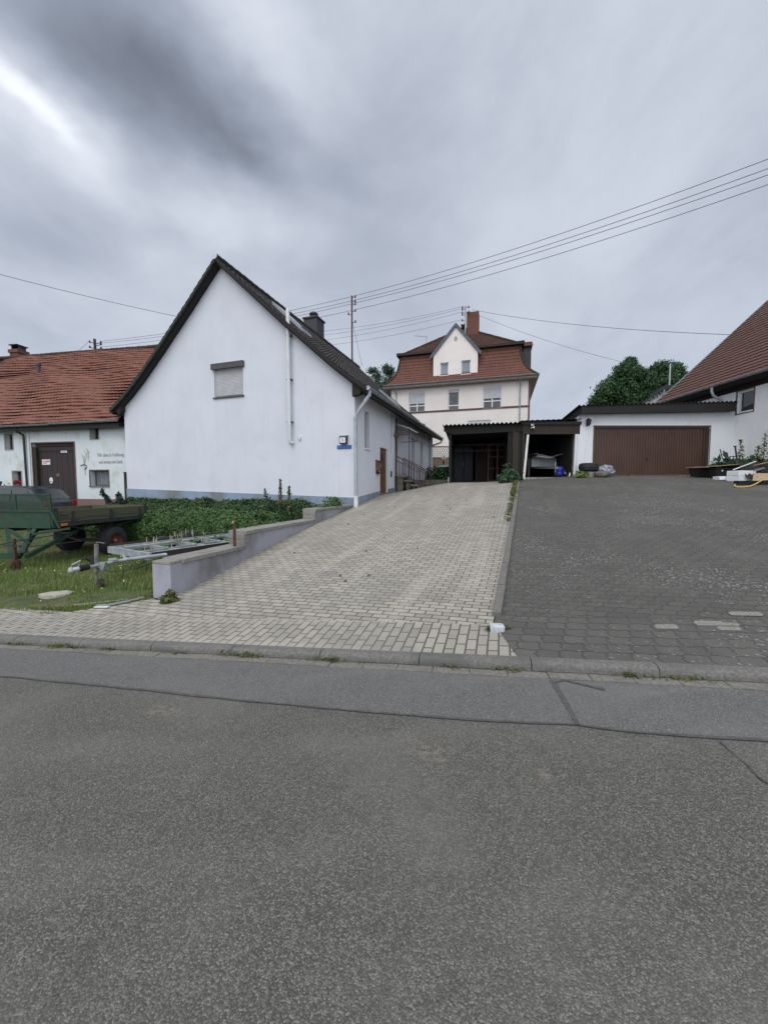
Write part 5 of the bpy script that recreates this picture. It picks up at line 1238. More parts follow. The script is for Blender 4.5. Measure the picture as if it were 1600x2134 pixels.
MB().add([(-.02, -.34, 4.67), (6.32, -.34, 4.77), (6.32, -.34, 5.13), (-.02, -.34, 4.96), (-.02, -.30, 4.67), (6.32, -.30, 4.77), (6.32, -.30, 5.13), (-.02, -.30, 4.96)], [(0, 1, 2, 3), (4, 7, 6, 5), (0, 4, 5, 1), (3, 2, 6, 7), (0, 3, 7, 4), (1, 5, 6, 2)]).add([(-.02, -.34, 4.67), (-.02, 6, 3.5), (-.02, 6, 3.7), (-.02, -.34, 4.96)], [(0, 1, 2, 3)]).add([(0, -.30, 4.70), (6.32, -.30, 4.79), (6.32, 0, 4.79), (0, 0, 4.70)], [(0, 1, 2, 3)]).build('fascia', M['fascia'], ga)
x, z = GA.onY(1227, 878, -.15)
t = thing('wall_lantern', 'old fashioned black lantern on the garage wall', 'lantern', (GA.o.x+x, GA.o.y, z), 0, absz=False)
MB().box(-.03, .03, -.02, 0, -.18, .12).tube([(0, -.01, .08), (0, -.1, .16), (0, -.15, .12)], .012, 6).build('bracket', M['signblack'], t)
MB().lathe([(0, .13), (.03, .11), (.11, .05), (.10, .04), (.07, -.12), (.03, -.16), (0, -.2)], (0, -.15, 0), (0, 0, 1), 6).build('lantern_body', M['signblack'], t)

# ------------------------------------------------------------------ cottage on the right (H)
hr = FT('cottage', 'white cottage with steep brown tiled roof at the right edge', 'house', H, 1.4)
HY0, HY1 = -9.5, 4.2
wr = (-.79, -.05, 4.70, 5.62)
MB().panel('x-', 0, [(HY0, 1.2), (HY1, 1.2), (HY1, 6.15), (HY0, 6.15)], [wr], .2).add([(0, HY1, 1.4), (9, HY1, 1.4), (9, HY1, 6.1), (4.6, HY1, 10.7), (0, HY1, 6.15)], [(0, 1, 2, 3, 4)]).add([(0, HY0, 1.2), (9, HY0, 1.4), (9, HY0, 6.1), (4.6, HY0, 10.7), (0, HY0, 6.15)], [(0, 1, 2, 3, 4)]).build('wall', M['houseR'], hr)
window(hr, 'x-', 0, wr, rec=.09, fw=.08, surround='brownframe', sw=.045, sill=False)
pr = [(-.42, 6.06), (.4, 6.75), (6.6, 12.6)]
q = MB(); tile_roof(q, pr, lambda t: HY0-.3, lambda t: HY1+.15, lambda u, r, z: (r, u, z), course=.30, tw=.28, amp=.012, thick=.034, sag=.01)
rf = q.build('roof', M['tileR'], hr, smooth=35, recalc=False)
q = MB(); roof_slab(q, pr, HY0-.25, HY1+.1, lambda u, r, z: (r, u, z), .14); sub(q, 'roof_boards', M['fascia'], rf, hr)
q = MB()
for a, b in zip(pr, pr[1:]): q.bar((a[0], HY1+.17, a[1]+.0), (b[0], HY1+.17, b[1]+.0), .04, .12, up=(0, 1, 0)) if False else q.prism([(a[0], a[1]+.06), (b[0], b[1]+.06), (b[0], b[1]-.08), (a[0], a[1]-.08)], HY1+.13, HY1+.19, lambda u, v, h: (u, h, v))
sub(q, 'verge_trim', M['zinc'], rf, hr)
MB().box(-.38, -.0, HY0, HY1, 5.84, 5.99).box(-.02, 0, HY0, HY1, 5.64, 6.1).build('eaves', M['soffit'], hr)
q = MB(); gutter_run(q, (-.50, HY0, 6.03), (-.50, HY1+.1, 6.03), .07); q.build('gutter', M['zinc'], hr, smooth=40)
yy, zz_ = H.onX(1483, 812, -.5); q = MB().tube([(-.50, yy, 6.0), (-.50, yy, 5.8), (-.42, yy, 5.62), (-.12, yy-.05, 5.42), (-.1, yy-.05, 5.1)], .055, 10); q.build('downpipe', M['zincpipe'], hr, smooth=40)
# dark flat dormer-like lean-to behind the garage
yb = 24.5
t = thing('back_building', 'low white outbuilding with dark flat roof behind the garage', 'outbuilding', (at(1375, 850, yb).x, yb, 2.2), 0)
x2 = at(1440, 850, yb).x-at(1375, 850, yb).x; zc = at(1380, 805, yb).z; zlw = at(1336, 838, yb).z; xa = at(1336, 838, yb).x-at(1375, 850, yb).x
q = MB(); q.prism([(xa, 2.2), (x2, 2.2), (x2, zc-.25), (0, zc-.25), (xa, zlw-.2)], 0, 4, lambda u, v, h: (u, h, v)); q.build('wall', M['garage'], t)
q = MB(); q.prism([(0, zc-.28), (x2, zc-.28), (x2, zc), (0, zc)], -.35, 4.2, lambda u, v, h: (u, h, v)); q.prism([(xa-.15, zlw-.22), (0, zc-.22), (0, zc-.05), (xa-.15, zlw-.08)], -.35, 4.2, lambda u, v, h: (u, h, v)); q.build('roof', M['slate'], t)
q = MB().tube([(.0, -.3, zc-.25), (-.0, -.25, zc-.5), (.25, -.08, zc-.9), (.25, -.08, 2.4)], .05, 8); q.build('downpipe', M['zincpipe'], t)
# street lamp behind
yl = 27.0; p = at(1394, 812, yl); pt = at(1396, 756, yl)
t = thing('street_lamp', 'grey street lamp rising in front of the trees behind the garage', 'street lamp', (p.x, yl, 2.3), 0)
MB().cyl((0, 0, 2.3), (0, 0, pt.z), .07, 10, .05).build('pole', M['zincpipe'], t); MB().bbox(-.1, .62, -.12, .12, pt.z, pt.z+.12, .03).build('lamp_head', M['zincpipe'], t)

# ------------------------------------------------------------------ stepped retaining wall
RW = Frame(-3.26, 5.8, 16.2)
rwz = -.2
rw_ = FT('retaining_wall', 'low stepped lilac-grey wall with block coping along the driveway', 'wall', RW, rwz)
secs = [(0, 1.84, .43), (1.84, 4.92, .705), (4.92, 7.75, .985)]
for k, (a, b, z) in enumerate(secs):
    q = MB(); n = int((b-a)/.15); 
    q.box(-.35, 0, a, b, -.2, z); q.build('wall_section', M['retain'], rw_)
    q = MB(); y = a+(.22 if k == 0 else -.02)
    while y < b-.02:
        y1 = min(y+.25, b+.0); q.bbox(-.385, .042, y+.002, y1-.002, z-.012, z+.058+rng.uniform(-.003, .003), .007); y = y1
    if k == 0: q.bbox(-.35, -.0, .0, .22, z, z+.05, .01)
    q.build('coping', M['coping'] if k else M['coping'], rw_)
    if k:
        q = MB(); pz = secs[k-1][2]+.056
        for r_ in range(2): h = (z-pz)/2; q.bbox(-.365, .004, a-.03, a+.12, pz+h*r_+.003, pz+h*(r_+1)-.003, .006)
        q.build('end_blocks', M['coping'], rw_)
p = at(489, 1136, 7.35); t = thing('iron_stake', 'rusty upright iron stake on the lowest wall step', 'stake', tuple(p), 10, absz=False)
zt = at(488, 1089, 7.35).z-p.z; MB().box(-.025, .025, -.012, .012, -.05, zt).build('stake', M['rust'], t); MB().cyl((-.02, -.014, zt-.02), (-.02, .0, zt+.03), .014, 8).build('bolt', M['ply'], t)

# ------------------------------------------------------------------ green farm trailer
FTz = -.35
T = Frame(-8.34, 9.6, 8)
ft = FT('farm_trailer', 'old green farm trailer with olive wooden sides on the grass', 'trailer', T, FTz)
TLn, TW = 3.1, 2.0
q = MB(); q.bbox(-.035, 0, .12, TLn, .77, 1.04, .006); q.box(0, .012, .12, TLn, .83, .84); q.build('side_board', M['olivewood'], ft)
q = MB().bbox(-TW, -TW+.035, .12, TLn, .77, 1.04, .006); q.build('side_board', M['olivewood'], ft)
q = MB().bbox(-TW, 0, TLn, TLn+.035, .77, 1.06, .006); q.build('tailboard', M['olivewood'], ft)
q = MB()
for y in (.55, 1.75, 2.85): q.box(0, .02, y, y+.06, .70, 1.0).box(0, .035, y-.01, y+.07, .72, .80).bar((.03, y+.03, .80), (.03, y+.18, .76), .012, .012)
q.cyl((.03, .2, .93), (.03, .42, .90), .012, 6).cyl((.03, 1.85, .95), (.03, 1.85, .80), .012, 6).box(-.03, .02, .10, .16, .60, 1.10).box(-.04, .02, TLn-.02, TLn+.06, .60, 1.08); q.build('hinges', M['darksteel'], ft)
MB().box(-TW+.03, -.03, .1, TLn, .74, .77).build('bed_floor', M['greyply'], ft)
q = MB().box(-.06, .0, .1, TLn+.1, .62, .74).box(-TW, -TW+.06, .1, TLn+.1, .62, .74)
for y in (.1, 1.0, 2.0, 3.0): q.box(-TW, 0, y, y+.07, .62, .72)
q.box(-.72, -.62, 0, TLn, .50, .64).box(-1.38, -1.28, 0, TLn, .50, .64); q.bar((-.05, TLn, .66), (-.35, 2.3, .45), .05, .05).bar((-.1, .5, .62), (-.3, 1.9, .22), .06, .04).bar((-.3, 2.9, .62), (-.3, 1.95, .25), .06, .04); q.build('chassis', M['darksteel'], ft)
q = MB().box(-TW, .0, .0, .05, .60, 1.03).box(-TW-.02, .02, -.03, .0, 1.01, 1.06).box(-TW, 0, -.03, 0, .60, .66)
q.prism([(-.04, .0), (.03, .0), (.10, -.0)][:2]+[(.06, .1)], .6, 1.03, lambda u, v, h: (u, v, h)); q.bar((0, -.02, 1.46), (.02, .0, 1.03), .04, .04).bar((.01, -.02, 1.03), (.13, .08, .60), .05, .05); q.build('headboard', M['greensteel'], ft)
q = MB(); zt = 1.45
q.bar((-TW, -.01, zt), (0, -.01, zt), .03, .03).bar((-1.0, -.01, 1.03), (-1.0, -.01, zt), .03, .03)
for k in range(84): x = -TW+TW*k/84; q.bar((x, -.01, 1.04), (x, -.01, zt), .009, .004)
for k in range(14): z = 1.05+.4*k/14; q.bar((-TW, -.014, z), (0, -.014, z), .004, .010)
q.build('mesh_guard', M['greensteel'], ft)
MB().bbox(.0, .03, .22, .40, .63, .70, .008).build('side_marker', M['orange'], ft)
def farmwheel(x, y, z, r, w, par, rim='rim', s=1):
    wq = MB().lathe([(r*.52, -w/2), (r*.82, -w/2), (r*.95, -w*.42), (r, -w*.25), (r, w*.25), (r*.95, w*.42), (r*.82, w/2), (r*.52, w/2), (r*.52, -w/2)], (x, y, z), (1, 0, 0), 36)
    for k in range(30):
        a = 2*PI*k/30; c_, s_ = math.cos(a), math.sin(a)
        for sg in (-1, 1): wq.bar((x+sg*w*.06, y+c_*r*.985, z+s_*r*.985), (x+sg*w*.42, y+math.cos(a+.09)*r*.965, z+math.sin(a+.09)*r*.965), .035, .03, up=(0, c_, s_))
    wo = wq.build('wheel', M['tyre'], par, smooth=40)
    rq = MB().lathe([(r*.53, -w*.40), (r*.50, -w*.42), (r*.44, -w*.1), (r*.2, s*w*.05), (r*.18, s*w*.30), (0, s*w*.32)], (x, y, z), (1, 0, 0), 24).lathe([(r*.54, s*w*.43), (r*.50, s*w*.44), (r*.46, s*w*.12), (r*.2, s*w*.04), (r*.17, s*w*.26), (0, s*w*.28)], (x, y, z), (1, 0, 0), 24)
    for k in range(5): a = 2*PI*k/5; rq.cyl((x+s*w*.02, y+r*.3*math.cos(a), z+r*.3*math.sin(a)), (x+s*w*.14, y+r*.3*math.cos(a), z+r*.3*math.sin(a)), .018, 6)
    sub(rq, 'rim', M[rim], wo, par, 40); hq = MB().cyl((x+s*w*.1, y, z), (x+s*w*.40, y, z), .045, 10); sub(hq, 'hub', M['zinc'], wo, par)
    return wo
for xw in (-.20, -1.66): p = T.w(xw, 2.0); farmwheel(xw, 2.0, TL(p.x, p.y)+.41, .43, .30, ft)
az = TL(*T.w(-.2, 2.0).xy)+.41
MB().bar((-.2, 2.0, az), (-1.66, 2.0, az), .10, .10).bar((-.3, 2.0, az+.08), (-.3, 2.0, .6), .2, .06).bar((-1.5, 2.0, az+.08), (-1.5, 2.0, .6), .2, .06).build('axle', M['darksteel'], ft)
jx, jy = T.l(Vector((-8.45, 8.72, 0)))[:2]; jz = TL(-8.45, 8.72)
q = MB().bar((-.55, .1, .60), (jx, jy+.05, .02), .09, .12).bar((-1.45, .1, .60), (jx-.25, jy+.1, .02), .09, .12).bar((-.35, 1.2, .52), (jx+.12, jy+.15, .02), .08, .09).bar((jx, jy+.1, .05), (-1.7, -1.4, .08), .10, .12).bar((jx+.05, jy+.15, .1), (jx+.05, jy+.3, .55), .09, .05).bar((jx-.35, jy+.2, .62), (jx+.15, jy+.2, .30), .05, .05).bar((jx+.12, jy+.3, .52), (jx+.62, -.1, .62), .05, .05).bar((jx-.3, jy, .3), (jx+.15, jy, .28), .05, .04)
q.build('drawbar', M['greensteel'], ft)
q = MB().bar((jx, jy, .45), (jx, jy, jz+.12), .05, .05).box(jx-.07, jx-.05, jy-.03, jy+.03, jz+.06, jz+.22).box(jx+.05, jx+.07, jy-.03, jy+.03, jz+.06, jz+.22); q.build('support_leg', M['rust'], ft)
MB().lathe([(0, -.04), (.10, -.04), (.125, -.02), (.125, .02), (.10, .04), (0, .04)], (jx, jy, jz+.12), (1, 0, 0), 18).build('jockey_wheel', M['rust'], ft, smooth=40)
MB().tube([(jx-.2, jy-.3, .32), (jx+.1, jy-.1, .40), (jx+.5, .0, .5), (-.3, .3, .45), (-.5, 1.0, .35)], .012, 6).tube([(jx+.2, jy+.1, .25), (jx+.7, .1, .28), (-.5, .5, .4)], .01, 6).build('hoses', M['black'], ft)

# ------------------------------------------------------------------ galvanised light trailer
Lf = Frame(-6.0, 8.4, 31)
lt = FT('galvanised_trailer', 'empty grey galvanised trailer frame with drawbar behind the low wall', 'trailer', Lf, -.15)
zt = .33
MB().box(0, .06, 0, 3.0, zt-.13, zt).build('side_rail', M['galv'], lt); MB().box(1.56, 1.62, 0, 3.0, zt-.13, zt).build('side_rail', M['galv'], lt)
MB().box(-.03, -.0, -.02, 3.0, zt-.10, zt+.045).build('side_edge', M['rustrail'], lt); MB().box(1.62, 1.65, -.02, 3.0, zt-.10, zt+.0).build('side_edge', M['rustrail'], lt)
MB().box(-.03, 1.65, -.07, -.02, zt-.14, zt).build('front_beam', M['galv'], lt)
q = MB()
for y in (.6, 1.25, 1.9, 2.6): q.box(.06, 1.56, y, y+.07, zt-.10, zt-.02)
q.box(.28, .42, .0, 3.0, zt-.05, zt-.0).box(1.1, 1.16, 0, 3.0, zt-.08, zt-.02); q.build('cross_members', M['galv'], lt)
def LL(px, py, Y): return Vector(Lf.l(at(px, py, Y)))
hit = LL(165, 1185, 6.42); jk = LL(205, 1175, 6.72)
mid = LL(265, 1166, 7.15); fj = LL(345, 1156, 7.55)
q = MB().tube([hit+Vector((0, .0, 0)), mid, fj, (.95, .6, zt-.2)], .035, 10).tube([mid+Vector((0, 0, -.02)), (.55, -.03, zt-.16), (.2, .9, zt-.17)], .028, 8); q.build('drawbar', M['galv'], lt, smooth=40)
mm = LL(236, 1170, 6.95); q = MB().bbox(mm.x-.09, mm.x+.09, mm.y-.05, mm.y+.05, mm.z-.01, mm.z+.05, .01, None).prism([(jk.x, jk.z+.03), (jk.x+.3, jk.z+.06), (jk.x+.2, jk.z-.1), (jk.x+.02, jk.z-.06)], jk.y-.02, jk.y+.02, lambda u, v, h: (u, h, v)); q.build('overrun_housing', M['galv'], lt)
tip = LL(148, 1188, 6.34); q = MB().tube([tip, hit], [.035, .045], 10); q.lathe([(0, .05), (.03, .04), (.045, 0), (.045, -.03)], tuple(tip), (0, 0, 1), 12); q.tube([hit+Vector((0, 0, .05)), LL(168, 1168, 6.4), LL(150, 1177, 6.36)], .012, 6); q.build('coupling', M['galv'], lt, smooth=40)
q = MB(); b0, b1 = LL(166, 1185, 6.42), LL(186, 1181, 6.55); 
for k in range(6): a = b0.lerp(b1, k/6); b = b0.lerp(b1, (k+.6)/6); q.cyl(a, b, .052, 12)
q.cyl(b0, b1, .042, 12); q.build('rubber_bellows', M['black'], lt)
q = MB().tube([LL(168, 1167, 6.42), LL(178, 1163, 6.5), LL(190, 1172, 6.6)], .016, 6).cyl(LL(190, 1160, 6.6), LL(192, 1176, 6.6), .035, 8); q.build('brake_lever', M['signblack'], lt)
jt = LL(201, 1134, 6.72); jb = LL(201, 1193, 6.72); p = Lf.w(jb.x, jb.y); gz_ = TL(p.x, p.y)
q = MB().cyl(jt, jb, .034, 14).tube([jt, jt+Vector((.0, 0, .035)), LL(218, 1132, 6.72)], .008, 6); q.cyl(jb, (jb.x, jb.y, gz_+.06), .026, 12); jl = q.build('jack_post', M['galvrust'], lt, smooth=40)
MB().lathe([(0, -.03), (.06, -.03), (.085, -.02), (.085, .02), (.06, .03), (0, .03)], (jb.x+.12, jb.y+.02, gz_+.085), (.3, 1, 0), 18).build('jockey_wheel', M['black'], lt, smooth=40)
MB().bar((jb.x, jb.y, gz_+.06), (jb.x+.12, jb.y+.02, gz_+.085), .04, .04).build('wheel_fork', M['rust'], lt)
q = MB().tube([jb+Vector((.05, 0, .08)), jb+Vector((.3, .1, .02)), jb+Vector((.7, .3, .08)), fj+Vector((.1, 0, -.03))], .008, 6); q.build('cable', M['black'], lt)
for s_, xw in ((-1, -.22),):
    for yw in (1.25, 1.95):
        p = Lf.w(xw, yw); zw = TL(p.x, p.y)+.28
        MB().lathe([(.16, -.08), (.25, -.08), (.29, -.05), (.29, .05), (.25, .08), (.16, .08), (.1, .03), (0, .03)], (xw, yw, zw), (1, 0, 0), 24).build('wheel', M['tyre'], lt, smooth=40)
    q = MB(); n = 16; pts = [(1.6+.78*math.cos(PI-PI*k/n)*(1.0), .10+.28*max(0, math.sin(PI-PI*k/n))**.5) for k in range(n+1)]
    for a, b in zip(pts, pts[1:]): q.box(xw-.11, xw+.11, 0, 0, 0, 0) if False else q.quad((xw-.11, a[0], a[1]), (xw+.11, a[0], a[1]), (xw+.11, b[0], b[1]), (xw-.11, b[0], b[1])).quad((xw+s_*.11, a[0], a[1]), (xw+s_*.11, b[0], b[1]), (xw+s_*.11, b[0], b[1]-.05), (xw+s_*.11, a[0], a[1]-.05))
    q.build('mudguard', M['black'], lt, recalc=False)

# ------------------------------------------------------------------ dark estate car
CF = Frame(-12.46, 14.0, -3)
cz0 = .16
car = FT('parked_car', 'dark estate car parked between barn and green trailer', 'car', CF, cz0)
prof = [(0, .35), (-.02, .62), (.03, .92), (.12, 1.0), (.50, 1.40), (.75, 1.47), (1.6, 1.49), (2.5, 1.45), (2.75, 1.38), (3.35, .99), (4.15, .86), (4.40, .70), (4.45, .38)]
def carpt(l, z, s):                # s 0..1 across; tumblehome above the waist
    w = 1.72; inn = .0 if z < .95 else (z-.95)*.32
    taper = .06*max(0, (abs(l-2.2)-1.6))
    return (-l, (inn+taper) + s*(w-2*(inn+taper)), z+cz0)
q = MB(); n = len(prof); ss = [0, .08, .25, .5, .75, .92, 1]
vs = []; 
for l, z in prof:
    for s in ss: e = .03*(1-abs(2*s-1)**6) if z > 1.2 else .0; le = -.05*(1-(2*s-1)**2) if l < .6 else 0; x, y, zz3 = carpt(l, z, s); vs.append((x-le, y, zz3+e))
m = len(ss); q.add(vs, [(i*m+j, i*m+j+1, (i+1)*m+j+1, (i+1)*m+j) for i in range(n-1) for j in range(m-1)])
for s in (0, 1): q.prism([(l, z) for l, z in prof], 0, .0001, lambda u, v, h, s=s: (carpt(u, v, s)[0], carpt(u, v, s)[1], v+cz0)) if False else q.add([carpt(l, z, s) for l, z in prof], [tuple(t) for t in tessellate_polygon([[Vector((l, z, 0)) for l, z in prof]])])
q.build('body', M['carpaint'], car, smooth=30)
def carglass(poly, s, off):
    q = MB(); q.add([(lambda p: (p[0], p[1]+off, p[2]))(carpt(l, z, s)) for l, z in poly], [tuple(range(len(poly)))]); return q
for s, off in ((0, -.006), (1, .006)):
    for poly in ([(.62, 1.36), (.35, 1.02), (1.05, .99), (1.08, 1.40)], [(1.16, 1.40), (1.16, .98), (1.95, .97), (1.90, 1.41)], [(1.98, 1.40), (2.03, .97), (2.95, .97), (2.62, 1.37)]): carglass(poly, s, off).build('side_window', M['glasscar'], car)
q = MB(); pts = [(.16, 1.03), (.50, 1.385)]; g0 = [carpt(l, z, .09) for l, z in pts]+[carpt(l, z, .91) for l, z in reversed(pts)]; nn = 8; vs = []
for l, z in pts:
    for k in range(nn+1): s = .08+.84*k/nn; x, y, z3 = carpt(l, z, s); vs.append((x+.05*(1-(2*s-1)**2)+.012, y, z3+.012))
q.add(vs, [(k, k+1, nn+2+k, nn+1+k) for k in range(nn)]); q.build('rear_window', M['glasscar'], car, smooth=40, recalc=False)
for s0, s1 in ((.02, .16), (.84, .98)): q = MB(); a, b = carpt(.02, .78, s0), carpt(.05, .98, s1); q.bbox(-.03, .045, a[1], b[1], a[2], b[2], .01); q.build('tail_light', M['redlens'], car)
for s in (.06, .94): q = MB(); a, b = carpt(.7, 1.47, s), carpt(2.6, 1.44, s); q.tube([(a[0], a[1], a[2]), (a[0]-.1, a[1], a[2]+.045), ((a[0]+b[0])/2, a[1], a[2]+.065), (b[0]+.1, b[1], b[2]+.045), b], .014, 8); q.build('roof_rail', M['signblack'], car)
q = MB(); x, y, z = carpt(.35, 1.12, .5); q.bar(carpt(.14, 1.02, .3), (-.25+.03, y-.55, 1.12+cz0), .012, .02); q.build('rear_wiper', M['signblack'], car)
for l in (.8, 3.55):
    for s in (.04, .96): x, y, z = carpt(l, .32, s); MB().lathe([(0, -.09), (.2, -.09), (.30, -.08), (.315, 0), (.30, .08), (.2, .09), (0, .09)], (x, y, cz0+.31), (0, 1, 0), 24).build('wheel', M['tyre'], car, smooth=40)
MB().bbox(-.02, .06, .1, 1.62, cz0+.38, cz0+.58, .03).build('bumper', M['black'], car)

# ------------------------------------------------------------------ ivy bank and plants
def ivy(name, label, n, x0, x1, y0, y1, ztop, gf, seed, base=.0, size=.075, mat='leafIvy'):
    r2 = np.random.default_rng(seed)
    def top(x, y): 
        e = np.minimum(1, np.minimum((x-x0)/1.0, (x1-x)/1.6)); e = np.sqrt(np.clip(e, .02, 1))
        g_ = gf(x, y); h = (ztop-g_)*e
        return g_+h+.10*np.array([noise.noise((a*1.3, b*1.3, seed)) for a, b in zip(np.ravel(x), np.ravel(y))]).reshape(np.shape(x))+.05*np.array([noise.noise((a*4, b*4, seed)) for a, b in zip(np.ravel(x), np.ravel(y))]).reshape(np.shape(x))
    def ground(x, y):
        P = [A.w(a, b) for a, b in zip(x, y)]; return TL(np.array([p.x for p in P]), np.array([p.y for p in P]))
    ztop_ = ztop
    def topf(x, y):
        g_ = ground(x, y); e = np.sqrt(np.clip(np.minimum(1, np.minimum((x-x0)/.8, (x1-x)/1.2)), .02, 1))
        nn_ = np.array([.16*noise.noise((a*1.1, b*1.1, seed))+.13*noise.noise((a*3.1, b*3.1, seed+3)) for a, b in zip(x, y)])
        return np.maximum(g_+.1, g_+(ztop_-g_)*e+nn_)
    nt = int(n*.5); x = r2.uniform(x0, x1, nt); y = r2.uniform(y0, y1, nt); z = topf(x, y)+r2.normal(0, .035, nt); Pt = np.stack([x, y, z], 1); Nt = np.tile([0, -.3, 1.], (nt, 1))
    nf = n-nt; x = r2.uniform(x0, x1, nf); zt_ = topf(x, np.full(nf, y0)); g_ = ground(x, np.full(nf, y0)); f = r2.uniform(0, 1, nf); z = g_+(zt_-g_)*f
    y = y0-.22*np.sin(PI*f)**.7-.15*(1-f)+np.array([.16*noise.noise((a*1.6, b*2.2, seed)) for a, b in zip(x, z)])+r2.normal(0, .03, nf); Pf = np.stack([x, y, z], 1); Nf = np.tile([0, -1, .35], (nf, 1))
    P = np.concatenate([Pt, Pf]); N = np.concatenate([Nt, Nf])
    wv = lambda P_: np.stack([A.o.x+A.ex.x*P_[:, 0]+A.ey.x*P_[:, 1], A.o.y+A.ex.y*P_[:, 0]+A.ey.y*P_[:, 1], P_[:, 2]], 1)
    Nw = np.stack([A.ex.x*N[:, 0]+A.ey.x*N[:, 1], A.ex.y*N[:, 0]+A.ey.y*N[:, 1], N[:, 2]], 1)
    c = A.w((x0+x1)/2, (y0+y1)/2); t = thing(name, label, 'hedge', (c.x, c.y, base), 0, absz=False)
    W_ = wv(P)-np.array([c.x, c.y, base]); leaves('leaves', W_, Nw, size, M[mat], t, aspect=1.2, up=.2)
    # added dark filler sheet inside, not stems, so nothing shows through
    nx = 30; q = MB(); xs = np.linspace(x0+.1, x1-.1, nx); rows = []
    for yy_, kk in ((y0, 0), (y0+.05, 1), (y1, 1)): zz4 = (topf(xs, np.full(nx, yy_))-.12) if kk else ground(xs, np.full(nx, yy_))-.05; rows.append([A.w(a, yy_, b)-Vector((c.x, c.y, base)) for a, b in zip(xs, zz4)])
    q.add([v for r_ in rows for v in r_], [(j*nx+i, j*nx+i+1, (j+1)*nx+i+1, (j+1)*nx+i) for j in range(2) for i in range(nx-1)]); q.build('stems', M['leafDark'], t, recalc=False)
    return t
ivy('ivy_hedge', 'dark ivy hedge growing against the white gable wall', 34000, -10.9, -.75, -1.0, -.12, 1.08, None, 11, base=.2, size=.06, mat='leafIvyDark')
ivy('ivy_bank', 'lighter ivy bank in front of the dark hedge behind the trailers', 40000, -9.6, -1.5, -2.9, -1.15, .76, None, 23, base=.1, size=.058)

def tree(name, label, base, ztop, lobes, n, size, mat='leafTree', trunk=.22, group=None, aspect=1.8, droop=0., shell=.5):
    t = thing(name, label, 'tree', base, 0, group=group, absz=False); b = Vector(base)
    q = MB(); cz_ = lobes[0][0][2]; q.tube([(0, 0, 0), (.1, 0, cz_*.4), (0, .1, cz_*.8), (.05, 0, cz_)], [trunk, trunk*.8, trunk*.55, trunk*.3], 10)
    for c, r_ in lobes[:8]:
        q.tube([(0, 0, cz_*.45), (c[0]*.5, c[1]*.5, (cz_*.5+c[2])/2), tuple(c)], [trunk*.4, trunk*.25, .03], 6)
    q.build('trunk', M['bark'], t)
    P, Dn = clumpcloud(n, [l[0] for l in lobes], [l[1] for l in lobes], shell)
    leaves('crown', P, Dn, size, M[mat], t, aspect=aspect, up=.1, droop=droop); return t
# tree between the white house and the villa
def lob(cx, cy, cz_, R0, n, r, sq=.8):
    out_ = []
    for k in range(n):
        a = rng.uniform(0, 2*PI); e = rng.uniform(-.5, 1); rr = R0*rng.uniform(.5, .95); out_.append(((cx+rr*math.cos(a)*math.sqrt(max(0, 1-e*e*.8)), cy+rr*math.sin(a)*math.sqrt(max(0, 1-e*e*.8)), cz_+R0*sq*e), (r*rng.uniform(.7, 1.2),)*2+(r*rng.uniform(.5, .8),)))
    return out_
Yt = 44; c = at(796, 815, Yt); tree('leafy_tree', 'round leafy tree between white house roof and villa', (c.x, Yt, 2.0), 0, [((0, 0, c.z-2.3), (2.5, 2.5, 2.3)), ((-1.2, 0, c.z-3.2), (1.6, 1.6, 1.6))]+lob(0, 0, c.z-2.2, 2.8, 26, .75, .95), 24000, .14, shell=1.0)
# two big feathery trees behind the garage
Y1 = 25.5; c = at(1292, 865, Y1)
def cone_lobes(specs, Y, zb):
    o = []
    for px, py, r, h in specs: p = at(px, py, Y+rng.uniform(-.8, .8)); o.append(((p.x-bx0, p.y-Y, p.z-zb), (r, r, h)))
    return o
bx0 = at(1300, 850, Y1).x
sp1 = [(1300, 815, 1.3, 1.0), (1312, 757, .42, .45), (1306, 772, .7, .6), (1322, 782, .7, .5), (1290, 795, .8, .6), (1338, 800, .8, .6), (1268, 815, .8, .6), (1252, 835, .7, .5), (1240, 848, .5, .4), (1300, 840, 1.3, .7), (1330, 830, .9, .7), (1262, 848, .8, .5), (1350, 840, .6, .5), (1345, 785, .5, .4)]
tree('feathery_tree', 'tall feathery green tree behind the garage, the higher one', (bx0, Y1, 2.2), 0, cone_lobes(sp1, Y1, 2.2), 52000, .085, 'leafConif', aspect=2.6, droop=.6, shell=.7)
Y2 = 30.5; bx0 = at(1386, 850, Y2).x
sp2 = [(1388, 800, 1.3, 1.0), (1372, 768, .6, .5), (1390, 765, .6, .45), (1408, 772, .6, .5), (1420, 788, .55, .45), (1360, 785, .7, .6), (1375, 810, 1., .8), (1410, 805, .8, .7), (1400, 830, 1., .7), (1360, 825, .9, .8), (1345, 805, .6, .6)]
tree('feathery_tree', 'lower wide feathery tree behind the street lamp', (bx0, Y2, 2.2), 0, cone_lobes(sp2, Y2, 2.2), 36000, .10, 'leafConif', aspect=2.6, droop=.6, shell=.7)

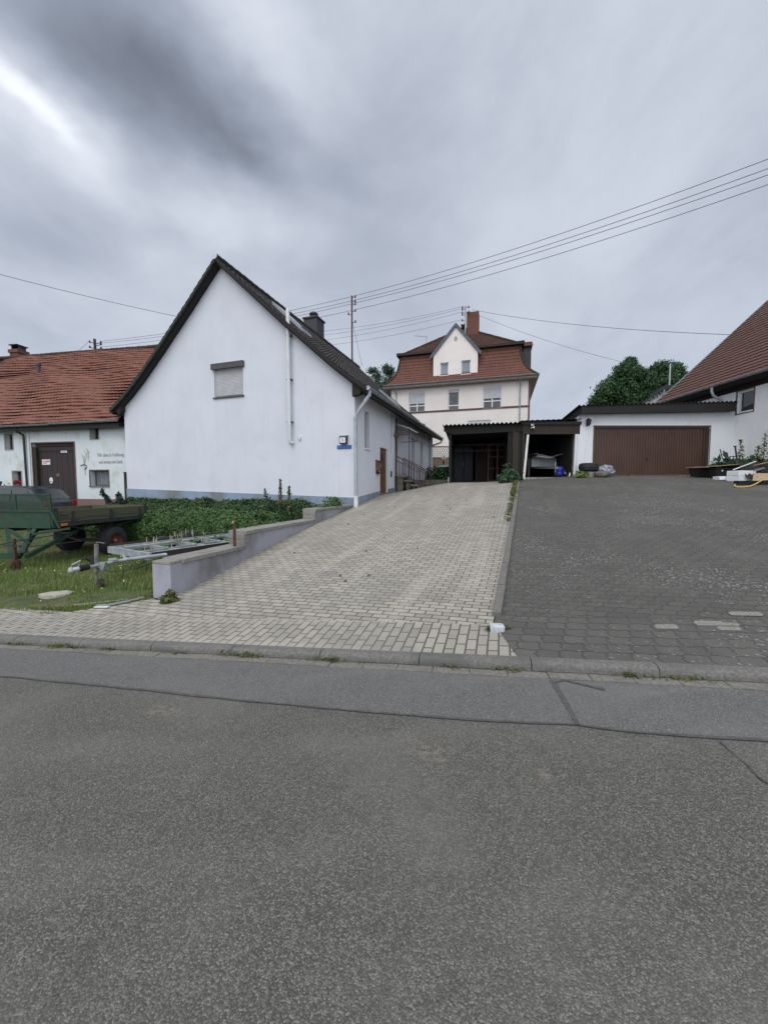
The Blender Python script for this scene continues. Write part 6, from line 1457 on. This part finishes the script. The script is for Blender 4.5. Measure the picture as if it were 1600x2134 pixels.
def bush(name, label, base, lobes, n, size, mat, cat='bush', aspect=1.6, group=None):
    t = thing(name, label, cat, base, 0, group=group, absz=False)
    q = MB()
    for c_, r_ in lobes[:6]: q.tube([(0, 0, 0), (c_[0]*.5, c_[1]*.5, c_[2]*.6), tuple(c_)], [.014, .01, .005], 5)
    q.build('stems', M['bark'], t)
    P, Dn = clumpcloud(n, [l[0] for l in lobes], [l[1] for l in lobes], .9); P[:, 2] = np.abs(P[:, 2]); leaves('leaves', P, Dn, size, M[mat], t, aspect=aspect, up=.5); return t
def gpt(px, py, Y, f=TD): p = at(px, py, Y); return (p.x, p.y, f(p.x, p.y))
def spire(name, label, base, h, n=26, lean=.0, mat='leafDark', size=.09, cat='plant', w=.16, aspect=2.2):
    """upright stalk with whorls of leaves"""
    t = thing(name, label, cat, base, 0, absz=False); q = MB().tube([(0, 0, 0), (lean*.4, 0, h*.5), (lean, 0, h)], [.012, .009, .004], 6); q.build('stem', M['bark'], t)
    P = []; N = []
    for k in range(n):
        f = (k+1)/n; ww = w*(1-f)**.8+.015; m_ = 3 if cat == 'plant' and 'tall_weed' in name else 6
        for j in range(m_): a = rng.uniform(0, 2*PI); r_ = ww*rng.uniform(.2, 1); P.append((lean*f+r_*math.cos(a), r_*math.sin(a), h*f+rng.uniform(-.02, .02))); N.append((math.cos(a), math.sin(a), .5))
    leaves('leaves', np.array(P), np.array(N), size, M[mat], t, aspect=aspect); return t
for px, pt, Y, lb in ((585, 1000, 12.7, 'taller flowering weed stalk in the ivy before the gable'), (603, 1014, 12.6, 'shorter flowering weed stalk beside the taller one')):
    p = at(px, 1062, Y); zt = at(px, pt, Y).z; spire('weed_stalk', lb, (p.x, Y, p.z), zt-p.z, w=.09, size=.055, mat='weed')
p = at(562, 1060, 12.8); spire('weed_stalk', 'thin branching weed left of the flowering stalks in the ivy', (p.x, 12.8, p.z), at(556, 1020, 12.8).z-p.z, n=14, lean=-.15, w=.22, size=.05)
for px, pt, Y, l_, lb in ((240, 1022, 15.2, -.5, 'leafy shoot leaning left against the barn wall'), (254, 1027, 15.3, -.1, 'upright leafy shoot at the barn corner')):
    p = at(px, 1066, Y); spire('leafy_shoot', lb, (p.x, Y, p.z), at(px, pt, Y).z-p.z, n=18, lean=l_, w=.22, size=.10, aspect=2.5)
p = at(4, 1040, 16.2); bush('dark_shrub', 'dark shrub at the left picture edge before the barn', (p.x-.2, 16.2, TL(p.x, 16.2)), [((0, 0, 1.2), (.45, .4, .6)), ((.1, 0, .6), (.4, .4, .6)), ((-.5, 0, .9), (.5, .4, .8))], 2500, .10, 'leafDark')
# red flowers in the lower barn window
x, z = B.onY(35, 1008, .06); pw = B.w(x, .10, 1.69); t = thing('flower_box', 'box of red flowers in the small barn window', 'flower box', tuple(pw), B.yaw, absz=False)
MB().bbox(-.2, .2, -.07, .07, 0, .12, .01).build('planter', M['brownframe'], t)
P, Dn = clumpcloud(260, [(-.08, 0, .22), (.1, 0, .20)], [(.14, .1, .1), (.12, .1, .08)], .8); leaves('blossoms', P, Dn, .06, M['redflower'], t); P, Dn = clumpcloud(160, [(0, 0, .15)], [(.2, .1, .08)], .9); leaves('leaves', P, Dn, .05, M['leafDark'], t)
# nettles at the carport corner, grass tufts etc.
bush('nettle_clump', 'green nettle clump at the right carport post', gpt(1060, 1004, 15.6), [((0, 0, .3), (.3, .25, .35)), ((.25, 0, .2), (.3, .25, .25)), ((-.1, 0, .55), (.14, .14, .25)), ((-.3, -.1, .15), (.2, .2, .18))], 1700, .085, 'leafTree', cat='weeds')
bush('ragwort_clump', 'small weed clump at the foot of the white wall end', (at(352, 1244, 5.62).x, 5.62, TD(at(352, 1244, 5.62).x, 5.62)), [((0, 0, .05), (.10, .08, .06)), ((.02, 0, .12), (.04, .04, .06))], 240, .05, 'weed', cat='weeds', aspect=3)
bush('hedge_tuft', 'grassy ivy tuft on top of the highest wall step', tuple(RW.w(-.32, 6.8, .85)), [((0, 0, .2), (.3, .6, .22)), ((.0, .4, .3), (.25, .4, .2)), ((-.2, -.7, .12), (.3, .6, .18))], 1500, .07, 'leafIvy', cat='weeds')
bush('garden_bush', 'bright green bush between the white house and the carport', (at(908, 1000, 21).x, 21, 1.75), [((0, 0, .5), (.5, .4, .5)), ((.4, 0, .4), (.4, .4, .4)), ((.7, 0, .2), (.3, .3, .3)), ((-.3, 0, .35), (.3, .3, .35))], 2600, .09, 'leafConif')
bush('dark_garden_hedge', 'dark hedge below the lattice fence behind the yard', (at(925, 985, 25.5).x, 25.5, 1.8), [((-1.2, 0, .5), (.9, .4, .75)), ((0, 0, .5), (.9, .4, .75)), ((1.2, 0, .5), (.9, .4, .75))], 5000, .12, 'leafDark', cat='hedge')
def rootabs(name, label, cat, loc, yaw=0): return thing(name, label, cat, loc, yaw, absz=False)
p = at(925, 985, 22.5); t = rootabs('garden_bin', 'dark green bin with pale domed lid in the garden corner', 'bin', (p.x, 22.5, 1.85))
hb = at(925, 974, 22.5).z-1.85; MB().lathe([(0, 0), (.32, 0), (.42, hb), (0, hb)], (0, 0, 0), (0, 0, 1), 20).build('bin_body', M['bindark'], t, smooth=40); MB().lathe([(.44, 0), (.42, .05), (.25, .11), (0, .14)], (0, 0, hb), (0, 0, 1), 20).build('lid', M['binlid'], t, smooth=40)
# lattice fence
Yf = 27; x0, x1 = at(893, 950, Yf).x, at(975, 950, Yf).x; zb_, zm, zt_ = at(900, 984, Yf).z, at(900, 954, Yf).z, at(900, 931, Yf).z
t = rootabs('lattice_fence', 'brown lattice fence with orange slats behind the yard', 'fence', (x0, Yf, 1.8)); w_ = x1-x0; o = 1.8
q = MB().bar((0, 0, zt_-o), (w_*.62, 0, zt_-o), .05, .07).bar((0, 0, zm-o), (w_, 0, zm-o), .04, .05)
for k in range(-3, 22):
    a = k*.16
    for s_ in (1, -1):
        xa, xb = (a, a+.42) if s_ > 0 else (a+.42, a)
        if min(xa, xb) >= 0 and max(xa, xb) <= w_: q.bar((xa, .02*s_, zm-o), (xb, .02*s_, zt_-.05-o), .02, .035, up=(0, 1, 0))
q.build('lattice', M['railing'], t)
q = MB(); n = 26
for k in range(n): q.box(w_*k/n, w_*(k+.85)/n, .03, .06, zb_-o-.3, zm-o)
q.build('slats', M['fencewood'], t)
MB().bar((0, 0, 0), (0, 0, zt_-o), .08, .08).bar((w_*.62, 0, 0), (w_*.62, 0, zt_-o), .08, .08).build('posts', M['signblack'], t)
MB().box(-.2, w_+.2, -.25, -.1, 0, zb_-o-.3).build('base_strip', M['stone'], t)
Yg = 20.0; xa, xb = at(880, 1000, Yg).x, at(934, 1000, Yg).x; t = rootabs('planter_edge', 'low dark stone edging of the garden bed behind the yard', 'edging', (xa, Yg, 1.6)); MB().bbox(0, xb-xa+.3, 0, .2, 0, at(900, 1000, Yg).z-1.6, .02).build('stones', M['stone'], t)
p = at(924, 975, 24); t = rootabs('bird_table', 'small pale roofed bird table on a dark post in the garden', 'bird table', (p.x, 24, 1.9)); h = at(924, 948, 24).z-1.9
MB().cyl((0, 0, 0), (0, 0, h-.35), .05, 8).build('post', M['bark'], t); MB().box(-.14, .14, -.14, .14, h-.37, h-.34).build('tray', M['greyply'], t); MB().add([(-.18, -.18, h-.28), (.18, -.18, h-.28), (.18, .18, h-.28), (-.18, .18, h-.28), (0, 0, h)], [(0, 1, 4), (1, 2, 4), (2, 3, 4), (3, 0, 4), (0, 3, 2, 1)]).build('roof', M['greyply'], t)

# ------------------------------------------------------------------ heap and clutter near the cottage
def on_yard(px, Y): x = (px-800)/800*Y; return (x, Y, TD(x, Y))
for (px, Y, wd, lb) in ((1468, 15.2, .95, 'black rectangular tub under boards, the left one nearer the garage door'), (1502, 14.7, 1.05, 'black rectangular tub under boards, the right one beside the foam blocks')):
    x, y, z = on_yard(px, Y); t = rootabs('plastic_tub', lb, 'tub', (x, y, z))
    q = MB(); b_, tp_, h = .84, 1.0, .36
    vs = [(s1*wd/2*f, s2*.3*f, zz5) for zz5, f in ((0, b_), (h, tp_)) for s1, s2 in ((-1, -1), (1, -1), (1, 1), (-1, 1))]
    q.add(vs, [(0, 1, 2, 3), (0, 1, 5, 4), (1, 2, 6, 5), (2, 3, 7, 6), (3, 0, 4, 7)]); q.box(-wd/2-.02, wd/2+.02, -.32, -.28, h-.03, h).box(-wd/2-.02, wd/2+.02, .28, .32, h-.03, h).box(-wd/2-.02, -wd/2+.02, -.28, .28, h-.03, h).box(wd/2-.02, wd/2+.02, -.28, .28, h-.03, h); q.build('tub_body', M['black'], t)
    MB().box(-wd*.28, -wd*.28+.05, -.30, -.285, h-.12, h-.06).build('label', M['white'], t)
zb1 = on_yard(1485, 15)[2]+.37
for k, (xa, xb, y, dz, m_, lb, wy) in enumerate(((1442, 1500, 15.2, .02, 'redply', 'reddish board lying at the back on the black tubs', .3), (1433, 1528, 14.7, .0, 'ply', 'long pale board lying across both black tubs', .22), (1478, 1535, 14.45, .03, 'ply', 'shorter pale board at the front right on the tubs', .2))):
    X0, X1 = (xa-800)/800*y, (xb-800)/800*y; t = rootabs('loose_board', lb, 'board', (X0, y, zb1+dz)); t['group'] = 'boards on the black tubs'
    MB().bar((0, 0, .0), (X1-X0, .1, .04*k), wy*1.6, .022).build('board', M[m_], t)
x, y, z = on_yard(1507, 13.9); t = rootabs('foam_slab', 'flat white foam slab lying left of the stacked foam blocks', 'foam block', (x, y, z)); MB().bbox(-.27, .27, -.2, .2, 0, .13, .01, Matrix.Rotation(R(-12), 4, 'Z')).build('slab', M['styro'], t)
x, y, z = on_yard(1541, 13.5)
for k in range(2): t = rootabs('foam_block', ('lower' if k == 0 else 'upper')+' white foam block in the stack of two', 'foam block', (x, y, z+.185*k)); t['group'] = 'stacked foam blocks'; MB().bbox(-.33, .33, -.22, .22, 0, .18, .012, Matrix.Rotation(R(8-2*k), 4, 'Z')).build('block', M['styro'], t)
# soil heap
x, y, z = on_yard(1588, 15.3)
t = rootabs('soil_heap', 'overgrown heap of soil and rubble against the cottage wall', 'heap', (x-.6, y, z-.1)); q = MB(); n = 26; vs = []
for j in range(n):
    for i in range(n):
        u, v = i/(n-1)*2-1, j/(n-1)*2-1; h = max(0, 1-(u*u+v*v))**.6*.62*(1+.5*noise.noise((u*3, v*3, 2))); vs.append((u*1.75, v*1.6, h+.04*noise.noise((u*9, v*9, 4))))
q.add(vs, [(j*n+i, j*n+i+1, (j+1)*n+i+1, (j+1)*n+i) for j in range(n-1) for i in range(n-1)]); q.build('soil', M['soil'], t, smooth=True)
P = np.stack([rng.uniform(-1.4, 1.3, 5200), rng.uniform(-1.3, 1.2, 5200), np.zeros(5200)], 1); rr = 1-(P[:, 0]/1.75)**2-(P[:, 1]/1.6)**2; P[:, 2] = np.maximum(0, rr)**.6*.62+rng.uniform(0, .18, 5200)*(rng.random(5200) < .6); P = P[(rr > .05) & ((P[:, 1] > -.4) | (rng.random(5200) < .25))]
leaves('undergrowth', P, np.tile([0, -.5, .8], (len(P), 1)), .085, M['leafTree'], t, aspect=1.8)
hx, hy, hz_ = x-.6, y, z-.1
def heap_obj(name, label, cat, a, b, w, th, mat): 
    a, b = at(*a), at(*b); t = rootabs(name, label, cat, tuple(a)); MB().bar((0, 0, 0), b-a, w, th).build('board', M[mat], t); return t
heap_obj('white_batten', 'thin white batten leaning from the tubs up the heap', 'batten', (1527, 979, 13.7), (1575, 961, 13.4), .04, .03, 'white')
a, b = at(1556, 995, 13.15), at(1572, 962, 13.9)
t = rootabs('corrugated_offcut', 'dark corrugated roofing piece lying on the heap', 'roofing sheet', tuple(a)); q = MB(); d = (b-a)
nn = 30
for i in range(nn): 
    u0, u1 = i/nn, (i+1)/nn; w0_, w1_ = .035*math.cos(u0*2*PI*7), .035*math.cos(u1*2*PI*7); L_ = 1.15
    q.quad((u0*L_, 0, w0_+.02), (u1*L_, 0, w1_+.02), (u1*L_+d.x*.3, d.y, d.z+w1_-.05*u1), (u0*L_+d.x*.3, d.y, d.z+w0_-.05*u0)).quad((u0*L_, 0, w0_+.02), (u1*L_, 0, w1_+.02), (u1*L_, 0, w1_+.008), (u0*L_, 0, w0_+.008))
q.build('sheet', M['corrug'], t, smooth=40, recalc=False)
a = Vector(on_yard(1566, 12.9))+Vector((0, 0, .02)); b = at(1588, 989, 13.2); t = rootabs('plywood_sheet', 'tan plywood piece tilted at the front of the heap', 'board', tuple(a)); q = MB(); q.add([(0, 0, 0), (.32, -.05, .02), (.9, .1, .32), (.28, .28, .33), (0, .02, -.02), (.32, -.03, .0), (.9, .12, .30), (.28, .30, .31)], [(0, 1, 2, 3), (4, 7, 6, 5), (0, 4, 5, 1), (1, 5, 6, 2), (2, 6, 7, 3), (3, 7, 4, 0)]); q.build('board', M['ply'], t)
a, b = Vector(on_yard(1531, 12.55)), Vector(on_yard(1640, 12.5)); t = rootabs('dark_beam', 'dark weathered beam lying before the heap', 'beam', tuple(a)); MB().bar((0, 0, .06), b-a+Vector((0, 0, .06)), .16, .14).build('beam', M['blackwood'], t)
hp = [(Vector(on_yard(px_, Y_))+Vector((0, 0, h_))) for px_, Y_, h_ in ((1650, 12.5, .16), (1605, 12.5, .17), (1585, 12.45, .16), (1572, 12.25, .06), (1560, 12.0, .025), (1547, 11.85, .025), (1535, 11.9, .025), (1528, 12.05, .03), (1530, 12.3, .05))]
a = hp[4]; t = rootabs('yellow_hose', 'yellow hose looping over the dark beam before the heap', 'hose', tuple(a)); MB().tube([h-a for h in hp], .020, 8).build('hose', M['hose'], t, smooth=True)
for a_, b_, w_, m_, lb in (((1543, 988, 13.4), (1592, 975, 13.3), .10, 'greyply', 'grey plank lying across the front of the heap'), ((1550, 980, 13.6), (1600, 983, 13.4), .12, 'brownwood', 'brown plank half buried on the heap'), ((1570, 970, 13.8), (1620, 958, 13.5), .08, 'ply', 'pale lath sticking out at the top right of the heap'), ((1528, 986, 13.9), (1556, 981, 13.8), .16, 'slate', 'small dark sheet between the tubs and the heap')):
    heap_obj('loose_plank', lb, 'plank', a_, b_, w_, .03, m_)
# red iron frame and saplings behind the heap
p = at(1520, 972, 15.0); t = rootabs('red_iron_frame', 'small red-brown iron frame standing behind the heap', 'frame', tuple(p)); h = at(1520, 951, 15).z-p.z
q = MB()
for k in range(5): x = k*.14; q.bar((x, 0, 0), (x, .02*k, h), .025, .02)
q.bar((0, 0, h), (.62, .1, h+.02), .025, .03).bar((0, 0, h*.15), (.62, .1, h*.15), .02, .02); q.build('bars', M['rust'], t)
p = at(1506, 978, 14.6); t = rootabs('rhododendron_sapling', 'dark sapling with long leaves beside the garage door', 'sapling', tuple(p)); h = at(1498, 936, 14.6).z-p.z
MB().tube([(0, 0, -.1), (0, 0, h*.45), (-.08, 0, h*.7), (-.14, 0, h)], [.016, .014, .018, .02], 6).tube([(0, 0, h*.45), (.08, 0, h*.6), (.12, 0, h*.72)], .01, 5).tube([(0, 0, h*.4), (-.2, 0, h*.5)], .008, 5).build('stem', M['leafDark'], t)
P = []; N = []
for (a_, z_) in ((-.14, .52), (-.2, .5), (-.1, .30), (-.2, .28), (.1, .72), (.13, .62), (.14, .45), (.28, .46), (.1, .35), (-.05, .2), (.2, .2)): P.append((a_, rng.uniform(-.05, .05), h*z_)); N.append((0, -1, .3))
P = np.array(P*3)+rng.normal(0, .02, (33, 3)); leaves('leaves', P, np.array(N*3), .15, M['leafDark'], t, aspect=2.0)
for px, pt, pb, Y, lb in ((1540, 917, 970, 14.9, 'slender tall weed in front of the cottage wall, the left one'), (1590, 904, 968, 14.2, 'slender tall weed in front of the cottage wall, the right one'), (1578, 930, 968, 14.4, 'shorter leafy weed left of the right tall weed')):
    p = at(px, pb, Y); spire('tall_weed', lb, tuple(p), at(px, pt, Y).z-p.z, n=26, w=.22, size=.045, aspect=3.4, mat='weed')
p = at(1534, 972, 14.95); t = rootabs('dark_stake', 'dark slanting stake beside the red iron frame', 'stake', tuple(p)); MB().bar((.06, 0, 0), (-.09, 0, .78), .035, .035).box(-.13, -.05, -.03, .03, .76, .79).build('stake', M['signblack'], t)
bush('heap_greenery', 'leafy green growth on top of the heap by the cottage wall', tuple(at(1585, 972, 14.6)), [((0, 0, .1), (.5, .3, .2)), ((-.7, 0, .0), (.4, .3, .2)), ((.5, -.2, .15), (.4, .3, .22)), ((-.2, .1, .28), (.2, .2, .15))], 2200, .075, 'leafConif', cat='weeds')
bush('low_green_clump', 'low green leafy clump at the right edge of the garage door', tuple(at(1490, 984, 15.6)), [((0, 0, .2), (.25, .2, .25)), ((.35, 0, .15), (.3, .2, .2)), ((.7, 0, .2), (.3, .2, .2))], 900, .09, 'leafTree')

# clutter left of the garage door
x, y, z = on_yard(1224, 15.7); t = rootabs('black_tub', 'round black tub resting on stones left of the garage door', 'tub', (x, y, z+.22)); MB().lathe([(0, 0), (.28, 0), (.35, .05), (.37, .16), (.36, .28), (.30, .33), (0, .34)], (0, 0, 0), (0, 0, 1), 24).lathe([(.37, .14), (.385, .16), (.37, .18)], (0, 0, 0), (0, 0, 1), 24).build('tub_body', M['black'], t, smooth=40)
for k, (px, Y, w_, lb) in enumerate(((1214, 15.75, .22, 'grey stone block under the left side of the black tub'), (1229, 15.55, .30, 'grey stone block under the front of the black tub'))):
    x, y, z = on_yard(px, Y); t = rootabs('stone_block', lb, 'stone', (x, y, z)); MB().bbox(-w_/2, w_/2, -.12, .12, -.02, .20, .025, Matrix.Rotation(R(10*k), 4, 'Z')).build('block', M['concrete'], t)
x, y, z = on_yard(1252, 15.3); t = rootabs('stone_trough', 'small round stone trough in front of the garage door', 'trough', (x, y, z)); MB().lathe([(0, 0), (.20, 0), (.26, .06), (.27, .18), (.23, .22), (.20, .20), (.18, .08), (0, .06)], (0, 0, 0), (0, 0, 1), 16).build('trough_body', M['stone'], t, smooth=50)
x, y, z = on_yard(1259, 15.65); t = rootabs('plastic_bag', 'crumpled silver plastic sheet bundle beside the stone trough', 'plastic sheet', (x, y, z)); bm = bmesh.new(); bmesh.ops.create_icosphere(bm, subdivisions=4, radius=1)
for v in bm.verts:
    n_ = v.co.normalized(); f = 1+.28*noise.noise(n_*1.6)+.16*abs(noise.noise(n_*4))+.07*noise.noise(n_*9); v.co = Vector((n_.x*.36*f, n_.y*.28*f, max(0, .2+n_.z*.24*f)))
q = MB().bm(bm); q.build('sheet_folds', M['tarp'], t)
bush('grass_tuft', 'grass tuft by the stone blocks at the garage corner', gpt(1212, 995, 15.4), [((0, 0, .08), (.2, .15, .14))], 350, .09, 'grassblade', cat='weeds', aspect=3.5)

# sett at the end of the edging, slab in the lawn, loose strip
x, y = 1.26, 4.02; p = at(1035, 1327, 4.0); t = rootabs('granite_sett', 'pale granite sett at the foot of the driveway edging', 'stone', (p.x, p.y, TD(p.x, p.y)-.02)); MB().bbox(-.075, .075, -.055, .055, 0, .085, .014, Matrix.Rotation(R(-6), 4, 'Z')).build('sett', M['granite'], t, smooth=50)
p = at(119, 1251, 6.45); t = rootabs('concrete_slab', 'pale irregular concrete slab lying in the lawn near the kerb', 'slab', (p.x, p.y, TL(p.x, p.y)-.02)); MB().prism([(-.26, -.06), (-.10, -.17), (.12, -.15), (.25, -.04), (.22, .12), (.02, .18), (-.18, .10)], 0, .06, lambda u, v, h: (u, v, h)).build('slab', M['slab'], t)
pts = [(200, 1268, 5.65), (225, 1266, 5.62), (250, 1260, 5.68), (275, 1252, 5.75), (300, 1246, 5.85)]
a = at(*pts[0]); a.z = TD(a.x, a.y); t = rootabs('metal_strip', 'bent pale metal strip lying at the lawn corner', 'metal strip', tuple(a)); q = MB(); W_ = []
for px, py, Y in pts: p = at(px, py, Y); W_.append(Vector((p.x, p.y, max(TD(p.x, p.y), TL(p.x, p.y))+.03))-a)
for u, v in zip(W_, W_[1:]): q.bar(u, v, .045, .02)
q.build('strip', M['greyply'], t); MB().bar(W_[0]+Vector((.02, -.04, -.01)), W_[1]+Vector((.05, -.06, -.01)), .05, .015).build('end_piece', M['white'], t)

# ------------------------------------------------------------------ overhead wires
def wire(label, a, b, sag, r=.013):
    a, b = Vector(a), Vector(b); n = 26; t = thing('power_line', label, 'power line', tuple(a), 0, group=None, absz=False)
    MB().tube([(b-a)*(k/n)+Vector((0, 0, -4*sag*(k/n)*(1-k/n))) for k in range(n+1)], r, 5).build('wire', M['wire'], t)
    return t
names = ['topmost', 'second', 'third', 'lowest']
for k, (e, s0) in enumerate((((1700, 293), 0), ((1700, 314), 1), ((1700, 328), 2), ((1700, 349), 3))):
    t = wire(names[k]+' of the four power lines from the house mast to the upper right', mast_pts[(0, 1, 2, 3)[k]], at(*e, 15), .35); t['group'] = 'power lines from the house mast to the right'
for k in range(4):
    t = wire(names[k]+' of the four power lines from the house mast down to the pylon', mast_pts[k], py_pts[(1, 2, 4, 5)[k]], .35); t['group'] = 'power lines between house mast and pylon'
for k, y in enumerate((697, 707, 719, 729)):
    t = wire(names[k]+' of the four thin power lines left of the villa mast', vl_pts[k] if k < 3 else vl_pts[4], at(560, y, 42), .5, .012); t['group'] = 'power lines left of the villa mast'
wire('single power line from the villa chimney to the cottage roof', vl_pts[5]+Vector((.3, 0, -.3)), at(1545, 698, 20.4), .35, .014)
wire('single power line from the villa roof down to the feathery tree', vl_pts[6], at(1330, 762, 30), .35, .012)
wire('single power line crossing the sky at the far left', at(-260, 500, 20), at(600, 700, 33), .45, .015)
wire('thin line leaving the pylon to the left behind the barn roof', py_pts[0], at(150, 738, 38), .1, .012)

# ------------------------------------------------------------------ grass, flowers, gutter weeds
def poly_in(px, py, poly):
    ins = np.zeros(len(px), bool); n = len(poly)
    for i in range(n):
        x1, y1 = poly[i]; x2, y2 = poly[(i+1) % n]
        c_ = ((y1 > py) != (y2 > py)) & (px < (x2-x1)*(py-y1)/(y2-y1+1e-12)+x1); ins ^= c_
    return ins
LP = [(-3.52, 5.97), (-2.2, 10.5), (-3.2, 12.5), (-8, 14.6), (-11.8, 16.9), (-22, 18.6), (-21, 11), K.w(-18, .86).xy[:], K.w(-8.5, .86).xy[:], K.w(-7.0, .86).xy[:], (-4.95, 5.47), (-3.9, 5.86)]
LP = [(float(a), float(b)) for a, b in LP]
def grass(name, n, hmin, hmax, wid, mat, polyg, zf, kind='stuff', ymax=99, dens=None):
    xs = [p[0] for p in polyg]; ys = [p[1] for p in polyg]
    # more blades close to the camera
    m = n*9; X_ = rng.uniform(min(xs), max(xs), m); Y_ = rng.uniform(min(ys), min(max(ys), ymax), m)
    keep = poly_in(X_, Y_, polyg) & (rng.random(m) < np.clip((6.5/np.maximum(Y_, 4))**1.6, 0, 1))
    if dens is not None: keep &= dens(X_, Y_)
    X_, Y_ = X_[keep][:n], Y_[keep][:n]; k = len(X_); Z_ = zf(X_, Y_)-.01
    pat = np.array([noise.noise((a*.9, b*.9, 3)) for a, b in zip(X_, Y_)]); h = rng.uniform(hmin, hmax, k)*(1+.7*pat); a = rng.uniform(0, 2*PI, k); l = rng.uniform(.1, .7, k)*h
    dx, dy = np.cos(a), np.sin(a); w = wid*rng.uniform(.6, 1.3, k); px_, py_ = -dy*w, dx*w
    b0 = np.stack([X_-px_, Y_-py_, Z_], 1); b1 = np.stack([X_+px_, Y_+py_, Z_], 1); tp_ = np.stack([X_+dx*l, Y_+dy*l, Z_+h], 1)
    return fastmesh(name, np.stack([b0, b1, tp_], 1).reshape(-1, 3), k, 3, M[mat], None, (0, 0, 0), kind)
bald = lambda x, y: ~((np.array([noise.noise((a*1.1, b*1.1, 9)) for a, b in zip(x, y)]) > -.28) & ((x-K.o.x)*K.ey.x+(y-K.o.y)*K.ey.y < 1.65) & (rng.random(len(x)) < .85))
grass('grass', 110000, .03, .075, .005, 'grassblade', LP, TL, dens=bald)
far = [(-3.4, 6.2), (-2.2, 10.5), (-3.2, 12.5), (-8, 14.6), (-11.8, 16.9), (-18, 16), (-17, 10), (-7, 6.6)]
grass('tall_grass', 11000, .09, .2, .005, 'grassblade', far, TL)
# grass fringe hanging over the paving edge
fr_ = [(K.w(x, .80).xy, K.w(x, .90).xy) for x in np.linspace(-9, -5.6, 12)]
FP = [tuple(a) for a, b in fr_]+[(-4.6, 5.52), (-3.6, 5.80), (-3.6, 6.0), (-4.7, 5.7)]+[tuple(b) for a, b in reversed(fr_)]
grass('grass_fringe', 5000, .03, .09, .006, 'grassblade', [(float(a), float(b)) for a, b in FP], lambda x, y: TL(x, y)+.005)
# yellow flowers and pale seed heads
k = 200; X_ = rng.uniform(-10, -3.4, k*3); Y_ = rng.uniform(5.8, 13, k*3); kk = poly_in(X_, Y_, LP) & (np.array([noise.noise((a*.8, b*.8, 21)) for a, b in zip(X_, Y_)]) > -.05); X_, Y_ = X_[kk][:k], Y_[kk][:k]
P = np.stack([X_, Y_, TL(X_, Y_)+rng.uniform(.08, .2, len(X_))], 1); P = np.repeat(P, 3, 0)+rng.normal(0, .008, (len(P)*3, 3)); leaves('yellow_flowers', P, np.tile([0, 0, 1.], (len(P), 1)), .024, M['yellow'], None, (0, 0, 0), aspect=1.1, kind='stuff')
# seed heads and weeds growing through the light trailer
q = MB(); 
for k in range(30): 
    u, v = rng.uniform(.0, 1.3), rng.uniform(.1, 1.7); p = Lf.w(u, v); z = TL(p.x, p.y); h = rng.uniform(.45, .72); lx = rng.uniform(-.08, .08); q.tube([(p.x, p.y, z), (p.x+lx, p.y, z+h)], [.003, .003], 4).tube([(p.x+lx, p.y, z+h-.12), (p.x+lx*1.2, p.y, z+h)], [.010, .004], 5)
tag(q.build('seed_heads', M['dryseed'], origin=(0, 0, 0), recalc=False), kind='stuff')
P = []
for k in range(420): u, v = rng.uniform(.0, 1.5), rng.uniform(.0, 2.9); p = Lf.w(u, v); z = TL(p.x, p.y); P.append((p.x, p.y, z+rng.uniform(.1, .55)*rng.random()**.3))
leaves('trailer_weeds', np.array(P), np.tile([0, -.5, .8], (420, 1)), .06, M['leafIvy'], None, (0, 0, 0), aspect=2.2, kind='stuff')
# weeds in the kerb joint
P = []
def cluster(x, y, n, sx_, sy_, h, fr=K, zf=zroad):
    for k in range(n): a = x+rng.normal(0, sx_); b = y+abs(rng.normal(0, sy_))*-1; p = fr.w(a, b); P.append((p.x, p.y, zf(p.x, p.y)+.01+rng.random()**2*h))
for x in np.concatenate([rng.uniform(-9, -1.2, 26), rng.uniform(-1.2, 5, 6)]): cluster(x, -.125, int(rng.uniform(10, 60)), rng.uniform(.03, .16), .022, rng.uniform(.01, .05))
for (px, py) in ((1020, 1322), (1052, 1318), (1040, 1336), (1030, 1337)): p = at(px, py, 4.02); q_ = K.l(p); cluster(q_[0], q_[1], 55, .03, .02, .035, K, TD)
leaves('gutter_weeds', np.array(P), np.tile([0, -.3, 1.], (len(P), 1)), .018, M['weed'], None, (0, 0, 0), aspect=2.6, kind='stuff')
P = []
for y in np.concatenate([rng.uniform(3.5, 13.3, 26), rng.uniform(8, 13.3, 30)]): cluster(-.075-abs(rng.normal(0, .03)), y, int(rng.uniform(5, 30)+y*3), .05, .12, .015+.006*y, D, TD)
for k in range(22): cluster(rng.uniform(-4.5, -.3), rng.uniform(.5, 11), 3, .02, .02, .012, D, TD)
for k in range(16): cluster(.35+rng.uniform(0, 9), 11.75, 40, .3, .2, .05, Frame(GA.o.x-1+0, GA.o.y-12, 0), TD)
leaves('paving_weeds', np.array(P), np.tile([0, -.3, 1.], (len(P), 1)), .03, M['weed'], None, (0, 0, 0), aspect=2.4, kind='stuff')

# a few pale replacement stones in the dark apron
for (px, py, w_, d_) in ((1388, 1308, .21, .10), (1477, 1301, .26, .11), (1519, 1312, .20, .085), (1553, 1281, .30, .10), (1520, 1303, .16, .07)):
    Y_ = 3.9
    for _ in range(30):
        p = at(px, py, Y_); Y_ += (p.z-TD(p.x, p.y))*.8
    q = MB(); l = K.l(p); v = [(-.5, -.5), (.4, -.5), (.5, -.1), (.5, .5), (-.35, .5), (-.5, .15)]
    vs = []
    for a, b in v: w = K.w(l[0]+a*w_, l[1]+b*d_); vs.append((w.x, w.y, TD(w.x, w.y)+.011))
    q.add(vs, [tuple(range(6))]); tag(q.build('pale_paver', M['palepav'], origin=(0, 0, 0)), kind='structure')
